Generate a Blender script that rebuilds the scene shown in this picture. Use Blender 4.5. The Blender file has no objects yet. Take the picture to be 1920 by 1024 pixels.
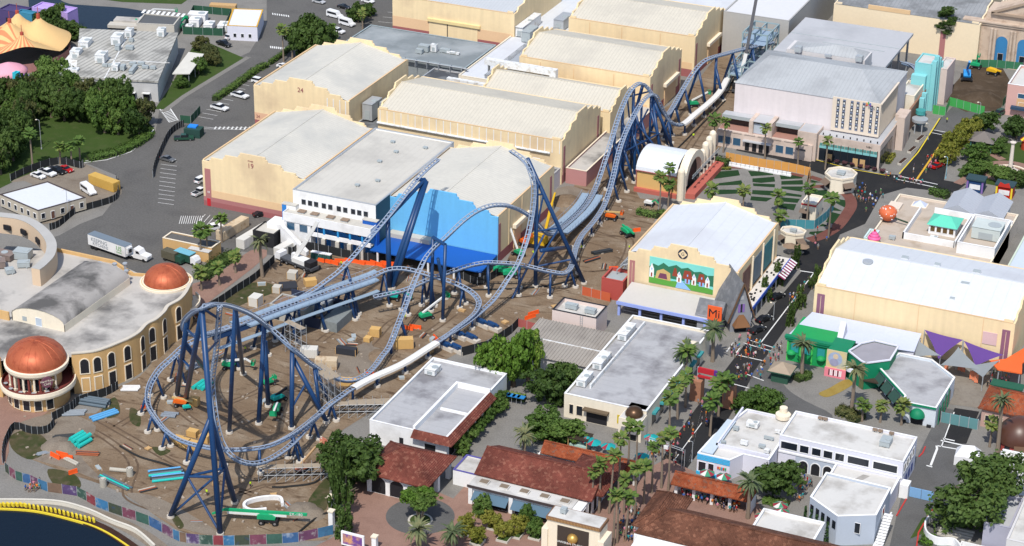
import bpy, bmesh, math, random
from mathutils import Vector, Matrix, noise
random.seed(7)
S=bpy.context.scene; COL=S.collection
R=math.radians
# ---------------------------------------------------------------- camera, sky, sun, exposure
# world X = the park grid's long axis, world Y = its cross axis, metres; origin = ground in the picture's middle
FPX,PITCH,YAW,ROLL,CAMH=4117.4,R(25.69),R(23.36),R(0.775),245.0
FG=Vector((-math.sin(YAW),math.cos(YAW),0)); RG=Vector((math.cos(YAW),math.sin(YAW),0)); UP=Vector((0,0,1))
FWD=FG*math.cos(PITCH)-UP*math.sin(PITCH); UPC=FG*math.sin(PITCH)+UP*math.cos(PITCH)
CAM=-FG*(CAMH/math.tan(PITCH))+UP*CAMH
cr=RG*math.cos(ROLL)+UPC*math.sin(ROLL); cu=-RG*math.sin(ROLL)+UPC*math.cos(ROLL)
cd=bpy.data.cameras.new('camera'); cd.sensor_width=36; cd.lens=FPX/1920*36; cd.clip_end=9000; cd.clip_start=5
co=bpy.data.objects.new('camera',cd); COL.objects.link(co)
co.matrix_world=Matrix(((cr.x,cu.x,-FWD.x,CAM.x),(cr.y,cu.y,-FWD.y,CAM.y),(cr.z,cu.z,-FWD.z,CAM.z),(0,0,0,1)))
S.camera=co
SUN_EL,SUN_AZ=R(56),R(-8)     # the azimuth shadows fall to, measured from +Y
w=bpy.data.worlds.new('World'); S.world=w; w.use_nodes=True
nt=w.node_tree; bg=nt.nodes['Background']
sky=nt.nodes.new('ShaderNodeTexSky'); sky.sky_type='NISHITA'; sky.sun_disc=False
sky.sun_elevation=SUN_EL; sky.sun_rotation=SUN_AZ+math.pi; sky.air_density=1.0; sky.dust_density=1.2; sky.ozone_density=1.0
nt.links.new(sky.outputs[0],bg.inputs[0]); bg.inputs[1].default_value=0.15
sl=bpy.data.lights.new('sun','SUN'); sl.energy=3.7; sl.angle=R(0.53); sl.color=(1,.955,.88)
so=bpy.data.objects.new('sun',sl); COL.objects.link(so)
sd=Vector((math.sin(SUN_AZ)*math.cos(SUN_EL),math.cos(SUN_AZ)*math.cos(SUN_EL),-math.sin(SUN_EL)))
so.rotation_euler=sd.to_track_quat('-Z','Y').to_euler()
S.view_settings.view_transform='Standard'; S.view_settings.look='None'; S.view_settings.exposure=0.12; S.view_settings.gamma=1
S.render.engine='CYCLES'; S.cycles.max_bounces=5; S.cycles.diffuse_bounces=2; S.cycles.glossy_bounces=2; S.cycles.transmission_bounces=2; S.cycles.transparent_max_bounces=8
S.cycles.use_denoising=True
def at(px,py,z=0.0):
 x,y=px-960,py-512; c,s=math.cos(ROLL),math.sin(ROLL); x,y=c*x+s*y,-s*x+c*y
 d=RG*x-UPC*y+FWD*FPX; t=(z-CAM.z)/d.z
 return CAM+d*t
def gx(px,py,z=0): return at(px,py,z).x
def gy(px,py,z=0): return at(px,py,z).y
def pl(pts,z=0): return [at(a,b,z) for a,b in pts]
def onx(px,py,X):
 p=at(px,py,0); d=p-CAM; return CAM+d*((X-CAM.x)/d.x)
def ony(px,py,Y):
 p=at(px,py,0); d=p-CAM; return CAM+d*((Y-CAM.y)/d.y)
def smooth(pts,n=6,closed=False):
 out=[]; N=len(pts); P=[Vector(p) for p in pts]
 for i in range(N if closed else N-1):
  p0=P[(i-1)%N] if (closed or i>0) else P[0]; p1=P[i]; p2=P[(i+1)%N]; p3=P[(i+2)%N] if (closed or i+2<N) else P[-1]
  for k in range(n):
   t=k/n; out.append(.5*((2*p1)+(p2-p0)*t+(2*p0-5*p1+4*p2-p3)*t*t+(3*p1-p0-3*p2+p3)*t**3))
 if not closed: out.append(P[-1].copy())
 return out
# ---------------------------------------------------------------- materials
MATS={}
def lin(c):
 if isinstance(c,str):
  v=[int(c[i:i+2],16)/255 for i in (0,2,4)]
  return tuple(x/12.92 if x<=.04045 else ((x+.055)/1.055)**2.4 for x in v)
 return c
def mat(name,col,rough=.8,var=.12,scale=.35,dirt=None,da=.0,ds=.08,metal=0,seam=None,bump=0,bs=4,spec=.3,fine=.06,emit=0,obj=False,streak=0):
 if name in MATS: return MATS[name]
 m=bpy.data.materials.new(name); m.use_nodes=True; n=m.node_tree.nodes; L=m.node_tree.links; b=n['Principled BSDF']
 col=lin(col); b.inputs['Roughness'].default_value=rough; b.inputs['Metallic'].default_value=metal
 b.inputs['Specular IOR Level'].default_value=spec
 if obj: src=n.new('ShaderNodeTexCoord').outputs['Object']
 else: src=n.new('ShaderNodeNewGeometry').outputs['Position']
 def nz(sc,det=4):
  t=n.new('ShaderNodeTexNoise'); t.inputs['Scale'].default_value=sc; t.inputs['Detail'].default_value=det; t.inputs['Roughness'].default_value=.6; L.new(src,t.inputs['Vector']); return t.outputs['Fac']
 def mth(op,a,b2,c=None):
  t=n.new('ShaderNodeMath'); t.operation=op
  for i,x in enumerate((a,b2,c)):
   if x is None: continue
   if isinstance(x,(int,float)): t.inputs[i].default_value=x
   else: L.new(x,t.inputs[i])
  return t.outputs[0]
 fac=mth('MULTIPLY_ADD',nz(scale),2*var,1-var)
 if fine: fac=mth('MULTIPLY',fac,mth('MULTIPLY_ADD',nz(scale*14,2),2*fine,1-fine))
 if streak:
  mp=n.new('ShaderNodeMapping'); mp.inputs['Scale'].default_value=(.9,.9,.05); L.new(src,mp.inputs[0]); tx=n.new('ShaderNodeTexNoise'); tx.inputs['Scale'].default_value=1.0; tx.inputs['Detail'].default_value=4; L.new(mp.outputs[0],tx.inputs['Vector'])
  fac=mth('MULTIPLY',fac,mth('MULTIPLY_ADD',tx.outputs['Fac'],-2*streak,1+streak))
 rib=None
 if seam:
  ax,per,st=seam[:3]; wd=seam[3] if len(seam)>3 else .12
  sp=n.new('ShaderNodeSeparateXYZ'); L.new(src,sp.inputs[0])
  q=mth('FRACT',mth('DIVIDE',sp.outputs[ax],per),0)
  rib=mth('LESS_THAN',q,wd)
  fac=mth('MULTIPLY',fac,mth('MULTIPLY_ADD',rib,-st,1.0))
  q2=mth('FRACT',mth('DIVIDE',sp.outputs[ax],per*4.7),0)
  fac=mth('MULTIPLY',fac,mth('MULTIPLY_ADD',nz(.9,1),st*.6,1-st*.3))
 mx=n.new('ShaderNodeVectorMath'); mx.operation='SCALE'; mx.inputs[0].default_value=col; L.new(fac,mx.inputs['Scale'])
 out=mx.outputs[0]
 if dirt is not None:
  r=n.new('ShaderNodeMapRange'); r.inputs[1].default_value=.55-da*.26; r.inputs[2].default_value=.72-da*.26; L.new(nz(ds,8),r.inputs[0])
  k=n.new('ShaderNodeMixRGB'); L.new(r.outputs[0],k.inputs[0]); L.new(out,k.inputs[1]); k.inputs[2].default_value=(*lin(dirt),1)
  out=k.outputs[0]
 L.new(out,b.inputs['Base Color'])
 if emit:
  b.inputs['Emission Color'].default_value=(*col,1); b.inputs['Emission Strength'].default_value=emit
 if bump or rib is not None:
  bp=n.new('ShaderNodeBump'); bp.inputs['Strength'].default_value=.6; bp.inputs['Distance'].default_value=bump or .05
  L.new(nz(bs,3) if rib is None else rib,bp.inputs['Height']); L.new(bp.outputs[0],b.inputs['Normal'])
 MATS[name]=m; return m
def glass(name,col,rough=.08):
 if name in MATS: return MATS[name]
 m=bpy.data.materials.new(name); m.use_nodes=True; b=m.node_tree.nodes['Principled BSDF']
 b.inputs['Base Color'].default_value=(*lin(col),1); b.inputs['Roughness'].default_value=rough; b.inputs['Specular IOR Level'].default_value=.6
 MATS[name]=m; return m
# ---------------------------------------------------------------- mesh building
class MB:
 def __init__(s): s.v=[]; s.f=[]; s.mi=[]; s.m=0; s.sm=False
 def add(s,vs,fs):
  o=len(s.v); s.v+=[Vector(q) for q in vs]; s.f+=[tuple(i+o for i in f) for f in fs]; s.mi+=[s.m]*len(fs); return s
 def box(s,x0,y0,z0,x1,y1,z1):
  if x0>x1: x0,x1=x1,x0
  if y0>y1: y0,y1=y1,y0
  return s.add([(x0,y0,z0),(x1,y0,z0),(x1,y1,z0),(x0,y1,z0),(x0,y0,z1),(x1,y0,z1),(x1,y1,z1),(x0,y1,z1)],
   [(3,2,1,0),(4,5,6,7),(0,1,5,4),(1,2,6,5),(2,3,7,6),(3,0,4,7)])
 def obox(s,c,lx,ly,h,rz=0):
  c=Vector(c); a=Vector((math.cos(rz),math.sin(rz),0)); b=Vector((-a.y,a.x,0)); q=[]
  for z in (0,h):
   for i,j in ((-1,-1),(1,-1),(1,1),(-1,1)): q.append(c+a*(i*lx/2)+b*(j*ly/2)+Vector((0,0,z)))
  return s.add(q,[(3,2,1,0),(4,5,6,7),(0,1,5,4),(1,2,6,5),(2,3,7,6),(3,0,4,7)])
 def beam(s,p0,p1,w,h=None,up=None):
  p0,p1=Vector(p0),Vector(p1); h=h or w; d=(p1-p0).normalized(); u=Vector(up) if up else (Vector((0,0,1)) if abs(d.z)<.95 else Vector((0,1,0)))
  r=d.cross(u).normalized()*w/2; u=r.cross(d).normalized()*h/2; q=[]
  for p in (p0,p1): q+=[p-r-u,p+r-u,p+r+u,p-r+u]
  return s.add(q,[(3,2,1,0),(4,5,6,7),(0,1,5,4),(1,2,6,5),(2,3,7,6),(3,0,4,7)])
 def prism(s,pts,z0,z1,cap=True,bot=False):
  n=len(pts); P=[Vector((p[0],p[1],0)) for p in pts]
  ar=sum(P[i].x*P[(i+1)%n].y-P[(i+1)%n].x*P[i].y for i in range(n))
  if ar<0: P.reverse()
  vs=[Vector((p.x,p.y,z0)) for p in P]+[Vector((p.x,p.y,z1)) for p in P]
  fs=[(i,(i+1)%n,n+(i+1)%n,n+i) for i in range(n)]
  if cap: fs.append(tuple(range(n,2*n)))
  if bot: fs.append(tuple(reversed(range(n))))
  return s.add(vs,fs)
 def poly(s,pts,flip=False):
  n=len(pts); return s.add(pts,[tuple(range(n)) if not flip else tuple(reversed(range(n)))])
 def flat(s,pts,z):
  n=len(pts); P=[Vector((p[0],p[1],z)) for p in pts]
  ar=sum(P[i].x*P[(i+1)%n].y-P[(i+1)%n].x*P[i].y for i in range(n))
  if ar<0: P.reverse()
  return s.add(P,[tuple(range(n))])
 def ribbon(s,pts,w,z=None,h=0):
  P=[Vector(p) for p in pts]; L=[];Rr=[]
  for i,p in enumerate(P):
   d=(P[min(i+1,len(P)-1)]-P[max(i-1,0)]); d.z=0; d.normalize(); q=Vector((-d.y,d.x,0))*w/2
   zz=Vector((0,0,(z-p.z) if z is not None else 0)); L.append(p+q+zz); Rr.append(p-q+zz)
  n=len(P)
  if not h:
   return s.add(Rr+L,[(i,i+1,n+i+1,n+i) for i in range(n-1)])
  U=Vector((0,0,h)); vs=Rr+L+[p+U for p in Rr]+[p+U for p in L]; fs=[]
  for i in range(n-1):
   fs+=[(2*n+i,2*n+i+1,3*n+i+1,3*n+i),(i,i+1,2*n+i+1,2*n+i),(n+i+1,n+i,3*n+i,3*n+i+1)]
  fs+=[(n,0,2*n,3*n),(n-1,2*n-1,4*n-1,3*n-1)]
  return s.add(vs,fs)
 def tube(s,pts,r,n=8,cap=True,r1=None):
  P=[Vector(p) for p in pts]; N=len(P); rings=[]; prev=None
  for i,p in enumerate(P):
   d=(P[min(i+1,N-1)]-P[max(i-1,0)]).normalized()
   if prev is None:
    u=Vector((0,0,1)) if abs(d.z)<.9 else Vector((0,1,0)); a=d.cross(u).normalized()
   else: a=(prev-d*prev.dot(d)).normalized()
   prev=a; b=d.cross(a); rr=r if r1 is None else r+(r1-r)*i/max(1,N-1)
   if isinstance(r,(list,tuple)): rr=r[i]
   rings.append([p+(a*math.cos(t)+b*math.sin(t))*rr for t in [2*math.pi*k/n for k in range(n)]])
  vs=[q for g in rings for q in g]; fs=[]
  for i in range(N-1):
   for k in range(n): fs.append((i*n+k,i*n+(k+1)%n,(i+1)*n+(k+1)%n,(i+1)*n+k))
  if cap: fs+=[tuple(reversed(range(n))),tuple((N-1)*n+k for k in range(n))]
  return s.add(vs,fs)
 def cyl(s,c,r,h,n=12,r1=None):
  c=Vector(c); return s.tube([c,c+Vector((0,0,h))],r,n,True,r1)
 def rev(s,c,prof,n=24,a0=0,a1=2*math.pi):
  c=Vector(c); full=abs(a1-a0-2*math.pi)<1e-6; m=n if full else n+1; vs=[]; fs=[]
  for k in range(m):
   t=a0+(a1-a0)*k/n
   for r,z in prof: vs.append(c+Vector((math.cos(t)*r,math.sin(t)*r,z)))
  q=len(prof)
  for k in range(n):
   k2=(k+1)%m
   for i in range(q-1): fs.append((k*q+i,k2*q+i,k2*q+i+1,k*q+i+1))
  return s.add(vs,fs)
def mk(mb,name):
 me=bpy.data.meshes.new(name); me.from_pydata([tuple(q) for q in mb.v],[],mb.f)
 if any(mb.mi): me.polygons.foreach_set('material_index',mb.mi)
 if mb.sm: me.polygons.foreach_set('use_smooth',[True]*len(mb.f))
 me.update(); return me
def obj(name,mb,m=None,parent=None,label=None,cat=None,group=None,kind=None,local=False):
 if parent is not None and not local and not isinstance(mb,bpy.types.Mesh):
  o0=wloc(parent)
  for q in mb.v: q-=o0
 me=mb if isinstance(mb,bpy.types.Mesh) else mk(mb,name)
 if m is not None and not isinstance(mb,bpy.types.Mesh):
  for q in (m if isinstance(m,(list,tuple)) else [m]): me.materials.append(q)
 o=bpy.data.objects.new(name,me); COL.objects.link(o)
 if isinstance(mb,bpy.types.Mesh) and m is not None:
  if not me.materials: me.materials.append(None)
  o.material_slots[0].link='OBJECT'; o.material_slots[0].material=m
 if parent is not None: o.parent=parent
 tag(o,label,cat,group,kind); return o
def wloc(o):
 v=o.location.copy()
 while o.parent is not None: o=o.parent; v+=o.location
 return v
def tag(o,label=None,cat=None,group=None,kind=None):
 if label: o['label']=label
 if cat: o['category']=cat
 if group: o['group']=group
 if kind: o['kind']=kind
 return o
def thing(name,label,cat,loc=(0,0,0),group=None,rz=0):
 o=bpy.data.objects.new(name,None); COL.objects.link(o); o.location=loc; o.rotation_euler=(0,0,rz); o.empty_display_size=1
 return tag(o,label,cat,group)
def sheet(name,pts,z,m,kind='structure',parent=None):
 b=MB(); b.flat(pts,z); return obj(name,b,m,parent,kind=kind if parent is None else None)
def copy_tree(o,parent=None,**kw):
 c=o.copy(); COL.objects.link(c); c.parent=parent
 for ch in list(o.children): copy_tree(ch,c)
 return c
# ---------------------------------------------------------------- palette
def ground_mat(name,c1,c2,c3,s1,s2,rough=.95,bump=.04,tracks=False):
 m=bpy.data.materials.new(name); m.use_nodes=True; n=m.node_tree.nodes; L=m.node_tree.links; b=n['Principled BSDF']; b.inputs['Roughness'].default_value=rough; b.inputs['Specular IOR Level'].default_value=.15
 g=n.new('ShaderNodeNewGeometry').outputs['Position']
 def nz(s,d,dist=0,vec=g):
  t=n.new('ShaderNodeTexNoise'); t.inputs['Scale'].default_value=s; t.inputs['Detail'].default_value=d; t.inputs['Distortion'].default_value=dist; L.new(vec,t.inputs['Vector']); return t.outputs['Fac']
 def rng(x,a,b2):
  r=n.new('ShaderNodeMapRange'); r.inputs[1].default_value=a; r.inputs[2].default_value=b2; L.new(x,r.inputs[0]); return r.outputs[0]
 def mix(f,a,b2):
  k=n.new('ShaderNodeMixRGB'); L.new(f,k.inputs[0])
  for i,x in ((1,a),(2,b2)):
   if isinstance(x,tuple): k.inputs[i].default_value=(*x,1)
   else: L.new(x,k.inputs[i])
  return k.outputs[0]
 c=mix(rng(nz(s1,6,.6),.35,.65),lin(c1),lin(c2)); c=mix(rng(nz(s2,5,.3),.5,.78),c,lin(c3))
 if tracks:
  mp=n.new('ShaderNodeMapping'); mp.inputs['Rotation'].default_value=(0,0,R(38)); mp.inputs['Scale'].default_value=(.10,.38,1); L.new(g,mp.inputs[0])
  c=mix(rng(nz(1.0,4,2.2,mp.outputs[0]),.55,.7),c,lin(tracks))
 f=n.new('ShaderNodeVectorMath'); f.operation='SCALE'; L.new(c,f.inputs[0]); L.new(rng(nz(s2*16,3),-.9,1.9),f.inputs['Scale'])
 L.new(f.outputs[0],b.inputs['Base Color'])
 bp=n.new('ShaderNodeBump'); bp.inputs['Strength'].default_value=.7; bp.inputs['Distance'].default_value=bump; L.new(nz(1.6,6),bp.inputs['Height']); L.new(bp.outputs[0],b.inputs['Normal'])
 MATS[name]=m; return m
CONC=ground_mat('concrete_paving',(.40,.38,.35),(.44,.42,.385),(.33,.315,.29),.05,.18)
ASPH=ground_mat('worn_asphalt',(.225,.217,.207),(.25,.242,.23),(.19,.184,.178),.03,.12)
STREET=ground_mat('fresh_asphalt',(.042,.043,.046),(.052,.052,.055),(.068,.066,.064),.04,.2)
GSTREET=ground_mat('grey_street_asphalt',(.21,.208,.206),(.24,.236,.23),(.18,.177,.173),.05,.2)
DIRT=ground_mat('construction_dirt',(.34,.235,.15),(.45,.33,.22),(.58,.465,.34),.06,.16,tracks=(.20,.13,.082),bump=.15)
PALED=ground_mat('pale_sand',(.40,.33,.26),(.46,.39,.31),(.30,.235,.18),.08,.25,bump=.15)
LAWN=ground_mat('lawn_grass',(.075,.135,.028),(.095,.16,.036),(.125,.165,.055),.06,.3,bump=.08)
WEED=ground_mat('weedy_grass',(.07,.10,.03),(.16,.14,.07),(.24,.18,.12),.2,.5,bump=.1)
TURF=ground_mat('synthetic_turf',(.028,.082,.028),(.034,.094,.034),(.042,.104,.04),.1,.5)
PINK=ground_mat('pink_pavers',(.50,.30,.235),(.56,.35,.275),(.44,.265,.21),.08,.3)
REDBR=ground_mat('red_brick_paving',(.30,.12,.095),(.35,.15,.12),(.26,.11,.09),.1,.4)
MULCH=ground_mat('brown_mulch',(.085,.042,.028),(.11,.055,.038),(.065,.035,.025),.3,.8,bump=.08)
PAINT=mat('road_paint_white',(.72,.72,.70),.7,.12,1.2)
YPAINT=mat('road_paint_yellow',(.62,.36,.035),.7,.1,1.2)
YELLOW=mat('bright_yellow_paint',(.72,.56,.04),.6,.1,1)
REDPAINT=mat('kerb_red_paint',(.45,.035,.03),.7,.1,1)
TAN=mat('stage_wall_tan',(.80,.63,.385),.85,.045,.06,dirt=(.62,.47,.30),da=.12,ds=.05,streak=.12)
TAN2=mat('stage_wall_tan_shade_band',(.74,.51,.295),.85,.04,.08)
MAROON=mat('maroon_base_paint',(.33,.115,.115),.85,.06,.1)
MAROON2=mat('dusty_rose_paint',(.40,.17,.165),.85,.06,.1)
TRIMTAN=mat('parapet_trim_tan',(.70,.48,.27),.85,.05,.2)
CREAM=mat('cream_membrane_roof',(.54,.515,.46),.8,.05,.05,dirt=(.43,.41,.37),da=.22,ds=.06,fine=.04,seam=(0,1.8,.07,.06))
CREAMY=mat('cream_standing_seam_y',(.59,.565,.50),.75,.06,.06,dirt=(.47,.46,.42),da=.2,ds=.05,seam=(1,1.05,.2))
CREAMX=mat('cream_standing_seam_x',(.56,.52,.435),.75,.05,.06,dirt=(.45,.42,.36),da=.12,ds=.05,seam=(0,1.05,.2))
GREYRF=mat('grey_metal_roof_x',(.40,.415,.425),.7,.10,.07,dirt=(.30,.31,.32),da=.3,ds=.06,seam=(0,1.1,.14))
GREYFL=mat('grey_flat_roof',(.44,.445,.46),.75,.06,.06,dirt=(.36,.365,.38),da=.2,ds=.05)
STAINED=mat('stained_grey_roof',(.46,.435,.40),.85,.16,.10,dirt=(.13,.125,.12),da=.3,ds=.07)
STAINY=mat('stained_ribbed_roof',(.43,.42,.385),.8,.16,.10,dirt=(.20,.195,.18),da=.2,ds=.12,seam=(0,1.6,.35,.3))
SLATE=mat('blue_grey_membrane_roof',(.20,.225,.235),.75,.12,.08,dirt=(.32,.345,.355),da=.35,ds=.06)
BLACKRF=mat('black_tar_roof',(.075,.08,.09),.8,.25,.2,dirt=(.17,.18,.19),da=.35,ds=.2)
WHITERF=mat('white_membrane_roof',(.61,.63,.66),.6,.035,.05,dirt=(.54,.55,.58),da=.16,ds=.05,seam=(0,3.1,.06,.04))
WHITEW=mat('white_wall_paint',(.80,.80,.80),.8,.05,.15,dirt=(.62,.61,.60),da=.1,ds=.15,streak=.06)
CREAMW=mat('cream_wall_paint',(.77,.69,.55),.85,.05,.15,streak=.08)
OFFW=mat('offwhite_roof_coating',(.57,.555,.525),.8,.08,.12,dirt=(.38,.36,.33),da=.28,ds=.15)
GREYW=mat('light_grey_wall',(.60,.58,.575),.85,.04,.1)
PINKW=mat('pinkish_stucco',(.58,.47,.40),.85,.06,.12,dirt=(.45,.36,.30),da=.25,ds=.2)
OCHRE=mat('ochre_stucco',(.60,.38,.165),.85,.05,.1,streak=.1)
BLUEW=mat('sky_blue_wall_paint',(.15,.47,.77),.7,.05,.08,streak=.08)
COBALT=mat('cobalt_blue_metal',(.010,.095,.40),.5,.06,.2)
CREAMTRIM=mat('cream_trim',(.78,.68,.53),.8,.04,.2)
DARK=mat('dark_opening',(.018,.018,.022),.6,.1,1)
GLASSD=glass('dark_window_glass',(.015,.02,.028)); GLASSB=glass('blue_window_glass',(.03,.09,.16)); GLASST=glass('teal_window_glass',(.12,.34,.36),.2)
METAL=mat('galvanised_metal',(.45,.47,.49),.45,.1,1,metal=.3)
HVAC=mat('white_duct_metal',(.72,.73,.73),.5,.08,.6,dirt=(.5,.46,.4),da=.2,ds=.8)
HVACG=mat('grey_unit_metal',(.36,.40,.41),.5,.1,.6)
BLKFENCE=mat('black_mesh_screen',(.02,.022,.024),.9,.3,.8)
GRNFENCE=mat('green_mesh_screen',(.025,.085,.05),.9,.2,.8)
WOOD=mat('plywood',(.52,.33,.15),.8,.12,1.5)
CONCW=mat('bare_concrete',(.50,.47,.41),.85,.1,.4)
ORANGE=mat('safety_orange',(.80,.10,.015),.6,.1,1)
TERRA=None
WATER=None
def water_mat():
 m=bpy.data.materials.new('dark_lagoon_water'); m.use_nodes=True; n=m.node_tree.nodes; L=m.node_tree.links; b=n['Principled BSDF']
 b.inputs['Base Color'].default_value=(.006,.012,.022,1); b.inputs['Roughness'].default_value=.15; b.inputs['Specular IOR Level'].default_value=.16
 t=n.new('ShaderNodeTexNoise'); t.inputs['Scale'].default_value=.9; t.inputs['Detail'].default_value=6; L.new(n.new('ShaderNodeNewGeometry').outputs['Position'],t.inputs['Vector'])
 bp=n.new('ShaderNodeBump'); bp.inputs['Distance'].default_value=.06; bp.inputs['Strength'].default_value=.5; L.new(t.outputs['Fac'],bp.inputs['Height']); L.new(bp.outputs[0],b.inputs['Normal']); return m
WATER=water_mat()
# ---------------------------------------------------------------- the ground, one layer 2 cm above the other
b=MB(); b.box(-3000,-3000,-2.0,3000,3000,0); obj('ground',b,CONC,kind='structure')
yard=[(500,-60),(900,-60),(760,40),(720,60),(700,90),(640,200),(560,300),(520,425),(560,445),(520,480),(440,470),(330,500),(300,520),(100,500),(92,452),(150,420),(215,395),(224,360),(220,330),(160,305),(250,280),(292,245),(300,200),(345,165),(420,120),(468,98),(500,45)]
sheet('asphalt_yard',pl(yard),.02,ASPH)
sheet('road',pl([(300,520),(296,450),(310,415),(330,380),(350,330),(370,290),(395,250),(300,240),(292,250),(225,320),(224,362),(180,420),(100,445),(96,505)]),.03,ASPH)
dirt=[(14,822),(20,800),(60,772),(100,768),(180,775),(205,735),(262,706),(300,660),(345,612),(360,590),(430,545),(500,502),(530,480),(600,468),(700,468),(740,478),(930,505),(960,470),(1050,392),(1090,330),(1180,250),(1290,170),(1340,110),(1410,30),(1480,-20),(1560,-20),(1500,60),(1450,110),(1410,170),(1380,225),(1345,285),(1300,300),(1240,310),(1196,340),(1200,372),(1232,375),(1225,420),(1180,480),(1150,560),(1090,612),(1010,608),(966,612),(880,655),(835,675),(700,770),(612,830),(606,880),(625,1000),(560,1014),(420,1018),(330,992),(230,925),(120,885),(40,852)]
sheet('construction_ground',smooth(pl(dirt),3,True),.04,DIRT)
sheet('sand_patch',smooth(pl([(25,800),(110,775),(180,800),(150,850),(190,900),(130,880),(60,860),(30,840)]),4,True),.055,PALED)
sheet('sand_patch',smooth(pl([(240,925),(300,935),(390,985),(420,1008),(340,990),(260,945)]),4,True),.055,PALED)
sheet('sand_patch',smooth(pl([(700,650),(690,640),(600,690),(640,712),(740,668)]),4,True),.055,PALED)
sheet('sand_patch',smooth(pl([(1040,360),(1075,350),(1130,380),(1110,410),(1060,395)]),4,True),.055,PALED)
for q in ([(20,818),(60,806),(95,838),(60,862),(25,845)],[(90,880),(140,890),(150,915),(105,912)],[(245,765),(262,775),(262,800),(244,790)],[(330,965),(345,985),(335,992),(322,972)],[(580,935),(616,895),(612,955),(585,950)],[(285,838),(320,845),(300,855)],[(425,560),(455,535),(500,530),(520,545),(470,565),(430,580)],[(190,770),(215,745),(225,775),(200,785)]):
 sheet('weed_patch',smooth(pl(q),4,True),.065,WEED,'stuff')
sheet('lawn',smooth(pl([(-80,175),(120,150),(240,205),(292,250),(230,285),(170,305),(120,300),(60,325),(-80,365)]),4,True),.03,LAWN)
sheet('lawn',pl([(318,165),(360,90),(395,82),(460,110),(372,160),(318,205),(290,205)]),.035,LAWN)
sheet('lawn',pl([(-40,-90),(480,-90),(340,8),(230,4),(160,-5),(100,0)]),.03,LAWN)
b=MB(); b.ribbon(pl([(306,210),(346,180),(466,107)]),1.8,.05); obj('pavement',b,CONC,kind='structure')
sheet('upper_lagoon',smooth(pl([(60,-30),(120,4),(160,10),(240,16),(285,30),(250,60),(200,62),(150,60),(110,55),(60,40)]),4,True),.045,WATER)
wt=[(-60,956),(0,957),(60,961),(113,972),(180,993),(233,1023),(300,1075),(200,1200),(-200,1200)]
sheet('lagoon',smooth(pl(wt[:7]),5)+pl(wt[7:]),.05,WATER)
b=MB(); b.ribbon(smooth(pl([(-60,950),(0,951),(70,955),(120,966),(190,990),(250,1028),(300,1070)]),5),2.2,0,.25); obj('mulch_bank',b,MULCH,kind='structure')
b=MB(); b.ribbon(smooth(pl([(-60,955),(0,956),(60,960),(113,971),(180,991),(235,1023),(300,1073)]),5),.35,0,.45); obj('lagoon_edge_kerb',b,YELLOW,kind='structure')
sheet('promenade',smooth(pl([(-60,890),(14,872),(55,905),(100,930),(170,958),(240,990),(300,1012),(440,1030),(440,1100),(320,1070),(250,1020),(180,972),(100,948),(0,940),(-60,940)]),4,True),.06,CONC)
b=MB(); b.ribbon(smooth(pl([(165,960),(210,975),(260,1000),(300,1028),(330,1060)]),5),3.4,.075); obj('promenade_path',b,PALED,kind='structure')
# streets on the right
sheet('main_street',pl([(1200,940),(1258,830),(1307,763),(1363,690),(1406,633),(1450,572),(1502,510),(1494,482),(1508,455),(1545,440),(1588,402),(1603,375),(1600,350),(1570,337),(1515,318),(1455,298),(1380,282),(1385,276),(1470,290),(1560,305),(1640,325),(1687,328),(1765,220),(1850,212),(1845,222),(1800,265),(1775,310),(1770,338),(1812,345),(1790,362),(1700,352),(1652,366),(1622,420),(1575,440),(1541,512),(1472,618),(1437,668),(1407,713),(1357,800),(1322,832),(1290,876),(1250,960)]),.02,STREET)
sheet('upper_street',pl([(1765,222),(1790,196),(1842,206),(1846,222),(1798,262),(1752,244)]),.035,GSTREET)
sheet('side_street',smooth(pl([(1405,716),(1437,668),(1450,690),(1475,728),(1510,752),(1560,778),(1545,800),(1470,770),(1420,760)]),3,True),.025,GSTREET)
sheet('back_street',pl([(1722,852),(1765,765),(1835,775),(1810,832),(1832,838),(1800,900),(1730,1100),(1650,1100),(1690,930)]),.02,GSTREET)
sheet('back_street',pl([(1765,832),(1790,765),(1836,772),(1812,832)]),.03,STREET)
# markings
def stripe(pts,w,m=PAINT,z=.045,name='road_marking'):
 b=MB(); b.ribbon(pl(pts),w,z); return obj(name,b,m,kind='structure')
stripe([(1424,646),(1526,512)],.28); stripe([(1500,508),(1541,514)],.4); stripe([(1402,637),(1450,652)],.3); stripe([(1396,644),(1445,658)],.3)
stripe([(1362,660),(1375,643)],.3); stripe([(1378,665),(1432,677)],.3); stripe([(1378,665),(1388,651)],.3); stripe([(1322,740),(1292,866)],.01)
stripe([(1265,862),(1316,793)],.18); stripe([(1718,338),(1780,247)],.55,YPAINT); stripe([(1751,244),(1790,251)],.3); stripe([(1747,249),(1786,257)],.3)
stripe([(1684,330),(1758,346)],.35); stripe([(1680,336),(1756,352)],.35)
stripe([(1432,714),(1400,702)],.3); stripe([(1360,716),(1404,728)],.3)
stripe([(1762,222),(1722,285),(1686,326)],.35,YELLOW); stripe([(1440,284),(1530,300),(1600,318),(1668,330)],.3,YELLOW)
stripe([(1765,838),(1789,773)],.25); stripe([(1745,873),(1757,842),(1756,836)],.5); stripe([(1757,836),(1797,843)],.4); stripe([(1737,873),(1748,876)],.4)
stripe([(1764,826),(1818,838)],.5); stripe([(1768,822),(1790,827)],.4)
for q in ([(300,205),(318,230)],[(318,202),(334,226)]): stripe(q,.35)
for i in range(10): stripe([(300+i*1.9,208+i*2.4),(316+i*1.9,203+i*2.4)],.35)
stripe([(158,305),(200,300),(245,285),(275,262),(288,243)],.3); stripe([(160,302),(205,294),(242,278),(258,272)],.25)
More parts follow.
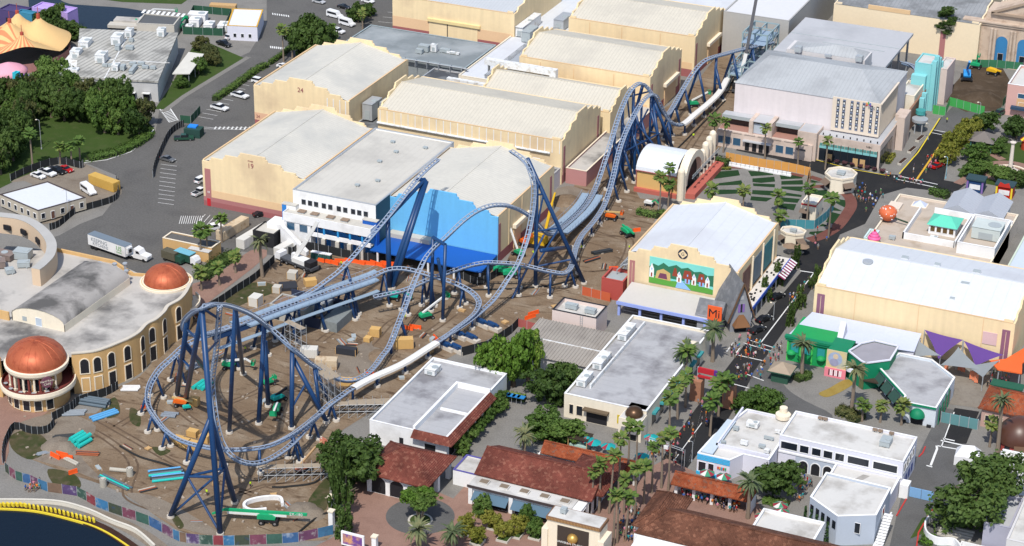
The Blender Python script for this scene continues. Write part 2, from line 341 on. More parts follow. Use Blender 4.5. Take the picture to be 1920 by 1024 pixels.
for i in range(7): stripe([(176+i*10,300-i*2.6),(188+i*10,291-i*2.8)],.3)
# parking bays in the left lot
for i in range(11): stripe([(302-i*.6,300+i*8),(332-i*.6,304+i*8)],.14,name='parking_line')
for i in range(11): stripe([(400+i*7.5,224-i*7),(372+i*7.5,219-i*7)],.14,name='parking_line')
stripe([(352,236),(400,240),(476,240)],.16); stripe([(352,241),(476,244)],.16)
for i in range(9): stripe([(405+i*8,238),(402+i*8,243)],.5)
for i in range(16): stripe([(385+i*9,402+i*1.6),(360+i*9,430+i*1.6)] if i<5 else [(320+i*4,405),(316+i*4,420)],.14,name='parking_line')
for i in range(9): stripe([(655+i*9,95-i*9),(690+i*9,98-i*9)],.14,name='parking_line')
for i in range(8): stripe([(508+i*3.6,90.5+i*.4),(507+i*3.6,86.5+i*.4)],.35,name='crossing_bar')
for i in range(8): stripe([(512+i*4.2,28.0+i*.6),(511+i*4.2,24.5+i*.6)],.35,name='crossing_bar')
# paved squares
sheet('plaza_paving',pl([(560,1040),(640,1000),(655,893),(720,880),(850,935),(900,880),(960,900),(1060,960),(1250,860),(1420,940),(1500,1100),(560,1100)]),.03,PINK)
b=MB(); c=at(788,968); b.rev((c.x,c.y,.05),[(0,0),(7.2,0)],48); obj('round_paving',b,GSTREET,kind='structure')
sheet('rotunda_forecourt',smooth(pl([(-60,740),(40,742),(100,760),(60,790),(20,800),(10,870),(-60,890)]),3,True),.05,PINK)
sheet('brick_square',smooth(pl([(370,590),(400,560),(500,480),(470,470),(400,520),(350,540),(340,600)]),3,True),.07,PINK)
# ---------------------------------------------------------------- buildings
def steps(x0,x1,zb,n=4,dz=1.4,first=.066):
 L=x1-x0; xs=[0,.07,.215,.37,.5]; out=[]
 prof=[(0,0),(.067,0),(.075,.6),(.085,.6),(.09,1.3),(.205,1.3),(.213,2.0),(.224,2.0),(.23,2.8),(.355,2.8),(.363,3.5),(.374,3.5),(.38,4.3),(.5,4.3)]
 pr=prof+[(1-a,h) for a,h in reversed(prof[:-1])]
 return [(x0+a*L,zb+h) for a,h in pr]
def gable(mb,prof,c,axis,th,zb):
 n=len(prof); pts=[(prof[0][0],zb)]+prof+[(prof[-1][0],zb)]
 f=(lambda u,z,d:(u,c+d,z)) if axis=='y' else (lambda u,z,d:(c+d,u,z))
 m=len(pts); vs=[f(u,z,0) for u,z in pts]+[f(u,z,th) for u,z in pts]
 fs=[tuple(range(m)),tuple(reversed(range(m,2*m)))]+[((i+1)%m,i,m+i,m+(i+1)%m) for i in range(m)]
 mb.add(vs,fs)
def stage(name,label,x0,x1,y0,y1,z,ridge,roofm,wall=TAN,front=None,bands=True,zb=0,cat='sound stage'):
 t=thing(name,label,cat,((x0+x1)/2,(y0+y1)/2,zb))
 fw=front or wall; rise=3.4; e=.35
 if ridge=='y':
  b=MB(); gable(b,steps(x0,x1,z),y0,'y',.5,zb); o=obj('front_gable_wall',b,fw,t)
  b=MB(); gable(b,steps(x0,x1,z),y1,'y',-.5,zb); obj('rear_gable_wall',b,wall,t)
  b=MB(); b.box(x0,y0+.5,zb,x0+.4,y1-.5,z+.15); obj('side_wall',b,wall,t)
  b=MB(); b.box(x1-.4,y0+.5,zb,x1,y1-.5,z+.15); obj('side_wall',b,wall,t)
  xm=(x0+x1)/2
  for s,xa in ((0,x0+.4),(1,x1-.4)):
   b=MB(); q=[(xa,y0+.5,z-.1),(xm,y0+.5,z+rise),(xm,y1-.5,z+rise),(xa,y1-.5,z-.1)]; b.poly(q,flip=(s==0)); obj('roof_slope',b,roofm,t)
  b=MB(); b.beam((xm,y0+.5,z+rise),(xm,y1-.5,z+rise),.5,.16); obj('ridge_cap',b,roofm,t)
  for xa in (x0+.2,x1-.2):
   b=MB(); b.box(xa-.22,y0+.5,z+.15,xa+.22,y1-.5,z+.28); obj('coping',b,TRIMTAN,t)
 else:
  b=MB(); gable(b,steps(y0,y1,z),x0,'x',.5,zb); obj('gable_wall',b,wall,t)
  b=MB(); gable(b,steps(y0,y1,z),x1,'x',-.5,zb); obj('gable_wall',b,wall,t)
  b=MB(); b.box(x0+.5,y0,zb,x1-.5,y0+.4,z);
  for a,c in ((x0+.5,x0+.5+.045*(x1-x0)),(x1-.5-.045*(x1-x0),x1-.5)):
   b.box(a,y0,z,c,y0+.4,z+.7)
  obj('front_wall',b,fw,t)
  b=MB(); b.box(x0+.5,y1-.4,zb,x1-.5,y1,z+.1); obj('rear_wall',b,wall,t)
  ym=(y0+y1)/2
  for s,ya in ((0,y0+.2),(1,y1-.4)):
   b=MB(); q=[(x0+.5,ya,z+.02),(x1-.5,ya,z+.02),(x1-.5,ym,z+rise),(x0+.5,ym,z+rise)]; b.poly(q,flip=(s==1)); obj('roof_slope',b,roofm,t)
  b=MB(); b.beam((x0+.5,ym,z+rise),(x1-.5,ym,z+rise),.5,.16); obj('ridge_cap',b,roofm,t)
  b=MB(); b.box(x0+.5,y0-.06,z-.02,x1-.5,y0+.3,z+.12); obj('eave_trim',b,TRIMTAN if fw==TAN else roofm,t)
 return t
def band(t,face,u0,u1,z0,z1,c,m,name='painted_band',d=.03):
 b=MB()
 if face=='S': b.box(u0,c-d,z0,u1,c+.02,z1)
 else: b.box(c-.02,u0,z0,c+d,u1,z1)
 return obj(name,b,m,t)
def win(t,face,u,z,w,h,c,pane=GLASSD,frame=None,name='window',fw=.09,d=.05,sill=False):
 f=(lambda a,dd,zz:(a,c-dd,zz)) if face=='S' else ((lambda a,dd,zz:(c+dd,a,zz)) if face=='E' else (lambda a,dd,zz:(c-dd,a,zz)))
 def bx(b,a0,a1,z0,z1,d0,d1):
  p=f(a0,d0,z0); q=f(a1,d1,z1); b.box(min(p[0],q[0]),min(p[1],q[1]),z0,max(p[0],q[0]),max(p[1],q[1]),z1)
 b=MB(); u0,u1=u-w/2,u+w/2
 if frame is None:
  bx(b,u0,u1,z,z+h,-.02,d*.6); return obj(name,b,pane,t)
 bx(b,u0-fw,u0,z-fw,z+h+fw,-.02,d*1.6); bx(b,u1,u1+fw,z-fw,z+h+fw,-.02,d*1.6); bx(b,u0,u1,z-fw,z,-.02,d*1.6); bx(b,u0,u1,z+h,z+h+fw,-.02,d*1.6)
 o=obj(name,b,frame,t); b=MB(); bx(b,u0,u1,z,z+h,-.02,d*.5); obj('pane',b,pane,o); return o
def archwin(t,face,u,z,w,h,c,pane=DARK,frame=CREAMTRIM,name='arched_window',fw=.22,d=.06):
 f=(lambda a,dd,zz:(a,c-dd,zz)) if face=='S' else (lambda a,dd,zz:(c+dd,a,zz))
 r=w/2; zs=z+h-r
 out=[(u-r-fw,z-fw)]+[(u+(r+fw)*math.cos(math.pi-math.pi*k/10),zs+(r+fw)*math.sin(math.pi*k/10)) for k in range(11)]+[(u+r+fw,z-fw)]
 inn=[(u-r,z)]+[(u+r*math.cos(math.pi-math.pi*k/10),zs+r*math.sin(math.pi*k/10)) for k in range(11)]+[(u+r,z)]
 n=len(inn); b=MB(); vs=[f(a,d,zz) for a,zz in out]+[f(a,d,zz) for a,zz in inn]+[f(a,-.02,zz) for a,zz in out]
 fs=[(i,i+1,n+i+1,n+i) for i in range(n-1)]+[(n-1,0,n,2*n-1)]+[(2*n+i,2*n+i+1,i+1,i) for i in range(n-1)]
 if face=='S': fs=[tuple(reversed(q)) for q in fs]
 b.add(vs,fs); o=obj(name,b,frame,t)
 b=MB(); b.poly([f(a,d*.4,zz) for a,zz in inn]); obj('pane',b,pane,o); return o
def flatbuild(name,label,x0,x1,y0,y1,z,wall,roof,par=.7,zb=0,cat='building',trim=None,th=.35,pts=None):
 P=pts or [(x0,y0),(x1,y0),(x1,y1),(x0,y1)]
 n=len(P); cx=sum(p[0] for p in P)/n; cy=sum(p[1] for p in P)/n
 t=thing(name,label,cat,(cx,cy,zb))
 b=MB(); b.flat(P,z-par); obj('roof_deck',b,roof,t)
 V=[Vector((p[0],p[1],0)) for p in P]
 if sum(V[i].x*V[(i+1)%n].y-V[(i+1)%n].x*V[i].y for i in range(n))<0: V.reverse()
 I=[]
 for i in range(n):
  a=(V[i]-V[i-1]).normalized(); c=(V[(i+1)%n]-V[i]).normalized(); na=Vector((-a.y,a.x,0)); nc=Vector((-c.y,c.x,0)); k=(na+nc); k=k/max(.3,k.dot(na)); I.append(V[i]+k*th)
 for i in range(n):
  j=(i+1)%n; b=MB(); b.prism([V[i],V[j],I[j],I[i]],zb,z); obj('wall',b,wall,t)
  b=MB(); e=(V[j]-V[i]).normalized()*.05; o2=Vector((e.y,-e.x,0)); b.prism([V[i]+o2,V[j]+o2,I[j]-o2,I[i]-o2],z+.004,z+.1); obj('coping',b,trim or wall,t)
 return t
def grp_on(objs): return objs
# sound stages -----------------------------------------------------
T19=stage('sound_stage','tan sound stage with grey-white roof beside the parking lot and white office block',-93.6,-62,3.5,44,13.2,'y',CREAMY)
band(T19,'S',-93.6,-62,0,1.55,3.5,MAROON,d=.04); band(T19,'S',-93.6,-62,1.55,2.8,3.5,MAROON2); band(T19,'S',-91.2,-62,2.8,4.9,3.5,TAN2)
band(T19,'S',-92.9,-91.1,2.8,11.1,3.5,MAROON2,'pilaster_stripe',.06)
for x in (-90.9,-86.3,-81.6,-73,-68.5,-64): pass
win(T19,'S',-92,.1,1.1,2.2,3.5,mat('red_door',(.5,.02,.03)),None,'door',d=.15)
T24=stage('sound_stage','tan sound stage with cream roof between parked cars and black roofs',-109.6,-77.9,59.5,98.5,13.2,'y',CREAMY)
band(T24,'S',-109.6,-99,0,2.4,59.5,MAROON); band(T24,'S',-109.6,-92,2.4,4.7,59.5,mat('salmon_band',(.68,.42,.27),.85,.05,.2))
for x in (-85,-83,-80.9,-79): band(T24,'S',x-.13,x+.13,6,13.2,59.5,WHITEW,'downpipe',.1)
TBL=stage('sound_stage','sound stage with sky-blue painted front gable and white ribbed roof',-37,-5.6,3.4,41,13.2,'y',CREAMY,front=BLUEW)
band(TBL,'E',3.5,40,0,2.6,-5.6,MAROON); band(TBL,'E',3.9,5.2,2.6,11,-5.6,MAROON2,'pilaster_stripe',.06); band(TBL,'E',38,39.4,2.6,11,-5.6,MAROON2,'pilaster_stripe',.06)
for y in (10.5,19,31): band(TBL,'E',y-.12,y+.12,2.6,13,-5.6,TAN,'downpipe',.12)
b=MB(); b.box(-5.6,13,6.2,-4.6,23.5,7.2); obj('door_rail',b,CREAMTRIM,TBL)
band(TBL,'E',13.5,18,.2,6.2,-5.6,TAN2,'sliding_door',.2)
TC=stage('sound_stage','long cream-roofed sound stage with white downpipes along its wall',-68,-10.5,58.3,87.5,13.2,'x',CREAMX)
for i in range(26): band(TC,'S',-67.3+i*2.24,-67.1+i*2.24,9.2,13.0,58.3,WHITEW,'downpipe',.1)
b=MB(); b.tube([(-68,57.9,9.1),(-14,57.9,9.1)],.35,8); obj('pipe',b,HVAC,TC)
band(TC,'E',58.8,87,0,2.6,-10.5,MAROON2); band(TC,'E',59.4,60.8,2.6,11,-10.5,MAROON2,'pilaster_stripe',.06); band(TC,'E',85,86.3,2.6,11,-10.5,MAROON2,'pilaster_stripe',.06)
TL=stage('sound_stage','low narrow sound stage wedged between two taller cream-roofed stages',-50,-8.6,90.5,111,10.5,'x',CREAMX)
TD2=stage('sound_stage','tan sound stage with cream roof and stepped end wall beside the climbing coaster track',-48,-5.3,114.6,142.5,13.8,'x',CREAMX)
TD1=stage('sound_stage','farthest tan sound stage with cream roof at the top of the photo',-48.3,-5.3,155,185,13.6,'x',CREAMX)
for T,y0,y1 in ((TD2,114.6,142.5),(TD1,155,185)):
 band(T,'E',y0+.6,y1-.6,0,2.6,-5.3,MAROON); band(T,'E',y0+1,y0+2.3,2.6,11,-5.3,MAROON2,'pilaster_stripe',.06); band(T,'E',y1-2.4,y1-1,2.6,11,-5.3,MAROON2,'pilaster_stripe',.06)
 b=MB(); b.box(-5.3,y0+12,6.6,-4.3,y0+24,7.6); obj('door_rail',b,CREAMTRIM,T); band(T,'E',y0+13,y0+23,.2,6.6,-5.3,TAN2,'sliding_door',.2)
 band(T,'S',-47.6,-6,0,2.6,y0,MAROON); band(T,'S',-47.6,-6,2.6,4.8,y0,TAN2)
 for x in (-41,-30,-17): band(T,'S',x-.1,x+.1,4.8,13,y0,TRIMTAN,'downpipe',.1)
TTL=stage('sound_stage','tan sound stage with blue-grey roof and long yellow door rail at the top edge',-110,-66,152,192,13.0,'x',mat('bluegrey_seam_roof',(.46,.48,.50),.7,.08,.06,seam=(0,1.1,.1)))
band(TTL,'S',-110,-66.5,0,2.5,152,MAROON); band(TTL,'S',-110,-66.5,2.5,6,152,mat('peach_band',(.74,.50,.30),.85,.05,.1))
b=MB(); b.box(-97,151.3,6.2,-78,152,7.2); obj('door_rail',b,mat('yellow_cream_paint',(.76,.60,.30)),TTL); band(TTL,'S',-96.5,-79,.2,6.2,152,TAN,'sliding_door',.2); band(TTL,'S',-90,-89.7,.2,6.2,151.8,DARK,'door_gap',.03)
TMN=stage('theatre_building','theatre with stepped front, white roof, painted street mural and round emblem',32.2,61,-1.7,31,13.2,'y',WHITERF,cat='theatre')
TRS=stage('sound_stage','large stage with bright white roof and tan front right of the street',79.8,128.4,.1,31,13.0,'x',WHITERF)
for x in (90,105.5,121): band(TRS,'S',x-.1,x+.1,0,13,.1,TAN2,'pilaster_line',.05)
for x in (80.6,125.6): band(TRS,'S',x,x+1.9,2.6,11,.1,mat('plum_paint',(.25,.11,.17)),'pilaster_stripe',.06); band(TRS,'S',x+.9,x+1,3.5,10.5,.06,TAN,'pilaster_line',.04)
band(TRS,'S',85.5,98.5,3.2,5.4,.1,mat('dark_brown_awning',(.035,.03,.028)),'awning',1.2)
# sign panel with a small face-like emblem left blank
band(TRS,'S',121.2,124.6,6.4,9.6,.05,mat('pink_sign',(.66,.45,.45)),'sign_panel',.12)
for a,c in ((93,1.0),(101.5,.7),(111,.7),(116,.8)): pass
b=MB(); b.cyl((89.3,12.5,14.6),1.15,1.2,16); b.cyl((89.3,12.5,15.8),1.3,.35,16); obj('roof_fan',b,METAL,label='round metal roof fan on the bright white stage roof',cat='roof fan')
for x,y,z,s in ((113.6,12,15.3,1.0),(112.2,4.8,14,.55),(97.0,18.4,15.9,.8),(105.3,17.5,16.1,.7),(114.9,17.8,16.0,.9)):
 t=thing('roof_hatch','dark skylight hatch in a white kerb on the bright white stage roof','roof hatch',(x,y,z-.4),'hatches on the white stage roof')
 b=MB(); b.box(x-s*1.1,y-s,z-.6,x+s*1.1,y+s,z+.25); obj('kerb',b,WHITERF,t); b=MB(); b.box(x-s,y-s*.9,z+.25,x+s,y+s*.9,z+.36); obj('lid',b,HVACG,t)
def fb(name,label,Lp,Fp,Rp,z,wall,roof,**k):
 a,f,r=at(*Lp,z),at(*Fp,z),at(*Rp,z)
 return flatbuild(name,label,a.x,(f.x+r.x)/2,(a.y+f.y)/2,r.y,z,wall,roof,**k)
def text(body,size,m,loc,rot,parent=None,name='lettering',ext=.02,sx=1,label=None,cat=None,align='CENTER'):
 c=bpy.data.curves.new('tmp','FONT'); c.body=body; c.size=size; c.align_x=align; c.align_y='CENTER'; c.extrude=ext; c.resolution_u=2
 o=bpy.data.objects.new('tmp',c); me=bpy.data.meshes.new_from_object(o); bpy.data.objects.remove(o); me.name=name
 me.materials.clear(); me.materials.append(m)
 o=bpy.data.objects.new(name,me); COL.objects.link(o); L=Vector(loc)
 if parent is not None: L=L-wloc(parent); o.parent=parent
 o.location=L; o.rotation_euler=rot; o.scale=(sx,1,1); tag(o,label,cat); return o
FS=(math.pi/2,0,0)          # lettering standing on a wall that faces -Y
FE=(math.pi/2,0,math.pi/2)  # on a wall that faces +X
def equip(x,y,z,lx,ly,h,label,m=HVAC,rz=0,group='rooftop units',cat='air unit',grille=True,name='rooftop_unit'):
 t=thing(name,label,cat,(x,y,z),group)
 b=MB(); b.obox((x,y,z+.25),lx,ly,h,rz); b.obox((x,y,z+.25+h),lx*1.03,ly*1.05,.08,rz); obj('casing',b,m,t)
 b=MB(); b.obox((x-lx*.3,y,z-.02),.25,ly*.9,.28,rz); b.obox((x+lx*.3,y,z-.02),.25,ly*.9,.28,rz); obj('skid',b,METAL,t)
 if grille:
  c=Vector((math.cos(rz),math.sin(rz),0)); b=MB(); p=Vector((x,y,z+.33+h))+c*lx*.22; b.cyl((p.x,p.y,p.z),min(lx,ly)*.3,.14,10); obj('fan_ring',b,HVACG,t)
  b=MB(); b.obox(Vector((x,y,z+.45)),lx*.5,ly*1.02,h*.55,rz); obj('louvre',b,HVACG,t)
 return t
# white office block with balcony front ------------------------------
TEAL=mat('dark_teal_wall',(.045,.105,.13),.8,.06,.2); BLUE2=mat('office_blue_paint',(.03,.20,.55),.7,.05,.2)
t=flatbuild('office_block','white office block with ten square windows and a balcony front between the stages',-61,-36.6,-4.8,43,14,WHITEW,CREAM,par=.35,trim=METAL)
band(t,'E',-4.8,3.3,0,13.9,-36.6,TEAL,'side_cladding',.06)
for x in (-57.8,-55.9,-54.1,-51.8,-49.9,-47.4,-45.5,-43.2,-41.4,-39.5): win(t,'S',x,10.3,1.2,1.4,-4.8,GLASSD,METAL,fw=.06)
b=MB(); b.box(-61.4,-9.3,8.4,-36,-4.84,8.9); obj('terrace_roof',b,CREAM,t)
b=MB(); b.box(-61.4,-9.5,6.9,-36,-9.3,9.3); b.box(-61.6,-9.5,6.9,-61.4,-4.84,9.3); b.box(-36,-9.5,6.9,-35.8,-4.84,9.3); obj('terrace_parapet',b,WHITEW,t)
b=MB(); b.box(-61.4,-9.3,0,-53.5,-4.84,8.3); obj('stair_wing',b,WHITEW,t)
for x in (-59.4,-55.6): win(t,'S',x,4.6,2.2,2.0,-9.3,GLASSB,METAL)
b=MB(); b.box(-53.4,-9.3,3.9,-36,-8.9,5.0); obj('balcony_front',b,WHITEW,t)
b=MB(); b.box(-53.4,-6.9,0,-36.1,-4.9,8.3); obj('recessed_wall',b,BLUE2,t)
b=MB(); b.box(-53.4,-8.9,3.8,-36.1,-6.9,3.95); obj('balcony_floor',b,CONCW,t)
for x in (-49.6,-45.5,-42.0,-38.4):
 b=MB(); b.box(x-.25,-9.3,5.0,x+.25,-8.9,6.9); obj('blue_column',b,mat('bright_blue_column',(.03,.28,.62)),t); b=MB(); b.prism([(x-.55,-9.9),(x+.55,-9.9),(x+.4,-8.9),(x-.4,-8.9)],0,3.9); obj('pillar',b,CONCW,t)
for x in (-51.6,-47.5,-43.7,-40.1):
 b=MB(); b.box(x-1.35,-6.98,.2,x+1.35,-6.9,3.2); o=obj('roller_shutter',b,mat('shutter_grey',(.55,.57,.62),.6,.05,.3,seam=(2,.3,.15)),t)
 win(t,'S',x,5.2,1.5,1.4,-6.9,GLASSD,None)
for x,y,m in ((-61.4,-6.3,BLUE2),(-37.6,-6.3,COBALT)):
 b=MB(); b.box(x-2.1,y-.1,0 if m==BLUE2 else 0,x+2.0,-3.2-1.7,10); obj('corner_tower',b,WHITEW if m==BLUE2 else m,t)
 b=MB(); b.box(x-2.2,y-.2,10.004,x+2.1,-4.85,10.2); obj('tower_coping',b,CREAM,t)
band(t,'S',-63.5,-62.2,0,9.9,-6.4,BLUE2,'blue_panel',.05)
for i,x in enumerate((-57.2,-53.4,-48.7,-44.5)):
 u=thing('roof_vent','low louvred vent box on the office terrace roof','roof vent',(x,-7,8.9),'vents on the office terrace')
 b=MB(); b.box(x-.9,-7.7,8.9,x+.9,-6.2,9.25); obj('base',b,METAL,u); b=MB(); b.box(x-1.05,-7.8,9.25,x+1.05,-6.1,9.45); obj('hood',b,mat('rusty_brown_metal',(.25,.18,.13),.7,.3,2),u)
# outside stair on the left of the office
b=MB(); b.add([(-61.6,-9.6,6.2),(-52.5,-12.4,1.2),(-52.5,-12.4,0),(-61.6,-9.6,0),(-61.6,-11,6.2),(-52.5,-13.8,1.2),(-52.5,-13.8,0),(-61.6,-11,0)],[(0,1,5,4),(4,5,6,7),(1,0,3,2),(1,2,6,5)]); obj('stair_ramp',b,WHITEW,t)
b=MB(); b.box(-66.5,-9.5,3.2,-61.7,-5,5.4); obj('landing',b,WHITEW,t)
# cobalt canopy in front of the blue wall
t=thing('canopy','cobalt blue sloping canopy along the foot of the sky-blue wall','canopy',(-19,-7,0))
b=MB(); b.add([(-36,-9.6,3.5),(-4.4,-9.6,3.5),(-5.6,3.1,2.7),(-36.4,3.1,2.7),(-36,-9.6,3.2),(-4.4,-9.6,3.2),(-5.6,3.1,2.4),(-36.4,3.1,2.4)],[(0,1,2,3),(0,4,5,1),(1,5,6,2),(7,6,5,4),(3,7,4,0)]); obj('roof',b,COBALT,t)
b=MB(); b.box(-36,.9,2.2,-24,3.3,4.0); obj('grey_ledge',b,CONCW,t)
for x in (-4.9,-12.2,-19.5,-27.6,-34):
 b=MB(); b.cyl((x,-9.2,0),.3,3.3,8); obj('post',b,WHITEW,t)
# low black roofs filling the yards between the stages
for n,(x0,x1,y0,y1,z) in enumerate(((-77.8,-10.8,44.2,58.2,5),(-77.8,-68.2,58.4,98,5),(-77.8,-50.2,98.2,116.5,4.6))):
 flatbuild('link_building',('black-roofed link building behind the stained office roof','black-roofed link building beside the tall grey air units','black-roofed link building below the blue-grey roof')[n],x0,x1,y0,y1,z,GREYW,BLACKRF,par=.3,trim=METAL)
flatbuild('flat_building','wide low building with blue-grey membrane roof behind the cream-roofed stage',-112.5,-67.5,117.5,141,5.8,SLATE,SLATE,par=.25,trim=mat('blue_steel',(.30,.36,.38)))
flatbuild('flat_building','low link building with bright white roof crossed by pipes and ducts',-67.3,-49,112,205,5.4,CREAMW,WHITERF,par=.25)
flatbuild('flat_building','low pink-walled building with dark roof beside the coaster lift track',-9.9,-3.6,60,118,4.6,mat('rose_wall',(.45,.22,.21),.85,.08,.2),STAINED,par=.5,trim=CREAMTRIM)
# big units and ducts on those roofs
for i,(x,y,z,lx,ly,h,m) in enumerate(((-75.8,70,5,3.2,6.5,5.0,METAL),(-72.6,73,5,2.6,4,4.4,HVACG),(-73.4,83,5,4.5,6,2.2,METAL),(-64.5,160,5.2,2.6,15,3.2,HVAC),(-60.5,152,5.2,3,7,3.4,HVACG),(-55.5,168,5.2,3.5,8,3.4,METAL),(-51.8,124,5.2,3.2,10,4.2,METAL),(-51.6,135,5.2,3,7,3.6,HVACG))):
 equip(x,y,z,lx,ly,h,'large roof air handler between the sound stages',m,group='air handlers between the stages')
t=thing('roof_duct','long white insulated duct running over the low stage roof','duct',(-40,106,10))
for a,c in (((-58,112.4,8.8),(-33,112.4,12.3)),):
 b=MB(); b.box(-57,108.6,11.6,-33.5,110.6,13.4); obj('duct_run',b,HVAC,t); b=MB(); b.box(-35.5,108.6,9.8,-33.5,110.6,11.6); obj('duct_drop',b,HVAC,t)
 for x in (-56,-50,-44,-38): b=MB(); b.box(x,108.8,9.5,x+.15,110.4,11.6); obj('bracket',b,METAL,t)
t=thing('roof_duct','short white elbow duct at the end of the black roof','duct',(-60,102,5))
b=MB(); b.box(-66,100.5,7.2,-52,102,8.6); obj('duct_run',b,HVAC,t); b=MB(); b.box(-53.5,97,7.2,-52,100.5,8.6); obj('duct_elbow',b,HVAC,t); b=MB(); b.box(-53.5,95.5,4.8,-52,97,8.6); obj('duct_drop',b,HVAC,t)
for x in (-64,-58): b=MB(); b.box(x,100.7,4.3,x+.15,101.8,7.2); obj('bracket',b,METAL,t)
t=thing('pipe_rack','grey pipe rack crossing the white link roof','pipe rack',(-58,140,5.2))
for k in range(4): b=MB(); b.tube([(-59+k*.5,113,6.4),(-59+k*.5,150,6.4),(-56+k*.5,168,6.4)],.13,6); obj('pipe',b,METAL,t)
for y in range(114,150,6): b=MB(); b.box(-59.4,y,5.1,-57.1,y+.15,6.3); obj('support',b,METAL,t)
t=thing('pipe_rack','long pipe run along the edge of the blue-grey roof','pipe rack',(-90,117,5.8))
for k in range(3): b=MB(); b.tube([(-89,116.6-k*.5,5.9+k*.25),(-66,116.6-k*.5,5.9+k*.25)],.16,6); obj('pipe',b,METAL,t)
for x in range(-88,-66,4): b=MB(); b.box(x,115.4,4.3,x+.12,116.9,6.5); obj('support',b,METAL,t)
for i,(x,y,lx,ly,h) in enumerate(((-86,126.5,3.4,2.2,1.8),(-83,127.5,2,1.5,2.2),(-79.5,128.3,3.2,1.6,.9),(-76.5,127.8,4.2,.8,.6),(-86.5,124,2.2,1.5,1.2))): equip(x,y,5.55,lx,ly,h,'small air unit on the blue-grey membrane roof',HVAC if i%2 else HVACG,group='units on the blue-grey roof')
for i,(x,y) in enumerate(((-49,22),(-48,30),(-43.5,10),(-42,36),(-52,36),(-47,5))): equip(x,y,13.65,1.2,.9,.3,'small vent box on the cream office block roof',HVACG,group='vents on the office roof',grille=False,cat='roof vent',name='roof_vent')
equip(-18.4,54.5,5,4.6,2.6,2.6,'grey-blue air unit on black roof behind the blue stage',HVAC,group=None)
# grey complex with the hotel-like tower --------------------------------
FIN=mat('pale_stone_panels',(.68,.58,.47),.85,.05,.3)
t=thing('tower_block','grey-roofed studio block with pale windowed tower front',  'building',(44,128,0))
b=MB(); b.box(22,112,0,65.3,143,17.5); obj('walls',b,mat('pale_lilac_wall',(.66,.60,.60),.85,.03,.06,streak=.1),t)
b=MB(); z=17.55; A=[(21.8,111.8,z),(65.5,111.8,z),(65.5,143.2,z),(21.8,143.2,z)]; p,q=(27,129,21.3),(55,129,21.3)
b.add(A+[p,q],[(0,1,5,4),(1,2,5),(2,3,4,5),(3,0,4)]); obj('hip_roof',b,GREYRF,t)
b=MB(); b.box(51.6,111.5,8,65.8,111.98,18.2); obj('tower_front',b,FIN,t)
for c in range(7):
 x=53.3+[0,1.75,4.05,5.8,7.55,9.85,11.6][c]*1.0
 b=MB(); b.box(x-.42,111.4,9,x+.42,111.5,17.9 if c<5 else 16.2); s=obj('window_strip',b,mat('slate_strip',(.16,.19,.27)),t)
 for r in range(5):
  b=MB(); b.box(x-.36,111.34,9.5+r*1.7,x+.36,111.4,10.6+r*1.7); obj('window',b,GLASSD,s)
  b=MB(); b.box(x-.2,111.3,9.7+r*1.7,x+.2,111.34,10.3+r*1.7); obj('window_blind',b,HVAC,s)
b=MB(); b.box(65.3,112,8,65.6,131,18.0); obj('tower_side',b,mat('dark_slot_wall',(.10,.10,.11)),t)
for i in range(20): b=MB(); b.box(65.6,112.1+i*.97,8,65.8,112.45+i*.97,18.1); obj('fin',b,FIN,t)
b=MB(); b.box(65.5,111.6,18.0,66.1,131.2,18.3); obj('fin_cap',b,FIN,t)
text('NBC',1.0,mat('sign_slate_lettering',(.08,.13,.22)),(63.2,111.25,16.7),FS,t)
b=MB()
for i,c in enumerate(('d02020','e08a10','20a050','2060c0','7030a0')):
 a=R(200-i*55);
 bb=MB(); bb.add([(62.2,111.2,17.5),(62.2+.75*math.cos(a-.3),111.2,17.6+.75*math.sin(a-.3)),(62.2+.9*math.cos(a),111.2,17.6+.9*math.sin(a)),(62.2+.75*math.cos(a+.3),111.2,17.6+.75*math.sin(a+.3))],[(0,1,2,3)]); obj('emblem_feather',bb,mat('emblem_'+c,c,.5,.02),t)
# podium
b=MB(); b.prism([(49.5,106.8),(67.8,106.8),(67.8,133),(65.4,133),(65.4,111.4),(49.5,111.4)],0,7.6); obj('podium',b,PINKW,t)
b=MB(); b.flat([(49.5,107.2),(67.4,107.2),(67.4,133),(65.6,133),(65.6,111.4),(49.5,111.4)],7.65); obj('podium_roof',b,GREYFL,t)
TEALP=mat('teal_spandrel',(.22,.50,.50),.3,.03)
for i in range(8):
 x=51+i*2.15; b=MB(); b.box(x-1.0,106.6,.3,x+1.0,106.78,3.9); f=obj('shop_window',b,GLASSD,t)
 b=MB(); b.box(x-1.0,106.6,3.95,x+1.0,106.76,4.7); obj('spandrel',b,TEALP,t)
 for s in (-.5,.5): b=MB(); b.box(x+s-.42,106.6,4.8,x+s+.42,106.76,5.5); obj('clerestory_pane',b,mat('teal_pane',(.10,.26,.24),.3),t)
 b=MB(); b.box(x+1.0,106.55,.2,x+1.15,106.8,5.7); obj('mullion',b,DARK,t)
for i in range(7): y=107.5+i*1.9; b=MB(); b.box(67.78,y,.4,67.95,y+1.5,5.6); obj('shop_window',b,GLASSD,t)
for x in (53.2,60.9,63):
 b=MB(); b.box(x-.75,106.5,.1,x+.75,106.6,2.5); obj('door',b,WOOD,t)
b=MB(); b.cyl((66.2,106.55,2.6),.95,.0,20); b.v=[Vector((66.2+(q.x-66.2),106.52,2.6+(q.y-106.55))) for q in b.v]; obj('round_sign',b,mat('pale_cyan_sign',(.55,.80,.82)),t)
text('NBC',.9,DARK,(64.6,106.74,6.5),FS,t)
b=MB(); b.box(68,124,0,70.2,127,10.2); obj('pylon',b,PINKW,t); b=MB(); b.box(66.5,127.5,0,69.8,133,9.6); obj('pylon',b,PINKW,t)
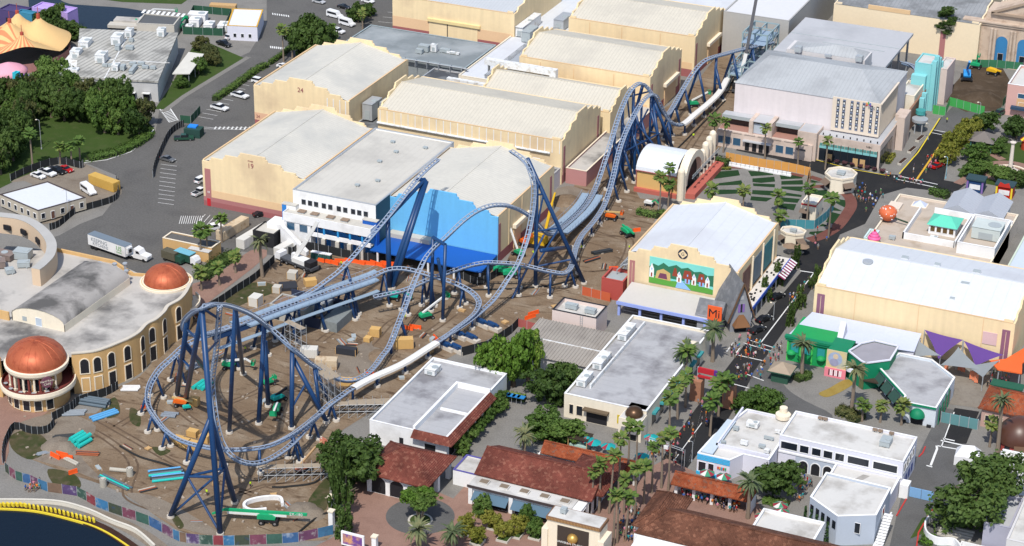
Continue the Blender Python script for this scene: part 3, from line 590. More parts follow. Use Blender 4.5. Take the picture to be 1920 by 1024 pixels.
for k in range(9): x=50.6+k*2; b=MB(); b.box(x-.15,107.6,7.6,x+.15,107.9,8.25); obj('roof_spotlight',b,DARK,t)
# terrace wing left of the tower
t=thing('terrace_building','pinkish terraced building with balconies left of the windowed tower','building',(34,108,0))
b=MB(); b.box(19.5,104.5,0,48.5,111.9,5.0); obj('lower_storey',b,PINKW,t)
b=MB(); b.box(19.6,106.2,5.004,48.4,111.9,5.05); obj('terrace_floor',b,mat('terracotta_floor',(.36,.19,.15)),t)
for x0,x1 in ((19.6,28.8),(36,43.5)):
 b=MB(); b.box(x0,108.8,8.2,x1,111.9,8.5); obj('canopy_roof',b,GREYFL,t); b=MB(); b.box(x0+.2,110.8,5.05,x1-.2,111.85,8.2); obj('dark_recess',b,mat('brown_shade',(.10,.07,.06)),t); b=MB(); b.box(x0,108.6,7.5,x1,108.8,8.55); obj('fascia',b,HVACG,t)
for x0,x1 in ((28.9,30.1),(34.6,35.9)): b=MB(); b.box(x0,105.4,5.0,x1,111.9,9.2); obj('tower_pier',b,PINKW,t)
b=MB(); b.box(30.1,106.4,5,34.6,106.6,8.2); obj('blue_screen',b,mat('pale_blue_glazing',(.42,.47,.53)),t); b=MB(); b.box(28.9,105.6,8.9,35.9,111.8,9.1); obj('tower_roof',b,GREYFL,t)
b=MB(); b.box(43.7,105.2,0,49.4,111.9,8.6); obj('end_block',b,PINKW,t); b=MB(); b.box(44,105.5,8.604,49.2,111.8,8.65); obj('end_roof',b,GREYFL,t)
for x in (21,22.5,25.6,38.6,41.6): win(t,'S',x+.2,1.2,2.2,2.2,104.5,GLASSB,METAL)
b=MB(); b.box(27.8,103.2,3.2,36.4,104.6,3.5); obj('entrance_canopy',b,GREYFL,t)
for x in (29,31.2,33.2,35): win(t,'S',x,.1,1.3,2.7,104.5,DARK,None,'doorway')
b=MB(); b.box(43.9,104.3,3.0,46.6,105.2,3.5); obj('awning',b,mat('grey_awning',(.12,.115,.12)),t); win(t,'S',45.2,.1,1.4,2.5,105.2,DARK,None,'doorway')
for x in range(20,48,4): b=MB(); b.box(x,104.3,5.0,x+3.2,104.5,5.3); obj('parapet_panel',b,PINKW,t)
# grey slab-roofed building behind
t=thing('slab_building','large flat pale-grey slab roof on posts behind the tower','building',(38,170,0))
b=MB(); b.box(20.3,154.6,12.6,55.8,189,13.4); obj('roof_slab',b,GREYFL,t)
b=MB(); b.box(22,157,0,49,187,12.5); obj('walls',b,mat('mid_grey_wall',(.33,.33,.34)),t)
for y in (156,166,176,187): b=MB(); b.box(54.4,y,0,55,y+.6,12.55); obj('post',b,METAL,t)
b=MB(); b.box(49.1,158,0,49.3,186,10); obj('dark_wall',b,mat('dark_blue_wall',(.03,.04,.09)),t)
for i,(y,x0,x1) in enumerate(((172.5,20.6,55.5),(168,32,52))): b=MB(); b.box(x0,y,13.4,x1,y+.25,13.55); obj('roof_seam',b,HVACG,t)
b=MB(); b.add([(28,146,17.8),(51,146,17.8),(51,154,17.8),(28,154,17.8),(41,150,19.8),(46.5,150,19.8)],[(0,1,5,4),(1,2,5),(2,3,4,5),(3,0,4)]); obj('hip_dormer',b,GREYRF,t)
b=MB(); b.box(27,146,0,51.5,154.4,17.75); obj('rear_block',b,GREYW,t)
for x in (31,50): equip(x,145,17.5,2,2,1.6,'metal exhaust stack behind the ridge of the grey hip roof',METAL,group='exhaust stacks behind the grey hip roof')
equip(40.5,144.5,17.5,2,1,.6,'low pair of vents behind the grey hip roof ridge',METAL,group=None)
t=flatbuild('flat_building','grey metal-clad building with white roof at the top centre',-4.5,17.5,180,235,14.5,mat('ribbed_grey_cladding',(.42,.41,.39),.7,.05,.1,seam=(1,1.6,.12)),mat('pale_grey_membrane',(.62,.62,.63),.7,.05,.05),par=.3)
t=stage('sound_stage','tan building with streaky grey roof and orange trim at the top right',24.5,73,207.5,255,13,'x',mat('streaky_grey_roof',(.27,.28,.29),.8,.2,.1,dirt=(.17,.175,.18),da=.4,ds=.15,seam=(0,1.2,.2)),wall=mat('pale_tan_wall',(.80,.66,.46),.85,.04,.1))
band(t,'S',60.5,62.3,0,9,207.5,MAROON2,'pilaster_stripe',.08)
b=MB(); b.box(36,207.4,12.9,50,207.9,14.3); obj('raised_parapet',b,TRIMTAN,t)
flatbuild('flat_building','white-roofed building cut by the top edge behind the stages',-46,-8,196,225,9,CREAMW,WHITERF,par=.3)
def tile_mat(name,c1,c2,c3,ax):
 m=bpy.data.materials.new(name); m.use_nodes=True; n=m.node_tree.nodes; L=m.node_tree.links; b=n['Principled BSDF']; b.inputs['Roughness'].default_value=.85; b.inputs['Specular IOR Level'].default_value=.2
 g=n.new('ShaderNodeNewGeometry').outputs['Position']
 v=n.new('ShaderNodeTexVoronoi'); v.inputs['Scale'].default_value=1.9; L.new(g,v.inputs['Vector'])
 r=n.new('ShaderNodeSeparateColor'); L.new(v.outputs['Color'],r.inputs[0])
 k=n.new('ShaderNodeValToRGB'); e=k.color_ramp.elements; e[0].position=.1; e[0].color=(*c1,1); e[1].position=.75; e[1].color=(*c2,1); x=e.new(.97); x.color=(*c3,1); L.new(r.outputs[0],k.inputs[0])
 nz=n.new('ShaderNodeTexNoise'); nz.inputs['Scale'].default_value=.25; nz.inputs['Detail'].default_value=5; L.new(g,nz.inputs['Vector'])
 mr=n.new('ShaderNodeMapRange'); mr.inputs[1].default_value=.3; mr.inputs[2].default_value=.7; mr.inputs[3].default_value=.65; mr.inputs[4].default_value=1.3; L.new(nz.outputs['Fac'],mr.inputs[0])
 s=n.new('ShaderNodeVectorMath'); s.operation='SCALE'; L.new(k.outputs[0],s.inputs[0]); L.new(mr.outputs[0],s.inputs['Scale']); L.new(s.outputs[0],b.inputs['Base Color'])
 w=n.new('ShaderNodeTexWave'); w.bands_direction='X' if ax==0 else 'Y'; w.inputs['Scale'].default_value=.9; w.inputs['Distortion'].default_value=.4; L.new(g,w.inputs['Vector'])
 bp=n.new('ShaderNodeBump'); bp.inputs['Distance'].default_value=.12; bp.inputs['Strength'].default_value=.8; L.new(w.outputs['Fac'],bp.inputs['Height']); L.new(bp.outputs[0],b.inputs['Normal'])
 MATS[name]=m; return m
RT1=tile_mat('dark_red_roof_tiles',(.145,.042,.030),(.175,.052,.036),(.24,.095,.065),0)
RT2=tile_mat('orange_red_roof_tiles',(.24,.055,.022),(.31,.085,.035),(.20,.09,.06),0)
RT3=tile_mat('brown_roof_tiles',(.11,.046,.028),(.145,.06,.036),(.20,.09,.055),0)
def tileroof(t,x0,x1,y0,y1,z0,z1,m,hip=0,ridge='x',eave=.25,name='tile_roof'):
 if ridge=='x': ym=(y0+y1)/2; p,q=(x0+hip,ym,z1),(x1-hip,ym,z1); F=[(0,1,5,4),(1,2,5),(2,3,4,5),(3,0,4)]
 else: xm=(x0+x1)/2; p,q=(xm,y0+hip,z1),(xm,y1-hip,z1); F=[(0,1,4),(1,2,5,4),(2,3,5),(3,0,4,5)]
 A=[(x0,y0,z0),(x1,y0,z0),(x1,y1,z0),(x0,y1,z0)]; b=MB(); b.add(A+[p,q],F)
 D=[(a[0],a[1],z0-eave) for a in A]; b.add(A+D,[(0,4,5,1),(1,5,6,2),(2,6,7,3),(3,7,4,0),(7,6,5,4)]); o=obj(name,b,m,t)
 b=MB(); b.beam(p,q,.45,.22);
 if hip>0:
  for a,e in (((0),p),((3),p),(1,q),(2,q)) if ridge=='x' else ((0,p),(1,p),(2,q),(3,q)): b.beam(A[a],e,.4,.18)
 obj('ridge_tiles',b,m,o); return o
# ------------------------------------------------ theatre front, mural, emblem
t=TMN
band(t,'S',32.7,34.1,3,11.1,-1.7,MAROON2,'pilaster_stripe',.06); band(t,'S',33.35,33.45,4,10.5,-1.76,TAN,'pilaster_line',.04)
band(t,'S',34.1,44.7,3.2,4.9,-1.7,mat('pale_blue_base',(.42,.52,.75)),'painted_band'); band(t,'S',44.7,54.5,3.2,4.5,-1.7,CREAMTRIM,'painted_band')
band(t,'E',-1.2,30.5,3.5,3.9,61,TRIMTAN,'cornice',.25)
mx0,mz0,mx1,mz1=37.95,6.05,54.75,13.2; Y=-1.84
o=band(t,'S',mx0,mx1,mz0,mz1,-1.7,mat('mural_turquoise_sky',(.20,.62,.55),.8,.1,.3),'mural_panel',.12)
def mp(pts,m,d,name='mural_shape'):
 b=MB(); b.poly([(mx0+u*(mx1-mx0),Y-d,mz0+v*(mz1-mz0)) for u,v in pts]); b.f=[tuple(reversed(f)) for f in b.f] if Vector((b.v[1]-b.v[0])).cross(b.v[2]-b.v[1]).y>0 else b.f; return obj(name,b,m,o)
MG=mat('mural_green',(.03,.16,.09)); ML=mat('mural_lawn',(.10,.32,.05)); MR_=mat('mural_roof_red',(.28,.055,.03)); MWh=mat('mural_white',(.78,.78,.76)); MB_=mat('mural_blue',(.25,.45,.75)); MT=mat('mural_tan',(.55,.38,.15))
mp([(0,.62),(.06,.75),(.14,.7),(.22,.85),(.3,.74),(.42,.86),(.5,.76),(.6,.84),(.7,.72),(.8,.78),(.9,.68),(1,.72),(1,.3),(0,.3)],MG,.01)
mp([(0,0),(1,0),(1,.18),(.7,.3),(.5,.26),(.3,.2),(.12,.28),(0,.3)],ML,.02); mp([(.42,0),(.66,0),(.5,.34),(.46,.34)],MB_,.03)
for u,w_,h_,c in ((.04,.07,.55,MWh),(.47,.075,.42,MWh),(.60,.08,.40,MB_),(.70,.07,.44,MWh),(.82,.08,.40,MB_),(.91,.07,.44,MWh)):
 mp([(u-w_/2,.22),(u+w_/2,.22),(u+w_/2,.22+h_*.6),(u,.22+h_),(u-w_/2,.22+h_*.6)],c,.035,'painted_house'); mp([(u-.012,.24),(u+.012,.24),(u+.012,.4),(u-.012,.4)],MR_,.045,'painted_door')
 mp([(u-.009,.5),(u+.009,.5),(u+.009,.58),(u-.009,.58)],MB_,.045,'painted_window')
for u0,u1,v in ((.36,.45,.62),(.52,.68,.60),(.75,.88,.58)): mp([(u0,v-.2),(u1,v-.2),(u1-.03,v+.12),(u0+.03,v+.12)],MR_,.04,'painted_roof')
mp([(.10,.22),(.34,.2),(.33,.5),(.22,.62),(.12,.5)],MT,.04); mp([(.14,.24),(.29,.24),(.27,.44),(.17,.44)],mat('mural_plum',(.16,.05,.10)),.05)
b=MB(); EMC=(46.5,-1.7,15.4); NAVY=mat('emblem_navy',(.02,.025,.05))
ring=[(1.3*math.cos(2*math.pi*k/28),1.3*math.sin(2*math.pi*k/28)) for k in range(28)]; b.add([(EMC[0]+u,-1.78,EMC[2]+v) for u,v in ring]+[(EMC[0]+u,-1.69,EMC[2]+v) for u,v in ring],[tuple(range(28))]+[(k,28+k,28+(k+1)%28,(k+1)%28) for k in range(28)]); e=obj('emblem_disc',b,NAVY,t)
b=MB(); b.poly([(EMC[0]+u*1.15,-1.80,EMC[2]+v*1.15) for u,v in ((0,-1),(1,0),(0,1),(-1,0))]); obj('emblem_diamond',b,TAN,e)
text('G',1.25,NAVY,(EMC[0],-1.82,EMC[2]),FS,e,'emblem_letter')
for y0,y1,c in ((2,8,'7a5a50'),(11,17,'6a7a86'),(19,26,'3d7a80')):
 p=band(t,'E',y0,y1,4.6,11.6,61,mat('poster_'+c,c,.7,.35,.4),'poster',.12)
 band_=MB(); band_.box(61.1,y0-.2,4.4,61.22,y1+.2,4.6); obj('poster_frame',band_,DARK,p)
for y in (9.5,18,27): band(t,'E',y-.2,y+.2,4,13,61,CREAMTRIM,'pilaster',.35)
# shop canopy along the theatre's street side
t=thing('street_canopy','white-topped shop canopy with blue edge and striped awning along the theatre side','canopy',(63,14,0))
b=MB(); b.box(61.3,-1,3.6,64.6,31,3.9); obj('canopy_roof',b,mat('speckled_white_roof',(.66,.62,.57),.8,.3,1.6),t); b=MB(); b.box(64.6,-1,3.0,64.8,31,4.0); obj('fascia',b,mat('royal_blue_trim',(.05,.12,.50)),t)
for i in range(8): y=0+i*4; b=MB(); b.box(64.3,y,0,64.55,y+.25,3.6); obj('post',b,WHITEW,t)
for i in range(16): b=MB(); y=20+i*.7; b.add([(64.7,y,3.9),(64.7,y+.7,3.9),(66.6,y+.7,2.9),(66.6,y,2.9)],[(3,2,1,0)]); obj('awning_stripe',b,WHITEW if i%2 else mat('plum_stripe',(.25,.03,.10)),t)
b=MB(); b.box(61.3,-.5,0,61.5,30,3.6); obj('shop_front',b,GLASSD,t)
random.seed(5)
for i in range(26): x,y=random.uniform(61.8,64),random.uniform(0,30); b=MB(); b.box(x-.2,y-.25,3.9,x+.2,y+.25,4.25); obj('roof_ornament',b,DARK,t)
# curved lattice shade on the theatre's left, red screen box
t=thing('lattice_shade','curved grey lattice shade leaning on the theatre left wall','shade structure',(30,8,0))
for i in range(7):
 y=1.5+i*2.8; b=MB(); b.tube([(32.0,y,9.5-.3*abs(i-3)),(29.8,y,8.6-.3*abs(i-3)),(28.2,y,6.0),(27.8,y,0)],.16,6); obj('rib',b,METAL,t)
for z,x in ((9.0,31),(7.4,29),(4,27.9)): b=MB(); b.tube([(x,1.5,z),(x,18.3,z)],.12,6); obj('rail',b,METAL,t)
b=MB(); b.add([(31.8,1.6,9.2),(28.6,1.6,6.6),(28.6,18.2,6.6),(31.8,18.2,9.2)],[(0,1,2,3)]); obj('mesh_panel',b,mat('grey_mesh',(.16,.17,.18),.8,.2,2),t)
t=flatbuild('screen_box','red-walled service enclosure left of the theatre',26,31.8,-3.5,3.5,5.5,mat('brick_red_panel',(.42,.075,.06),.8,.06,.3),HVACG,par=.8)
# blue-posted canopy in front of the mural
t=thing('queue_canopy','long pale-grey canopy roof on light blue posts below the mural','canopy',(45,-7,0))
b=MB(); b.add([(33.2,-11,4.0),(57.1,-11.4,4.0),(55.6,-2.2,5.4),(33.6,-2.2,5.4),(33.2,-11,3.7),(57.1,-11.4,3.7),(55.6,-2.2,5.1),(33.6,-2.2,5.1)],[(0,1,2,3),(7,6,5,4),(3,7,4,0),(1,5,6,2)]); obj('roof',b,mat('pale_warm_grey_roof',(.50,.475,.445),.75,.05,.1),t)
PB=mat('periwinkle_trim',(.30,.38,.75)); b=MB(); b.box(33.1,-11.45,3.2,57.1,-11.2,4.05); obj('fascia',b,PB,t)
for x in (33.6,39.1,44.7,50.5,56): b=MB(); b.box(x-.3,-10.9,0,x+.3,-10.3,3.7); obj('post',b,PB,t)
b=MB(); b.box(33.5,-3,.02,56,-2.6,3.5); obj('back_wall',b,DARK,t)
for k in range(5): b=MB(); y=-9.5+k*1.5; b.box(34,y,.9,55.5,y+.06,.98); obj('queue_rail',b,METAL,t)
# fairy-tale slate house on the corner
SLT=mat('slate_shingles',(.15,.155,.165),.85,.25,.8,bump=.05,bs=3,dirt=(.22,.22,.23),da=.3,ds=.6); STN=mat('grey_stucco',(.27,.275,.30),.9,.15,.6)
ang=R(36); ca=Vector((math.cos(ang),math.sin(ang),0)); cb=Vector((-ca.y,ca.x,0)); o0=Vector((62.4,-4.6,0))
def L3(u,v,z): p=o0+ca*u+cb*v; return (p.x,p.y,z)
t=thing('storybook_shop','crooked grey storybook shop with steep slate roof on the street corner','shop',(61.6,-5.2,0))
b=MB(); b.prism([L3(-2.6,-2.2,0),L3(2.6,-2.2,0),L3(2.6,5,0),L3(-2.6,5,0)],0,4.6); b.add([L3(-2.6,-2.2,4.6),L3(2.6,-2.2,4.6),L3(.2,-2.2,12.6)],[(0,1,2)]); obj('wall',b,STN,t)
b=MB(); b.add([L3(-3.4,-2.7,2.8),L3(.2,-2.7,13),L3(-.9,6,14.6),L3(-4.6,6,4),L3(3.4,-2.7,3.6),L3(3.6,6,4.5)],[(0,1,2,3),(1,4,5,2)]); obj('slate_roof',b,SLT,t)
b=MB(); b.beam(L3(-3.4,-2.8,2.8),L3(.2,-2.8,13.1),.35); b.beam(L3(3.4,-2.8,3.6),L3(.2,-2.8,13.1),.35); obj('barge_board',b,mat('brown_board',(.13,.075,.045)),t)
b=MB(); b.add([L3(-2.2,-2.4,2.0),L3(2.2,-2.4,2.0),L3(2.0,-4.0,1.8),L3(-2,-4,1.8),L3(-.6,-2.4,4.6),L3(.6,-2.4,4.6)],[(3,2,5,4),(0,3,4),(2,1,5)]); obj('thatched_porch',b,mat('brown_thatch',(.19,.09,.04)),t)
b=MB(); b.prism([L3(-1.5,-2.3,0),L3(1.5,-2.3,0),L3(1.5,-2.26,0),L3(-1.5,-2.26,0)],0,2.4); obj('doorway',b,DARK,t)
VIO=mat('violet_shutter',(.22,.13,.36))
for u in (-.55,.55): b=MB(); b.prism([L3(u-.3,-2.28,0),L3(u+.3,-2.28,0),L3(u+.3,-2.2,0),L3(u-.3,-2.2,0)],5.2,7.4); obj('shutter',b,VIO,t)
b=MB(); b.prism([L3(-.25,-2.26,0),L3(.25,-2.26,0),L3(.25,-2.2,0),L3(-.25,-2.2,0)],5.2,7.4); obj('window',b,GLASSD,t)
b=MB(); b.prism([L3(-.5,-2.3,0),L3(.5,-2.3,0),L3(.5,-2.2,0),L3(-.5,-2.2,0)],8.6,9.6); obj('round_plaque',b,GREYFL,t)
t=thing('slate_annex','low slate-roofed annex carrying the orange sign beside the storybook shop','shop',(56.5,-8,0))
b=MB(); b.box(54,-10.8,0,59.5,-4.5,4.5); obj('wall',b,STN,t)
b=MB(); b.add([(53.3,-11.2,3.6),(60,-11.2,3.6),(60,-7.5,7.6),(53.3,-7.5,7.6),(60,-3.8,4.2),(53.3,-3.8,4.2)],[(0,1,2,3),(3,2,4,5)]); b.add([(60,-11.2,3.6),(60,-3.8,4.2),(60,-7.5,7.6)],[(0,1,2)]); b.add([(53.3,-11.2,3.6),(53.3,-3.8,4.2),(53.3,-7.5,7.6)],[(0,2,1)]); obj('slate_roof',b,SLT,t)
b=MB(); b.box(56.8,-11.6,4.2,60.4,-11.3,8.0); s=obj('sign_board',b,mat('sign_orange',(.80,.12,.03),.6,.05),t)
text('Mi',3.1,DARK,(58.5,-11.62,6.0),FS,s,'sign_letters');
# pink box, ribbed shed, white-roofed building in the middle
t=flatbuild('pink_building','small pale pink building with dark parapet edge beside the dirt',22,33.5,-26,-18.6,6,mat('pale_pink_wall',(.70,.58,.53),.85,.04,.2),OFFW,par=.9,trim=DARK)
equip(25.5,-22,5.1,3,1.4,1.1,'duct unit on the left half of the pale pink building roof',HVACG,group=None); equip(30.6,-22.3,5.1,2.6,1.6,1.0,'duct unit on the right half of the pale pink building roof',HVACG,group=None)
b=MB(); b.tube([(29.4,-26.1,0.2),(29.4,-26.1,6)],.06,5); b.tube([(30,-26.1,0.2),(30,-26.1,6)],.06,5)
for z in range(1,12): b.tube([(29.4,-26.1,z*.5),(30,-26.1,z*.5)],.04,4)
obj('ladder',b,METAL,t)
t=thing('ribbed_shed','low shed with grey ribbed metal roof beside the green trees','shed',(30,-37,0))
RIB=mat('ribbed_grey_roof',(.33,.30,.265),.7,.08,.1,dirt=(.24,.215,.19),da=.3,ds=.1)
b=MB(); b.box(20.6,-45.2,0,39.8,-29.4,3.4); obj('walls',b,GREYW,t)
b=MB(); b.add([(20,-45.8,3.5),(40.3,-45.8,3.5),(40.3,-28.9,4.6),(20,-28.9,4.6)],[(0,1,2,3)]); rf=obj('roof_sheet',b,RIB,t)
for i in range(25): x=20.3+i*.82; b=MB(); b.beam((x,-45.8,3.56),(x,-28.9,4.66),.2,.16); obj('roof_rib',b,RIB,rf)
b=MB(); b.box(20,-38.2,4.02,40.3,-37.9,4.2); obj('roof_joint',b,HVAC,rf)
WROOF=mat('weathered_white_roof',(.40,.40,.41),.8,.14,.1,dirt=(.20,.195,.205),da=.3,ds=.1,seam=(1,2.2,.08,.05))
t=flatbuild('studio_shop','long cream building with weathered white roof, arched corner and dark ball ornament',40.8,60.6,-63.8,-20.5,6,CREAMW,WROOF,par=.7,trim=WHITEW)
for x,w_ in ((44.6,1.4),(42.6,.9)): win(t,'S',x,1.2,w_,2.4,-63.8,GLASSD,CREAMTRIM)
b=MB(); b.box(45.8,-65.2,3.4,51.8,-63.8,3.8); obj('entrance_canopy',b,mat('brown_metal',(.13,.095,.06)),t); win(t,'S',48.8,.1,5,3.0,-63.8,DARK,None,'doorway')
for x,c in ((54.2,'c8b030'),(57.4,'2a9aa0')): band(t,'S',x-.5,x+.5,1.4,3.6,-63.8,mat('poster_'+c,c,.6,.3,1.5),'poster',.06)
for y in (-60,-55,-50,-45,-40,-35,-30): band(t,'E',y,y+2.6,.4,3.2,60.6,GLASSD,'shop_window',.05); band(t,'E',y-.1,y+2.8,3.4,3.9,60.6,mat('awning_teal',(.05,.28,.30)),'awning',.9)
b=MB(); b.box(55.4,-67.5,0,60.8,-63.9,5.2); obj('corner_bay',b,CREAMW,t); b=MB(); b.box(55.6,-67.3,5.204,60.6,-60,5.3); obj('corner_bay_roof',b,OFFW,t)
b=MB(); b.add([(56.2,-67.6,3.2),(60,-67.6,3.2),(60,-68.8,2.4),(56.2,-68.8,2.4)],[(0,1,2,3)]); obj('awning',b,mat('grey_awning',(.12,.115,.12)),t); win(t,'S',58.1,.1,3.2,2.6,-67.5,DARK,None,'doorway')
b=MB(); b.rev((58.2,-65.2,5.3),[(0,2.1),(.9,1.95),(1.6,1.45),(2.0,.7),(2.05,.2),(1.9,0)],20); b.sm=True; obj('dark_dome',b,mat('bronze_dome',(.10,.055,.03),.35,.1,1,metal=.5),t)
prof=[(math.cos(math.pi*k/10),math.sin(math.pi*k/10)) for k in range(11)]
b=MB(); vs=[(60.95,-33+4.2*c,5.2+3.4*s) for c,s in prof]+[(59.6,-33+4.2*c,5.2+3.4*s) for c,s in prof]; b.add(vs,[(i,i+1,12+i,11+i) for i in range(10)]+[tuple(range(11))]+[tuple(reversed(range(11,22)))]); obj('arched_parapet',b,CREAMTRIM,t)
for x,y,l in ((42.9,-30,'long white roof duct unit at the back of the weathered white roof'),(42.9,-46,'long white roof duct unit at the middle of the weathered white roof'),(42.6,-56,'low white roof duct unit near the front of the weathered white roof')): equip(x,y,5.3,2.2,6.5 if 'low' not in l else 5,1.6,l,HVAC,group=None)
b=MB(); b.box(44.6,-58,5.3,45,-23,6.3); obj('roof_divider',b,HVAC,t)
# white-roofed building with tiled skirt, lower middle
t=flatbuild('plaza_shop','white building with grey weathered roof and red tile skirt beside the shrub row',6.2,25,-92.5,-60,5.6,WHITEW,WROOF,par=.5,trim=WHITEW)
b=MB(); b.box(16.6,-92,5.1,17.2,-69.5,6.4); obj('roof_divider',b,WHITEW,t); b=MB(); b.box(17.2,-70,5.1,25.2,-69.5,6.4); obj('roof_divider',b,WHITEW,t); b=MB(); b.box(18,-81,5.1,25,-80.5,5.6); obj('roof_divider',b,WHITEW,t)
b=MB(); b.add([(17,-92.4,5.9),(25.2,-92.4,5.9),(26.9,-94.2,4.6),(17,-94.2,4.6),(25.2,-70,5.9),(26.9,-70,4.6)],[(3,2,1,0),(2,5,4,1)]); obj('tile_skirt',b,RT1,t)
win(t,'S',14,1,1,2,-92.5,DARK,None,'door'); win(t,'S',21,.2,2.6,2.8,-92.5,DARK,None,'doorway')
for y in (-90,-86,-82,-78,-74): win(t,'E',y,.2,2.6,3,25,DARK,None,'doorway'); b=MB(); b.box(25.9,y+1.6,0,26.3,y+2,4.4); obj('post',b,mat('pale_post',(.6,.5,.4)),t)
equip(9,-66,5.1,2.6,3.4,1.3,'twin-fan condenser beside the grey weathered roof',HVAC,group=None)
# red-tiled pavilion
t=thing('entry_pavilion','white arched pavilion with dark red hipped tile roof by the round paving','pavilion',(21.5,-104,0))
tileroof(t,14,29.9,-112.2,-97.8,5,9,RT1,hip=6.5)
for x0,x1,y0,y1 in ((15.2,28.8,-111,-110.4),(28.2,28.8,-110.4,-99),(15.2,15.8,-110.4,-99),(15.2,28.8,-99,-98.4)):
 b=MB(); b.box(x0,y0,3.6,x1,y1,4.7); obj('beam',b,WHITEW,t)
for x,y in ((15.6,-110.7),(20,-110.7),(24.2,-110.7),(28.5,-110.7),(28.5,-104.8),(28.5,-99),(15.5,-99)): b=MB(); b.box(x-.5,y-.5,0,x+.5,y+.5,3.6); obj('pier',b,WHITEW,t)
for x in (17.8,22.1,26.4): archwin(t,'S',x,.1,3.3,4,-111.0,DARK,WHITEW,'arch')
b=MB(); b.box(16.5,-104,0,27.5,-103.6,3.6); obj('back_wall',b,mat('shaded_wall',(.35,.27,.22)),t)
t=thing('garden_wall','white curving garden wall beside the pavilion','wall',(12,-105,0)); b=MB(); b.ribbon(smooth([Vector(q) for q in ((9.5,-112,0),(10.5,-107,0),(13,-104,0),(15.4,-103.6,0))],5),.4,0,2.6); obj('wall_body',b,WHITEW,t)
# gate link, long tiled building with blue awnings
t=flatbuild('gate_link','flat white gateway roof with purple edge between pavilion and long tiled building',30.5,37,-101,-94,3.6,WHITEW,OFFW,par=.2,trim=mat('indigo_edge',(.10,.09,.30)))
t=thing('ticket_building','long white building with dark red tile roof and blue awnings','building',(50,-100,0))
b=MB(); b.box(36.9,-106.3,0,62,-90,4.2); obj('walls',b,WHITEW,t)
b=MB(); b.box(36.6,-106.7,4.2,60,-102.3,4.5); obj('front_roof',b,OFFW,t); b=MB(); b.box(36.5,-106.9,4.1,60,-106.7,4.65); obj('fascia',b,mat('dark_fascia',(.06,.045,.045)),t)
tileroof(t,36.2,63,-102.6,-89.5,5,8.2,RT1,hip=0); tileroof(t,54,64.5,-100,-85.5,5.1,7.8,RT1,hip=5,ridge='y')
for i in range(5):
 x=39.4+i*4.6; s=thing('skylight','square skylight on the front roof of the long tiled building','skylight',(x,-104.4,4.5),'skylights in a row on the front roof'); b=MB(); b.box(x-1.1,-105.2,4.5,x+1.1,-103.6,4.8); obj('kerb',b,OFFW,s); b=MB(); b.box(x-.9,-105.05,4.8,x+.9,-103.75,4.95); obj('glazing',b,mat('bronze_glazing',(.22,.17,.12),.4,.2,2),s)
AWN=mat('slate_blue_awning',(.085,.15,.21),.8,.08,.5)
for x0,x1 in ((38,46),(47,56)):
 b=MB(); b.add([(x0,-106.4,3.4),(x1,-106.4,3.4),(x1,-108.4,2.1),(x0,-108.4,2.1)],[(3,2,1,0)]); obj('awning',b,AWN,t); win(t,'S',(x0+x1)/2,.1,x1-x0-.6,2.2,-106.3,DARK,None,'shop_window')
for x in (37.2,46.5,56.5): b=MB(); b.box(x-.45,-106.75,0,x+.45,-106.3,4.1); obj('pier',b,WHITEW,t)
for y in (-104,-101,-98,-95,-92): win(t,'E',y,.1,1.6,3.4,62,DARK,WHITEW,'archway')
# tiled arcades
for n,(x0,x1,y0,y1,lab) in enumerate(((44.6,66.8,-86.6,-81.8,'tiled arcade roof on white posts behind the long tiled building'),(74.8,92.4,-87,-81.8,'tiled arcade roof sheltering a waiting crowd left of the oak'))):
 t=thing('arcade',lab,'arcade',((x0+x1)/2,-84,0)); tileroof(t,x0,x1,y0,y1,3.7,5.4,RT2,hip=0)
 for i in range(5): x=x0+.8+i*(x1-x0-1.6)/4; b=MB(); b.box(x-.32,y0+1.3,0,x+.32,y0+1.95,3.5); obj('post',b,WHITEW,t); b=MB(); b.box(x-.3,y1-1.2,0,x+.3,y1-.7,3.5); obj('post',b,WHITEW,t)
 b=MB(); b.box(x0,y0+1.1,3.3,x1,y0+1.3,3.7); obj('beam',b,mat('dark_timber',(.05,.035,.025)),t)
 b=MB(); b.box(x1-.4,y0+.4,0,x1-.1,y1-.4,3.4) if n else b.box(x0-.9,y0+.8,0,x0-.5,y1+.6,2.6); obj('end_wall',b,WHITEW,t)
# brown-roofed building at the bottom edge
t=thing('gate_house','white building with large brown tile roof cut by the bottom edge','building',(92,-112,0))
b=MB(); b.box(77.3,-124,0,114,-103,6.6); obj('walls',b,WHITEW,t); b=MB(); b.box(75.6,-110,0,82,-98,6.9); obj('wing_walls',b,WHITEW,t)
tileroof(t,76.6,117,-113.2,-100.6,7.2,10.2,RT3,hip=5.0); tileroof(t,75,83,-111,-96.4,7.3,9.9,RT3,hip=3.6,ridge='y'); tileroof(t,92,117,-124,-108.5,6.9,10.0,RT3,hip=6)
b=MB(); b.box(90.5,-124.2,0,91,-113,6.9); obj('side_wall',b,WHITEW,t)
archwin(t,'S',79.6,3.4,1.5,2.2,-124.05,DARK,WHITEW)
b=MB(); b.box(76.4,-113.4,0,91,-113.0,6.8); obj('front_wall',b,WHITEW,t)
archwin(t,'S',79.4,3.6,1.5,2.0,-113.4,GLASSD,WHITEW)
for x in (83.2,86.2,89): win(t,'S',x,3.5,2.3,1.9,-113.4,GLASSD,CREAMTRIM)
t=flatbuild('flat_annex','flat cream-white roof with blue parapet shadow between brown roofs and the blue-grey hall',97,110,-101,-92.5,6.5,WHITEW,OFFW,par=.6)
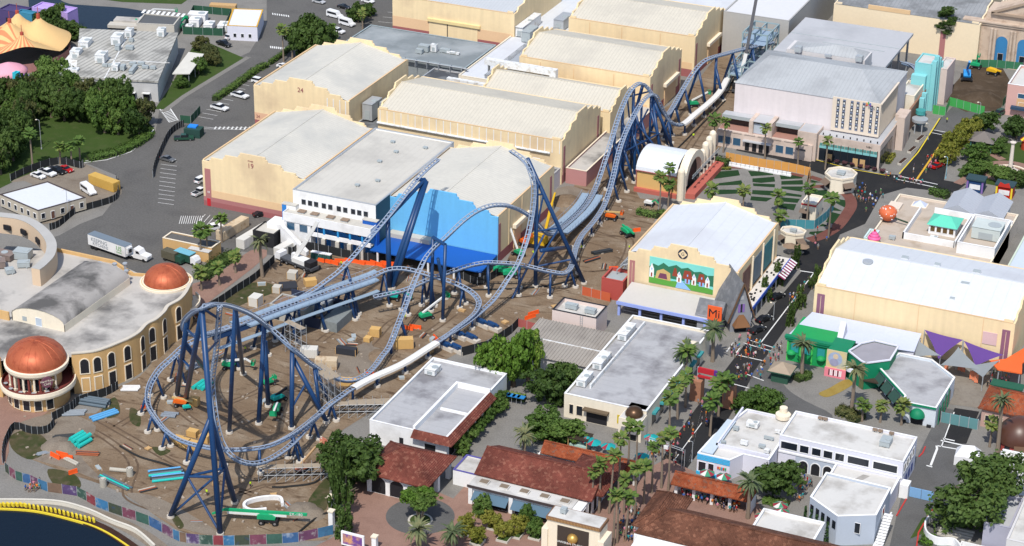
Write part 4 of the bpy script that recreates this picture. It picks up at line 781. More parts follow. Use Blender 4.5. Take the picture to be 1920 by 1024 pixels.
# entrance sign pylon
t=thing('sign_pylon','cream gateway block with dark sign panel and golden globe at the bottom edge','sign',(65.5,-119,0))
b=MB(); b.box(59.9,-119.2,0,71.3,-115.0,9.4); obj('body',b,CREAMTRIM,t); b=MB(); b.box(59.7,-119.4,9.4,71.5,-114.8,10.1); obj('cornice',b,mat('bronze_cornice',(.20,.11,.06),.7,.2,2),t)
for i in range(36): x=59.9+i*.315; b=MB(); b.box(x,-119.55,9.5,x+.16,-119.4,10.0); obj('cornice_block',b,mat('gold_brown',(.42,.24,.10)),t)
b=MB(); b.box(60,-119.1,10.104,71.2,-115.1,10.2); obj('roof_deck',b,OFFW,t)
b=MB(); b.box(58.9,-119.6,0,60.2,-115,7.2); obj('buttress',b,CREAMTRIM,t); b=MB(); b.box(71,-119.6,0,72.3,-115,7.2); obj('buttress',b,CREAMTRIM,t)
b=MB(); b.box(62.2,-119.32,2.6,69.0,-119.2,8.6); s=obj('sign_panel',b,mat('sign_dark_brown',(.055,.04,.032)),t)
b=MB(); b.rev((65.6,-119.4,6.3),[(1.15*math.sin(math.pi*k/10),-1.15*math.cos(math.pi*k/10)) for k in range(11)],16); b.sm=True; obj('globe',b,mat('gold_globe',(.60,.36,.10),.35,.15,2,metal=.6),s)
text('UNIVERSAL STUDIOS',.62,mat('silver_lettering',(.72,.72,.68),.4),(65.6,-120.6,5.75),FS,s,sx=1.0); text('FLORIDA',.62,mat('orange_lettering',(.55,.16,.05)),(65.6,-119.5,4.9),FS,s)
equip(62.6,-117,10.2,1.2,1.2,.9,'small dark unit on the gateway sign block roof',HVACG,group=None)
# ------------------------------------------------ white hall complex, lower right
PALEB=mat('pale_blue_grey_wall',(.44,.49,.57),.85,.05,.2); LILAC=mat('pale_lilac_stucco',(.66,.66,.74),.85,.04,.2); CYAN=mat('cyan_trim',(.04,.42,.72))
t=flatbuild('white_hall','long two-storey white hall with dark window band and three ground arches',91.6,119,-64.8,-53,8,LILAC,OFFW,par=.5,trim=WHITEW)
xs=[(93.9,3.6),(97.3,1.9),(100,1.9),(102.6,1.9),(105.2,1.9),(109.3,4.6),(115.2,5.2)]
for x,w_ in xs: win(t,'S',x,5.0,w_,1.7,-64.8,GLASSD,WHITEW,fw=.2)
band(t,'S',91.6,119,4.0,4.4,-64.8,WHITEW,'string_course',.2); band(t,'S',95.5,104.8,.2,4.0,-64.8,PALEB,'painted_front',.03)
for x in (97.4,100.1,102.8): archwin(t,'S',x,.05,1.9,2.9,-64.84,DARK,WHITEW,'arch')
for y in (-63,-60.6,-58.2,-55.8): win(t,'E',y,4.8,1.5,2,119,GLASSD,WHITEW); win(t,'E',y,1,1.5,2,119,mat('blue_door',(.06,.09,.30)),None,'door')
equip(113.4,-58.2,7.5,2.2,3,1.1,'grey square unit on the white hall roof',HVACG,group=None)
for k,x in enumerate((97.5,98.6,109.8,111,113.5)): equip(x,-53.8,7.6,1,.6,.4,'small rusty floodlight box on the white hall back parapet',mat('rusty_brown_metal',(.25,.18,.13)),group='floodlight boxes on the white hall',grille=False,cat='floodlight',name='floodlight')
t=flatbuild('white_annex','angled blue-grey annex with flat white roof and green shrubs on its wall',0,0,0,0,7,PALEB,OFFW,par=.5,trim=WHITEW,pts=[(104.6,-85),(111.9,-90),(119,-86.2),(118.9,-74.4),(104.8,-74)])
for k in range(5):
 p=Vector((104.6,-85,0)).lerp(Vector((111.9,-90,0)),(k+.5)/5); d=Vector((.825,-.565,0)); nrm=Vector((-.565,-.825,0))
 b=MB(); b.beam(p+nrm*.05-d*.5+Vector((0,0,4.6)),p+nrm*.05+d*.5+Vector((0,0,4.6)),.1,1.8); obj('window',b,GLASSD,t)
 s=thing('column_shrub','slim clipped shrub against the blue-grey annex wall','shrub',(p.x-.9,p.y-.3,0),'slim shrubs along the annex'); b=MB()
 for i in range(90):
  z=random.uniform(.1,5.2); r=.42*(1-z/6.2); a=random.uniform(0,6.28); c=Vector((p.x-1.2+r*math.cos(a),p.y-.5+r*math.sin(a),z)); n=Vector((random.uniform(-1,1),random.uniform(-1,1),random.uniform(-.2,1))).normalized(); u=n.orthogonal().normalized()*.28; v=n.cross(u); b.add([c-u,c-v,c+u,c+v],[(0,1,2,3)])
 obj('foliage',b,mat('dark_shrub_leaf',(.03,.07,.02),.8,.4,2),s)
win(t,'S',115.5,3,1.6,2.4,-88.2,GLASSD,WHITEW); win(t,'E',-80,3.2,1.8,2.2,119,GLASSD,WHITEW)
b=MB(); b.box(119.3,-90,0,119.6,-74,1.0)
for k in range(14): b.box(119.4,-89+k*.62,k*.32,121.2,-88.4+k*.62,k*.32+.2)
obj('outside_stair',b,WHITEW,t)
t=flatbuild('white_terrace','flat white terrace roof between the hall and the angled annex',104.6,118.7,-73.8,-65,4.4,LILAC,OFFW,par=.5,trim=WHITEW)
b=MB(); b.add([(108.5,-72,4),(110,-72,4),(112.5,-66.5,4),(111,-66.5,4)],[(0,1,2,3)]);
for q in b.v: q.z=3.95
obj('roof_patch',b,STAINED,t)
t=flatbuild('corner_cafe','white corner shop with cyan band, lilac walls and cluttered flat roof',0,0,0,0,5,LILAC,OFFW,par=.5,trim=WHITEW,pts=[(76.4,-74.6),(83.8,-74.6),(85.6,-71),(91.4,-71),(91.4,-51.5),(80,-51.5),(77,-66)])
for k in range(4): band(t,'S',76.4,83.8,3.6+k*.36,3.78+k*.36,-74.6,CYAN,'cyan_stripe',.12)
band(t,'S',76.4,83.8,0,.7,-74.6,CYAN,'cyan_plinth',.3)
for x,w_ in ((77.6,1.6),(79.6,1.2)): win(t,'S',x,.8,w_,2.3,-74.6,GLASSD,WHITEW)
for i,c in enumerate(('d04030','e09020','30a0c0','d04030','30a060')):
 b=MB(); b.box(81.1+i*.42,-74.9,2.4,81.4+i*.42,-74.7,2.9); obj('sign_letter',b,mat('sign_'+c,c),t)
b=MB(); b.box(79,-70,4.5,79.4,-52,5.6); b.box(79,-70,4.5,91,-69.6,5.6); obj('inner_parapet',b,LILAC,t)
for i,(x,y,lx,ly,h) in enumerate(((83.5,-58,2.6,1.6,1.0),(80.6,-61,1.2,.9,.6),(84.3,-66.5,1.6,.6,.9),(88.5,-62,2.2,.4,.5),(89.8,-67.5,1.2,1.2,.6),(80,-67.8,1,.7,.4),(89.4,-58.5,1.2,.8,.5),(88.2,-66,1.4,.8,.5))): equip(x,y,4.6,lx,ly,h,'small equipment box on the corner shop roof',HVACG if i%2 else HVAC,group='boxes on the corner shop roof',grille=i<2)
b=MB(); b.prism([(77.0,-73.8),(79.6,-73.8),(79.6,-58),(77.6,-58)],4.9,5.2); obj('glass_edge_roof',b,mat('pale_blue_sheet',(.50,.58,.66)),t)
# round white sign tower behind the corner shop
b=MB(); b.cyl((88.4,-51.4,4.8),1.7,.9,18); b.cyl((88.2,-50.6,5.6),.9,1.3,14); obj('cream_drum',b,CREAMTRIM,t)
# ------------------------------------------------ green-fronted shops
GRN=mat('kelly_green_paint',(.012,.30,.085),.6,.08,.3); GRN2=mat('deep_green_paint',(.006,.20,.095),.6,.06,.3); LAV=mat('pale_lavender_sheet',(.50,.54,.66),.6,.05,.1)
t=thing('green_shop','bright green two-storey shop front with pale lavender roof below the white stage','shop',(88,-9,0))
b=MB(); b.box(78.4,-16,0,89,-3,5.6); obj('walls',b,GRN,t); b=MB(); b.add([(77.6,-12,5.0),(107.2,-8.5,5.0),(107,-1.2,6.4),(80,-1.2,6.4)],[(0,1,2,3)]); obj('lavender_roof',b,LAV,t)
b=MB(); b.box(89,-8.2,0,107,-1.3,4.9); obj('rear_walls',b,LILAC,t)
b=MB(); b.box(78,-16.4,5.5,89.2,-15.6,6.6); b.box(77.8,-16.6,6.1,89.3,-15.4,6.7); obj('cornice',b,GRN2,t)
for x in (80.3,83.2,86.8): win(t,'S',x,2.6,1.8,2.3,-16,mat('turquoise_pane',(.03,.30,.30),.3),GRN2,fw=.2)
for x in (79.6,87): b=MB(); b.rev((x,-16.2,2.2),[(1.1*math.cos(a),.9*math.sin(a)) for a in [math.pi/2*k/6 for k in range(7)]],12,math.pi,2*math.pi); obj('dome_awning',b,GRN,t)
for x in (81.8,84.6,88.6,78.6): band(t,'S',x-.18,x+.18,0,5.5,-16,mat('lime_pilaster',(.06,.52,.10)),'pilaster',.12)
b=MB(); b.add([(89,-11,5.2),(90.4,-11,5.2),(90.4,-8.4,9.2),(89,-8.4,9.2),(89,-6.4,5.4),(90.4,-6.4,5.4)],[(0,1,2,3),(3,2,5,4)]); b.add([(89,-11,5.2),(89,-8.4,9.2),(89,-6.4,5.4)],[(0,1,2)]); b.add([(90.4,-11,5.2),(90.4,-6.4,5.4),(90.4,-8.4,9.2)],[(0,1,2)]); obj('roof_wedge',b,LILAC,t)
t=thing('billboard_front','shop front with large hazy blue and gold billboard over a pink base','shop',(91.5,-18,0))
b=MB(); b.box(89.1,-19.4,0,93.9,-12,6.6); obj('walls',b,GRN2,t)
BB=mat('billboard_print',(.42,.45,.40),.6,.45,.45,dirt=(.62,.50,.25),da=.5,ds=.35); b=MB(); b.box(89.1,-19.6,2.4,93.9,-19.42,7.0); bb=obj('billboard',b,BB,t)
def disc(t,c,r,sx,m,d=0,name='printed_shape',face='S'):
 b=MB(); b.poly([(c[0]+r*sx*math.cos(2*math.pi*k/20),c[1],c[2]+r*math.sin(2*math.pi*k/20)) for k in range(20)]); return obj(name,b,m,t)
disc(bb,(91.2,-19.64,4.9),1.7,1.0,mat('print_blue_haze',(.33,.40,.55),.7,.25,1.2)); disc(bb,(91.0,-19.66,3.9),1.0,1.1,mat('print_lilac',(.30,.30,.42),.7,.25,1.2)); disc(bb,(91.3,-19.66,5.5),.7,.9,mat('print_warm',(.60,.47,.33),.7,.2,2))
b=MB(); b.box(88.9,-19.8,0,94,-19.42,2.4); obj('pink_base',b,mat('hot_pink_paint',(.75,.22,.27)),t)
for i in range(9):
 b=MB(); b.box(89.9+i*.36,-19.86,.5,90.15+i*.36,-19.8,2.0); obj('gate_bar',b,WHITEW if i%3 else DARK,t)
t=thing('green_tower_shop','deep green angled shop tower with grey flat roof beside the billboard','shop',(98,-17,0))
P_=[(94,-18.4),(97.8,-21.8),(99.2,-22.6),(103.9,-18.6),(103.9,-11),(98,-10.6),(95.6,-13.4)]
b=MB(); b.prism(P_,0,7.0,cap=False); obj('walls',b,GRN2,t); b=MB(); b.flat(P_,6.6); obj('roof_deck',b,mat('dusty_grey_roof',(.30,.29,.32),.8,.15,.4),t)
for i in range(len(P_)): b=MB(); a,c=Vector((*P_[i],7)),Vector((*P_[(i+1)%len(P_)],7)); b.beam(a,c,.4,.3); obj('coping',b,LILAC,t)
b=MB(); b.beam(Vector((97.9,-21.95,3.2)),Vector((99.1,-22.7,3.2)),.12,6.2); obj('corner_panel',b,mat('olive_print',(.12,.14,.06),.7,.3,1),t)
b=MB(); b.cyl((95.2,-19.2,2.6),1.3,.8,18); obj('round_canopy',b,LILAC,t); b=MB(); b.box(99,-22.9,2.4,104,-18.4,2.7); obj('string_course',b,mat('dark_timber',(.05,.035,.025)),t)
t=flatbuild('awning_shop','angled white shop with weathered roof, green awnings and green domed doorway',0,0,0,0,5,mat('pale_blue_white',(.62,.67,.72)),WROOF,par=.6,trim=WHITEW,pts=[(101.3,-19.2),(110.6,-30.4),(110.8,-33.4),(118.6,-33.2),(119,-17),(112,-10.5),(104.2,-10.5)])
dv=(Vector((110.6,-30.4,0))-Vector((101.3,-19.2,0))); dn=dv.normalized(); nn=Vector((dn.y,-dn.x,0))
AWG=mat('dark_green_awning',(.03,.075,.06),.8,.1,1)
for k in range(3):
 p=Vector((101.3,-19.2,0))+dv*(.2+.28*k); q=[p-dn*1.7+nn*.1+Vector((0,0,4.2)),p+dn*1.7+nn*.1+Vector((0,0,4.2)),p+dn*1.7+nn*1.6+Vector((0,0,2.2)),p-dn*1.7+nn*1.6+Vector((0,0,2.2))]; b=MB(); b.add(q,[(0,1,2,3)]); obj('awning',b,AWG,t)
 b=MB(); b.beam(p-dn*1.4+nn*.05+Vector((0,0,1.3)),p+dn*1.4+nn*.05+Vector((0,0,1.3)),.1,2.4); obj('shop_window',b,GLASSD,t)
b=MB(); b.beam(Vector((101.3,-19.2,4.9))+nn*.2,Vector((110.6,-30.4,4.9))+nn*.2,.3,.4); b.beam(Vector((110.7,-33.6,4.9)),Vector((118.6,-33.4,4.9)),.3,.4); obj('green_cornice',b,GRN2,t)
b=MB(); b.rev((114.5,-33.3,2.2),[(1.75*math.cos(a),1.9*math.sin(a)) for a in [math.pi/2*k/7 for k in range(8)]],14,math.pi,2*math.pi); b.sm=True; obj('domed_awning',b,GRN2,t)
win(t,'S',114.5,.05,2.8,2.4,-33.35,DARK,None,'doorway')
for x in (111.6,117.4): b=MB(); b.box(x-.5,-33.9,0,x+.5,-33.4,.6); obj('planter',b,DARK,t)
for y in (-31,-28,-25,-22): band(t,'E',y,y+1.6,.6,3.6,118.95,GLASSD,'shop_window',.08); band(t,'E',y-.6,y-.3,0,4.9,118.95,GRN2,'pilaster',.15)
# purple and grey shade sails
PUR=mat('purple_sailcloth',(.10,.045,.21),.8,.08,.3); GSL=mat('grey_sailcloth',(.22,.24,.25),.8,.08,.3)
def sail(lab,pts,m):
 t=thing('shade_sail',lab,'shade sail',tuple(sum((Vector(p) for p in pts),Vector())/len(pts)*Vector((1,1,0)) if 0 else ((pts[0][0]+pts[1][0])/2,(pts[0][1]+pts[1][1])/2,0)),'shade sails in front of the white stage')
 A,B,C=[Vector(p) for p in pts]; N=8; G_={}; b=MB(); vs=[]; fs=[]
 for i in range(N+1):
  for j in range(N+1-i):
   u,v=i/N,j/N; w_=1-u-v; p=A*w_+B*u+C*v; ce=(A+B+C)/3; k=(u*v+v*w_+w_*u); p=p.lerp(ce,k*.35); G_[(i,j)]=len(vs); vs.append(p)
 for i in range(N):
  for j in range(N-i):
   fs.append((G_[(i,j)],G_[(i+1,j)],G_[(i,j+1)]))
   if j<N-i-1: fs.append((G_[(i+1,j)],G_[(i+1,j+1)],G_[(i,j+1)]))
 b.add(vs,fs); b.sm=True; obj('cloth',b,m,t)
 for p in (A,B,C)[:2]: b=MB(); b.tube([(p.x,p.y,0),p],.12,6); obj('mast',b,METAL,t)
 return t
sail('left purple shade sail, highest at the tan wall',[(107.6,-.9,7.4),(117,-1.4,7.0),(112.8,-7,3.6)],PUR)
sail('right purple shade sail beside the orange canopy',[(117.2,-1.4,6.8),(127,-3,6.0),(121.5,-6.6,3.4)],PUR)
sail('left grey shade sail tucked under the purple one',[(106.4,-3.4,5.8),(113,-6.2,4.2),(107.2,-7.8,3.4)],GSL)
sail('middle grey shade sail spread over the queue',[(116.5,-3.6,6.0),(114,-9.6,3.6),(123.6,-9,4.0)],GSL)
sail('right grey shade sail stretched to a white mast',[(126.6,-5,5.4),(124.4,-11.6,3.6),(119.5,-8.2,3.8)],GSL)
t=thing('orange_canopy','bright orange canopy at the right edge by the white stage','canopy',(128,-4,0)); OR2=mat('vivid_orange_sheet',(.72,.13,.03),.6,.06,.3)
b=MB(); b.prism([(124.4,-5),(127,-8.6),(132.6,-8.2),(131.6,-3),(136,8),(132,9),(127.6,-2.6)],4.6,4.9); obj('roof',b,OR2,t)
for x,y in ((125.2,-5),(127.2,-8),(132,-7.8),(133.5,6)): b=MB(); b.cyl((x,y,0),.14,4.6,6); obj('post',b,METAL,t)
t=thing('stall','green-roofed stall with orange banners under the orange canopy','stall',(131,-12,0))
b=MB(); b.box(126.5,-13.5,3.0,134,-10.4,3.3); obj('roof',b,mat('bottle_green_sheet',(.02,.10,.06)),t); b=MB(); b.box(127,-10.9,0,133.6,-10.6,3); obj('back_wall',b,mat('indigo_wall',(.06,.05,.22)),t)
for i in range(6): b=MB(); x=126.8+i*1.4; b.box(x,-14.2,.8,x+.8,-14.1,2.8); obj('banner',b,mat('orange_white_print',(.75,.24,.12),.7,.5,2.2),t)
for i,(x,y) in enumerate(((117.5,-4.2),(118.4,-4.6),(121,-7.4),(121.8,-7.8),(122.4,-8.6),(114.6,-5.6))):
 s=thing('banner_stand','orange and white printed banner under the shade sails','banner',(x,y,0),'banners under the sails'); b=MB(); b.box(x-.45,y-.04,.3,x+.45,y+.04,2.5); obj('print',b,mat('orange_white_print',(.75,.24,.12)),s); b=MB(); b.tube([(x,y,0),(x,y,2.6)],.05,5); obj('pole',b,METAL,s)
sheet('queue_floor',[(112,-22),(126,-20),(127,-5),(112,-3)],.05,ground_mat('pale_queue_floor',(.42,.37,.31),(.48,.43,.36),(.36,.31,.26),.3,.8))
t=thing('teal_fence','teal panel fence across the alley beside the awning shop','fence',(122,-30,0))
for i in range(4): b=MB(); b.box(119.3+i*2.1,-30.1,0,121.3+i*2.1,-29.9,2.6); obj('panel',b,mat('grey_teal_panel',(.12,.27,.28),.7,.06,.6),t)
for i in range(5): b=MB(); b.box(119.2+i*2.1,-30.2,0,119.35+i*2.1,-29.8,2.7); obj('post',b,METAL,t)
t=thing('tiled_shop','pink shop with red tile roof beside the brown dome','shop',(134,-22,0))
b=MB(); b.box(127.8,-28,0,140,-17,4.6); obj('walls',b,mat('dusty_pink_wall',(.50,.33,.28),.85,.06,.3),t); tileroof(t,127,142,-28.6,-17,4.8,7.4,RT2,hip=4)
for x in (129.4,132,134.6): win(t,'S',x,1,1.3,2,-28,GLASSD,CREAMTRIM)
t=thing('dome_building','round brown domed building at the right edge','building',(137.5,-33,0)); b=MB(); b.cyl((137.5,-33.5,0),4.6,2.2,24); obj('drum',b,mat('brick_red_panel',(.42,.075,.06)),t)
b=MB(); b.rev((137.5,-33.5,2.0),[(4.9*math.cos(a),5.2*math.sin(a)) for a in [math.pi/2*k/10 for k in range(11)]],32); b.sm=True; obj('dome',b,mat('brown_dome_paint',(.085,.035,.022),.4,.05,1,spec=.5),t)
for a in (220,250,280,310): b=MB(); c=Vector((137.5+4.65*math.cos(R(a)),-33.5+4.65*math.sin(R(a)),.5)); b.obox(c,.12,1.3,1.3,R(a)); obj('window',b,GLASSD,t)
b=MB(); b.add([(137.5,-38.6,2.6),(142,-37,2.6),(142.6,-39.6,2.0),(138,-41,2.0)],[(0,1,2,3)]); obj('canopy',b,mat('brown_board',(.13,.075,.045)),t)
t=thing('party_tent','white peaked fabric tent half hidden behind the big oak','tent',(129,-45.5,0)); b=MB()
Tt=[(126.4,-47.6),(131.8,-46.4),(131.2,-42.6),(126,-43.6)]; b.add([(*p,2.2) for p in Tt]+[(127.6,-45.4,4.2),(130,-44.8,4.2)],[(0,1,5,4),(1,2,5),(2,3,4,5),(3,0,4)]); obj('roof',b,mat('white_fabric',(.74,.74,.75),.8,.04,.5),t)
b=MB(); b.prism(Tt,0,2.2,cap=False); obj('side_cloth',b,mat('white_fabric',(.74,.74,.75)),t)
flatbuild('flat_building','grey flat-roofed building behind the oak with wooden lining',139.4,144.8,-78,-65.4,6,mat('blue_violet_wall',(.38,.38,.46)),GREYFL,par=.6)
flatbuild('flat_building','pale grey building cut by the lower right corner',145.2,160,-84,-62,7,GREYW,OFFW,par=.5)
t=flatbuild('flat_building','flat roof crowded with stacked chairs and racks right of the oak',136.2,160,-62.6,-45,5,WHITEW,OFFW,par=.6)
for i in range(5):
 for j in range(4):
  x,y=138+i*1.5,-56.5+j*2; s=thing('roof_rack','pale metal rack in rows on the flat roof right of the oak','rack',(x,y,4.4),'racks in rows on the flat roof'); b=MB(); b.box(x-.5,y-.6,4.4,x+.5,y-.5,5.6); b.box(x-.5,y+.5,4.4,x+.5,y+.6,5.6); obj('side',b,HVAC,s); b=MB(); b.box(x-.5,y-.6,5.0,x+.5,y+.6,5.1); obj('shelf',b,METAL,s)
t=thing('curved_wall','white curving garden wall below the big oak','wall',(129,-78,0)); b=MB(); b.ribbon(smooth([Vector(q) for q in ((127.4,-71.5,0),(127.1,-76,0),(128.4,-79.6,0),(131,-80.8,0),(134,-79.8,0),(136,-82,0))],5),.35,0,1.8); obj('wall_body',b,WHITEW,t)
b=MB(); t=thing('garden_seating','low white walled seating court beside the curved wall','seating',(139,-80,0)); b.box(135.5,-79.6,0,144,-79.3,1.3); b.box(135.5,-82.5,0,135.8,-79.6,1.3); obj('low_wall',b,WHITEW,t)
for k in range(4): b=MB(); b.box(130,-73.6+k*-1.2,0,137,-73.2+k*-1.2,.45); obj('bench',b,CONCW,t)
t=thing('blue_gate','pale blue double gate across the back street','gate',(123.5,-64.7,0))
for i in range(2): b=MB(); b.box(120.9+i*2.6,-64.8,.1,123.4+i*2.6,-64.6,2.4); obj('gate_leaf',b,mat('sky_blue_gate',(.20,.38,.62),.6,.05,.5),t)
b=MB(); b.box(118.9,-66,0,120.8,-63.4,3.2); obj('gate_pier',b,WHITEW,t)
sheet('lawn_strip',[(125.3,-81),(127.2,-78),(127.3,-70),(125.6,-72)],.06,LAWN)
for pts in ([(1757,945),(1742,965),(1722,1000),(1718,1030)],[(1700,935),(1681,968)],[(1735,838),(1730,850),(1723,857)]):
 b=MB(); b.ribbon(pl(pts),.3,.02,.14); obj('red_kerb',b,REDPAINT,kind='structure')
# ------------------------------------------------ block with the strawberry and the cupcake
BEI=mat('beige_roof_gravel',(.47,.40,.33),.9,.10,.2,dirt=(.36,.29,.22),da=.2,ds=.2); BEW=mat('pale_beige_wall',(.68,.58,.48),.85,.05,.2)
t=flatbuild('snack_building','low beige snack building with flat gravel roof behind the white stage',80.4,113,44,80.5,5.4,BEW,BEI,par=.5,trim=CREAMTRIM)
for q in ((88.2,53.2,88.6,72),(88.2,53.2,102,53.7),(101.8,53.2,102.2,72),(92,72.6,113,73)): b=MB(); b.box(q[0],q[1],4.9,q[2],q[3],6.6); obj('parapet_wall',b,WHITEW,t)
b=MB(); b.box(79.6,70,4,83,74.5,5.6); obj('bay',b,BEW,t)
t=thing('roof_cupola','white roof pavilion with four dark windows and mint green hip roof','pavilion',(97,63,5))
b=MB(); b.box(93.6,59.4,4.9,100.7,66.4,7.6); obj('walls',b,WHITEW,t); b=MB(); A_=[(93.1,58.9,7.6),(101.2,58.9,7.6),(101.2,66.9,7.6),(93.1,66.9,7.6),(95.8,62.9,9.2),(98.5,62.9,9.2)]; b.add(A_,[(0,1,5,4),(1,2,5),(2,3,4,5),(3,0,4)]); obj('hip_roof',b,mat('mint_green_roof',(.12,.56,.40),.6,.05,.2),t)
for i in range(4): win(t,'S',94.7+i*1.65,5.7,1.15,1.5,59.4,mat('brown_glass',(.12,.075,.03),.3),WHITEW)
t=flatbuild('plant_screen','white walled plant enclosure holding a big grey unit',103.2,113,50.5,70,8,WHITEW,BEI,par=2.4,zb=.1)
equip(108.6,62.5,5.6,7.4,6,3.2,'big pale grey-green air handler inside the white walled enclosure',mat('pale_grey_green_metal',(.50,.55,.53)),group=None)
equip(86,51.5,4.9,1.6,1.2,.7,'small unit on the beige roof near the cupcake',HVACG,group=None); equip(96,55.8,4.9,2,1.3,.8,'small unit in front of the mint-roofed pavilion',HVAC,group=None)
t=thing('roof_skylight','pale blue pyramid skylight on the beige roof','skylight',(87,76.5,5)); b=MB(); b.add([(85.2,75,5),(89,75,5),(89,78,5),(85.2,78,5),(87.1,76.5,6.4)],[(0,1,4),(1,2,4),(2,3,4),(3,0,4)]); obj('glazing',b,LAV,t); b=MB(); b.box(85,74.8,4.9,89.2,78.2,5.05); obj('kerb',b,CREAMTRIM,t)
t=thing('giant_strawberry','giant orange-red round figure with white dots on the beige roof','roof figure',(81.8,62,5)); b=MB()
b.rev((81.8,62.4,7.2),[(2.45*math.sin(math.pi*k/12)*(1-.12*math.cos(math.pi*k/12)),-2.1*math.cos(math.pi*k/12)) for k in range(13)],24); b.sm=True; obj('body',b,mat('coral_orange_paint',(.62,.14,.055),.5,.1,.6),t)
random.seed(3)
for i in range(30):
 a=random.uniform(0,6.28); h=random.uniform(-.6,.95); r=math.sqrt(1-h*h); c=Vector((81.8+2.42*r*math.cos(a),62.4+2.42*r*math.sin(a),7.2+2.1*h)); b=MB(); b.rev(c,[(0,-.2),(.2,0),(0,.2)],6); obj('white_dot',b,WHITEW,t)
b=MB(); b.tube([(83.6,61.8,6.5),(87.6,61.3,6.0)],.22,6); obj('stem',b,mat('dark_green_paint',(.02,.05,.03)),t)
t=thing('giant_cupcake','giant pink swirled cupcake with a red cherry on the roof edge','roof figure',(82.2,47.4,5)); b=MB(); b.rev((82.2,47.4,5.0),[(1.1,0),(1.45,1.1),(1.3,1.1)],16); obj('cake_case',b,mat('tan_cake_case',(.62,.45,.24)),t)
b=MB(); b.rev((82.2,47.4,6.0),[(1.5,0),(1.75,.3),(1.55,.7),(1.15,.8),(1.3,1.05),(1.1,1.4),(.75,1.5),(.85,1.7),(.6,2.0),(.3,2.1),(0,2.3)],20); b.sm=True; obj('icing',b,mat('hot_pink_icing',(.80,.13,.32),.5,.06,1),t)
b=MB(); b.rev((82.2,47.4,8.2),[(0,-.05),(.32,.2),(.3,.45),(0,.6)],10); b.sm=True; obj('cherry',b,mat('cherry_red',(.55,.01,.02),.3),t)
t=flatbuild('shop_kiosk','small white kiosk building with turquoise stripes left of the cupcake',79.2,81.8,48.4,54.5,5.4,mat('pale_turquoise_wall',(.55,.70,.70)),OFFW,par=.3)
t=thing('twin_shed','grey twin-gabled metal roof shed behind the beige building','shed',(102,81,0)); TG=mat('pale_grey_sheet',(.40,.42,.46),.6,.06,.1,seam=(1,1.3,.08)); b=MB(); b.box(94,75.6,0,109.6,87,5.5); obj('walls',b,GREYW,t)
for x0,x1 in ((93.6,101.9),(101.9,110)): xm=(x0+x1)/2; b=MB(); b.add([(x0,74.8,5.6),(xm,74.8,7.6),(x1,74.8,5.6),(x0,88,5.6),(xm,88,7.6),(x1,88,5.6)],[(1,0,3,4),(2,1,4,5),(0,1,2)]); obj('gable_roof',b,TG,t)
t=flatbuild('flat_building','pale blue flat roof with TEST painted on it at the right edge',118.5,150,33.5,70,9,mat('pale_green_wall',(.55,.62,.50)),mat('pale_blue_roof',(.52,.58,.64),.7,.04,.1),par=.15)
text('T\nE\nS\nT',2.3,mat('grey_paint_letters',(.16,.17,.19)),(124.2,50.5,8.90),(0,0,R(20)),t,'painted_letters',.01)
t=thing('white_van_box','white box truck parked between the enclosure and pale blue building','truck',(115.4,43,0)); b=MB(); b.box(114.2,41,.8,116.6,45.4,3.4); obj('box_body',b,WHITEW,t); b=MB(); b.box(114.4,39.2,.6,116.4,41,2.4); obj('cab',b,WHITEW,t)
for x in (114.4,116.3):
 for y in (40,44.2): b=MB(); b.tube([(x-.12,y,.45),(x+.12,y,.45)],.45,10); obj('wheel',b,DARK,t)
for n,(x,y,c,l) in enumerate(((104.7,104,'b02010','red and yellow carnival stall with a bright front'),(96.4,104.4,'20406a','dark blue carnival stall with white counter'))):
 t=thing('carnival_stall',l+' behind the grey twin shed','stall',(x,y,0)); b=MB(); b.box(x-2.4,y-1.6,0,x+2.4,y+1.6,3.6); obj('booth',b,mat('stall_'+c,c,.6,.15,1),t); b=MB(); b.box(x-2.7,y-2,3.6,x+2.7,y+2,4.0); obj('roof',b,mat('dark_teal_roof',(.03,.06,.07)),t); b=MB(); b.box(x-1.5,y-1.7,1,x+1.5,y-1.6,2.4); obj('counter_sign',b,WHITEW,t)
 for s in (-2.1,2.1): b=MB(); b.box(x+s-.25,y-1.75,0,x+s+.25,y-1.6,3.4); obj('pilaster',b,YELLOW if n==0 else VIO,t)
 if n==0: b=MB(); b.poly([(x-1.8,y-2.1,3.4),(x+1.8,y-2.1,3.4),(x+1.2,y-2.1,4.9),(x,y-2.1,4.4),(x-1.2,y-2.1,4.9)]); obj('crest',b,mat('stall_red',(.5,.03,.02)),t)
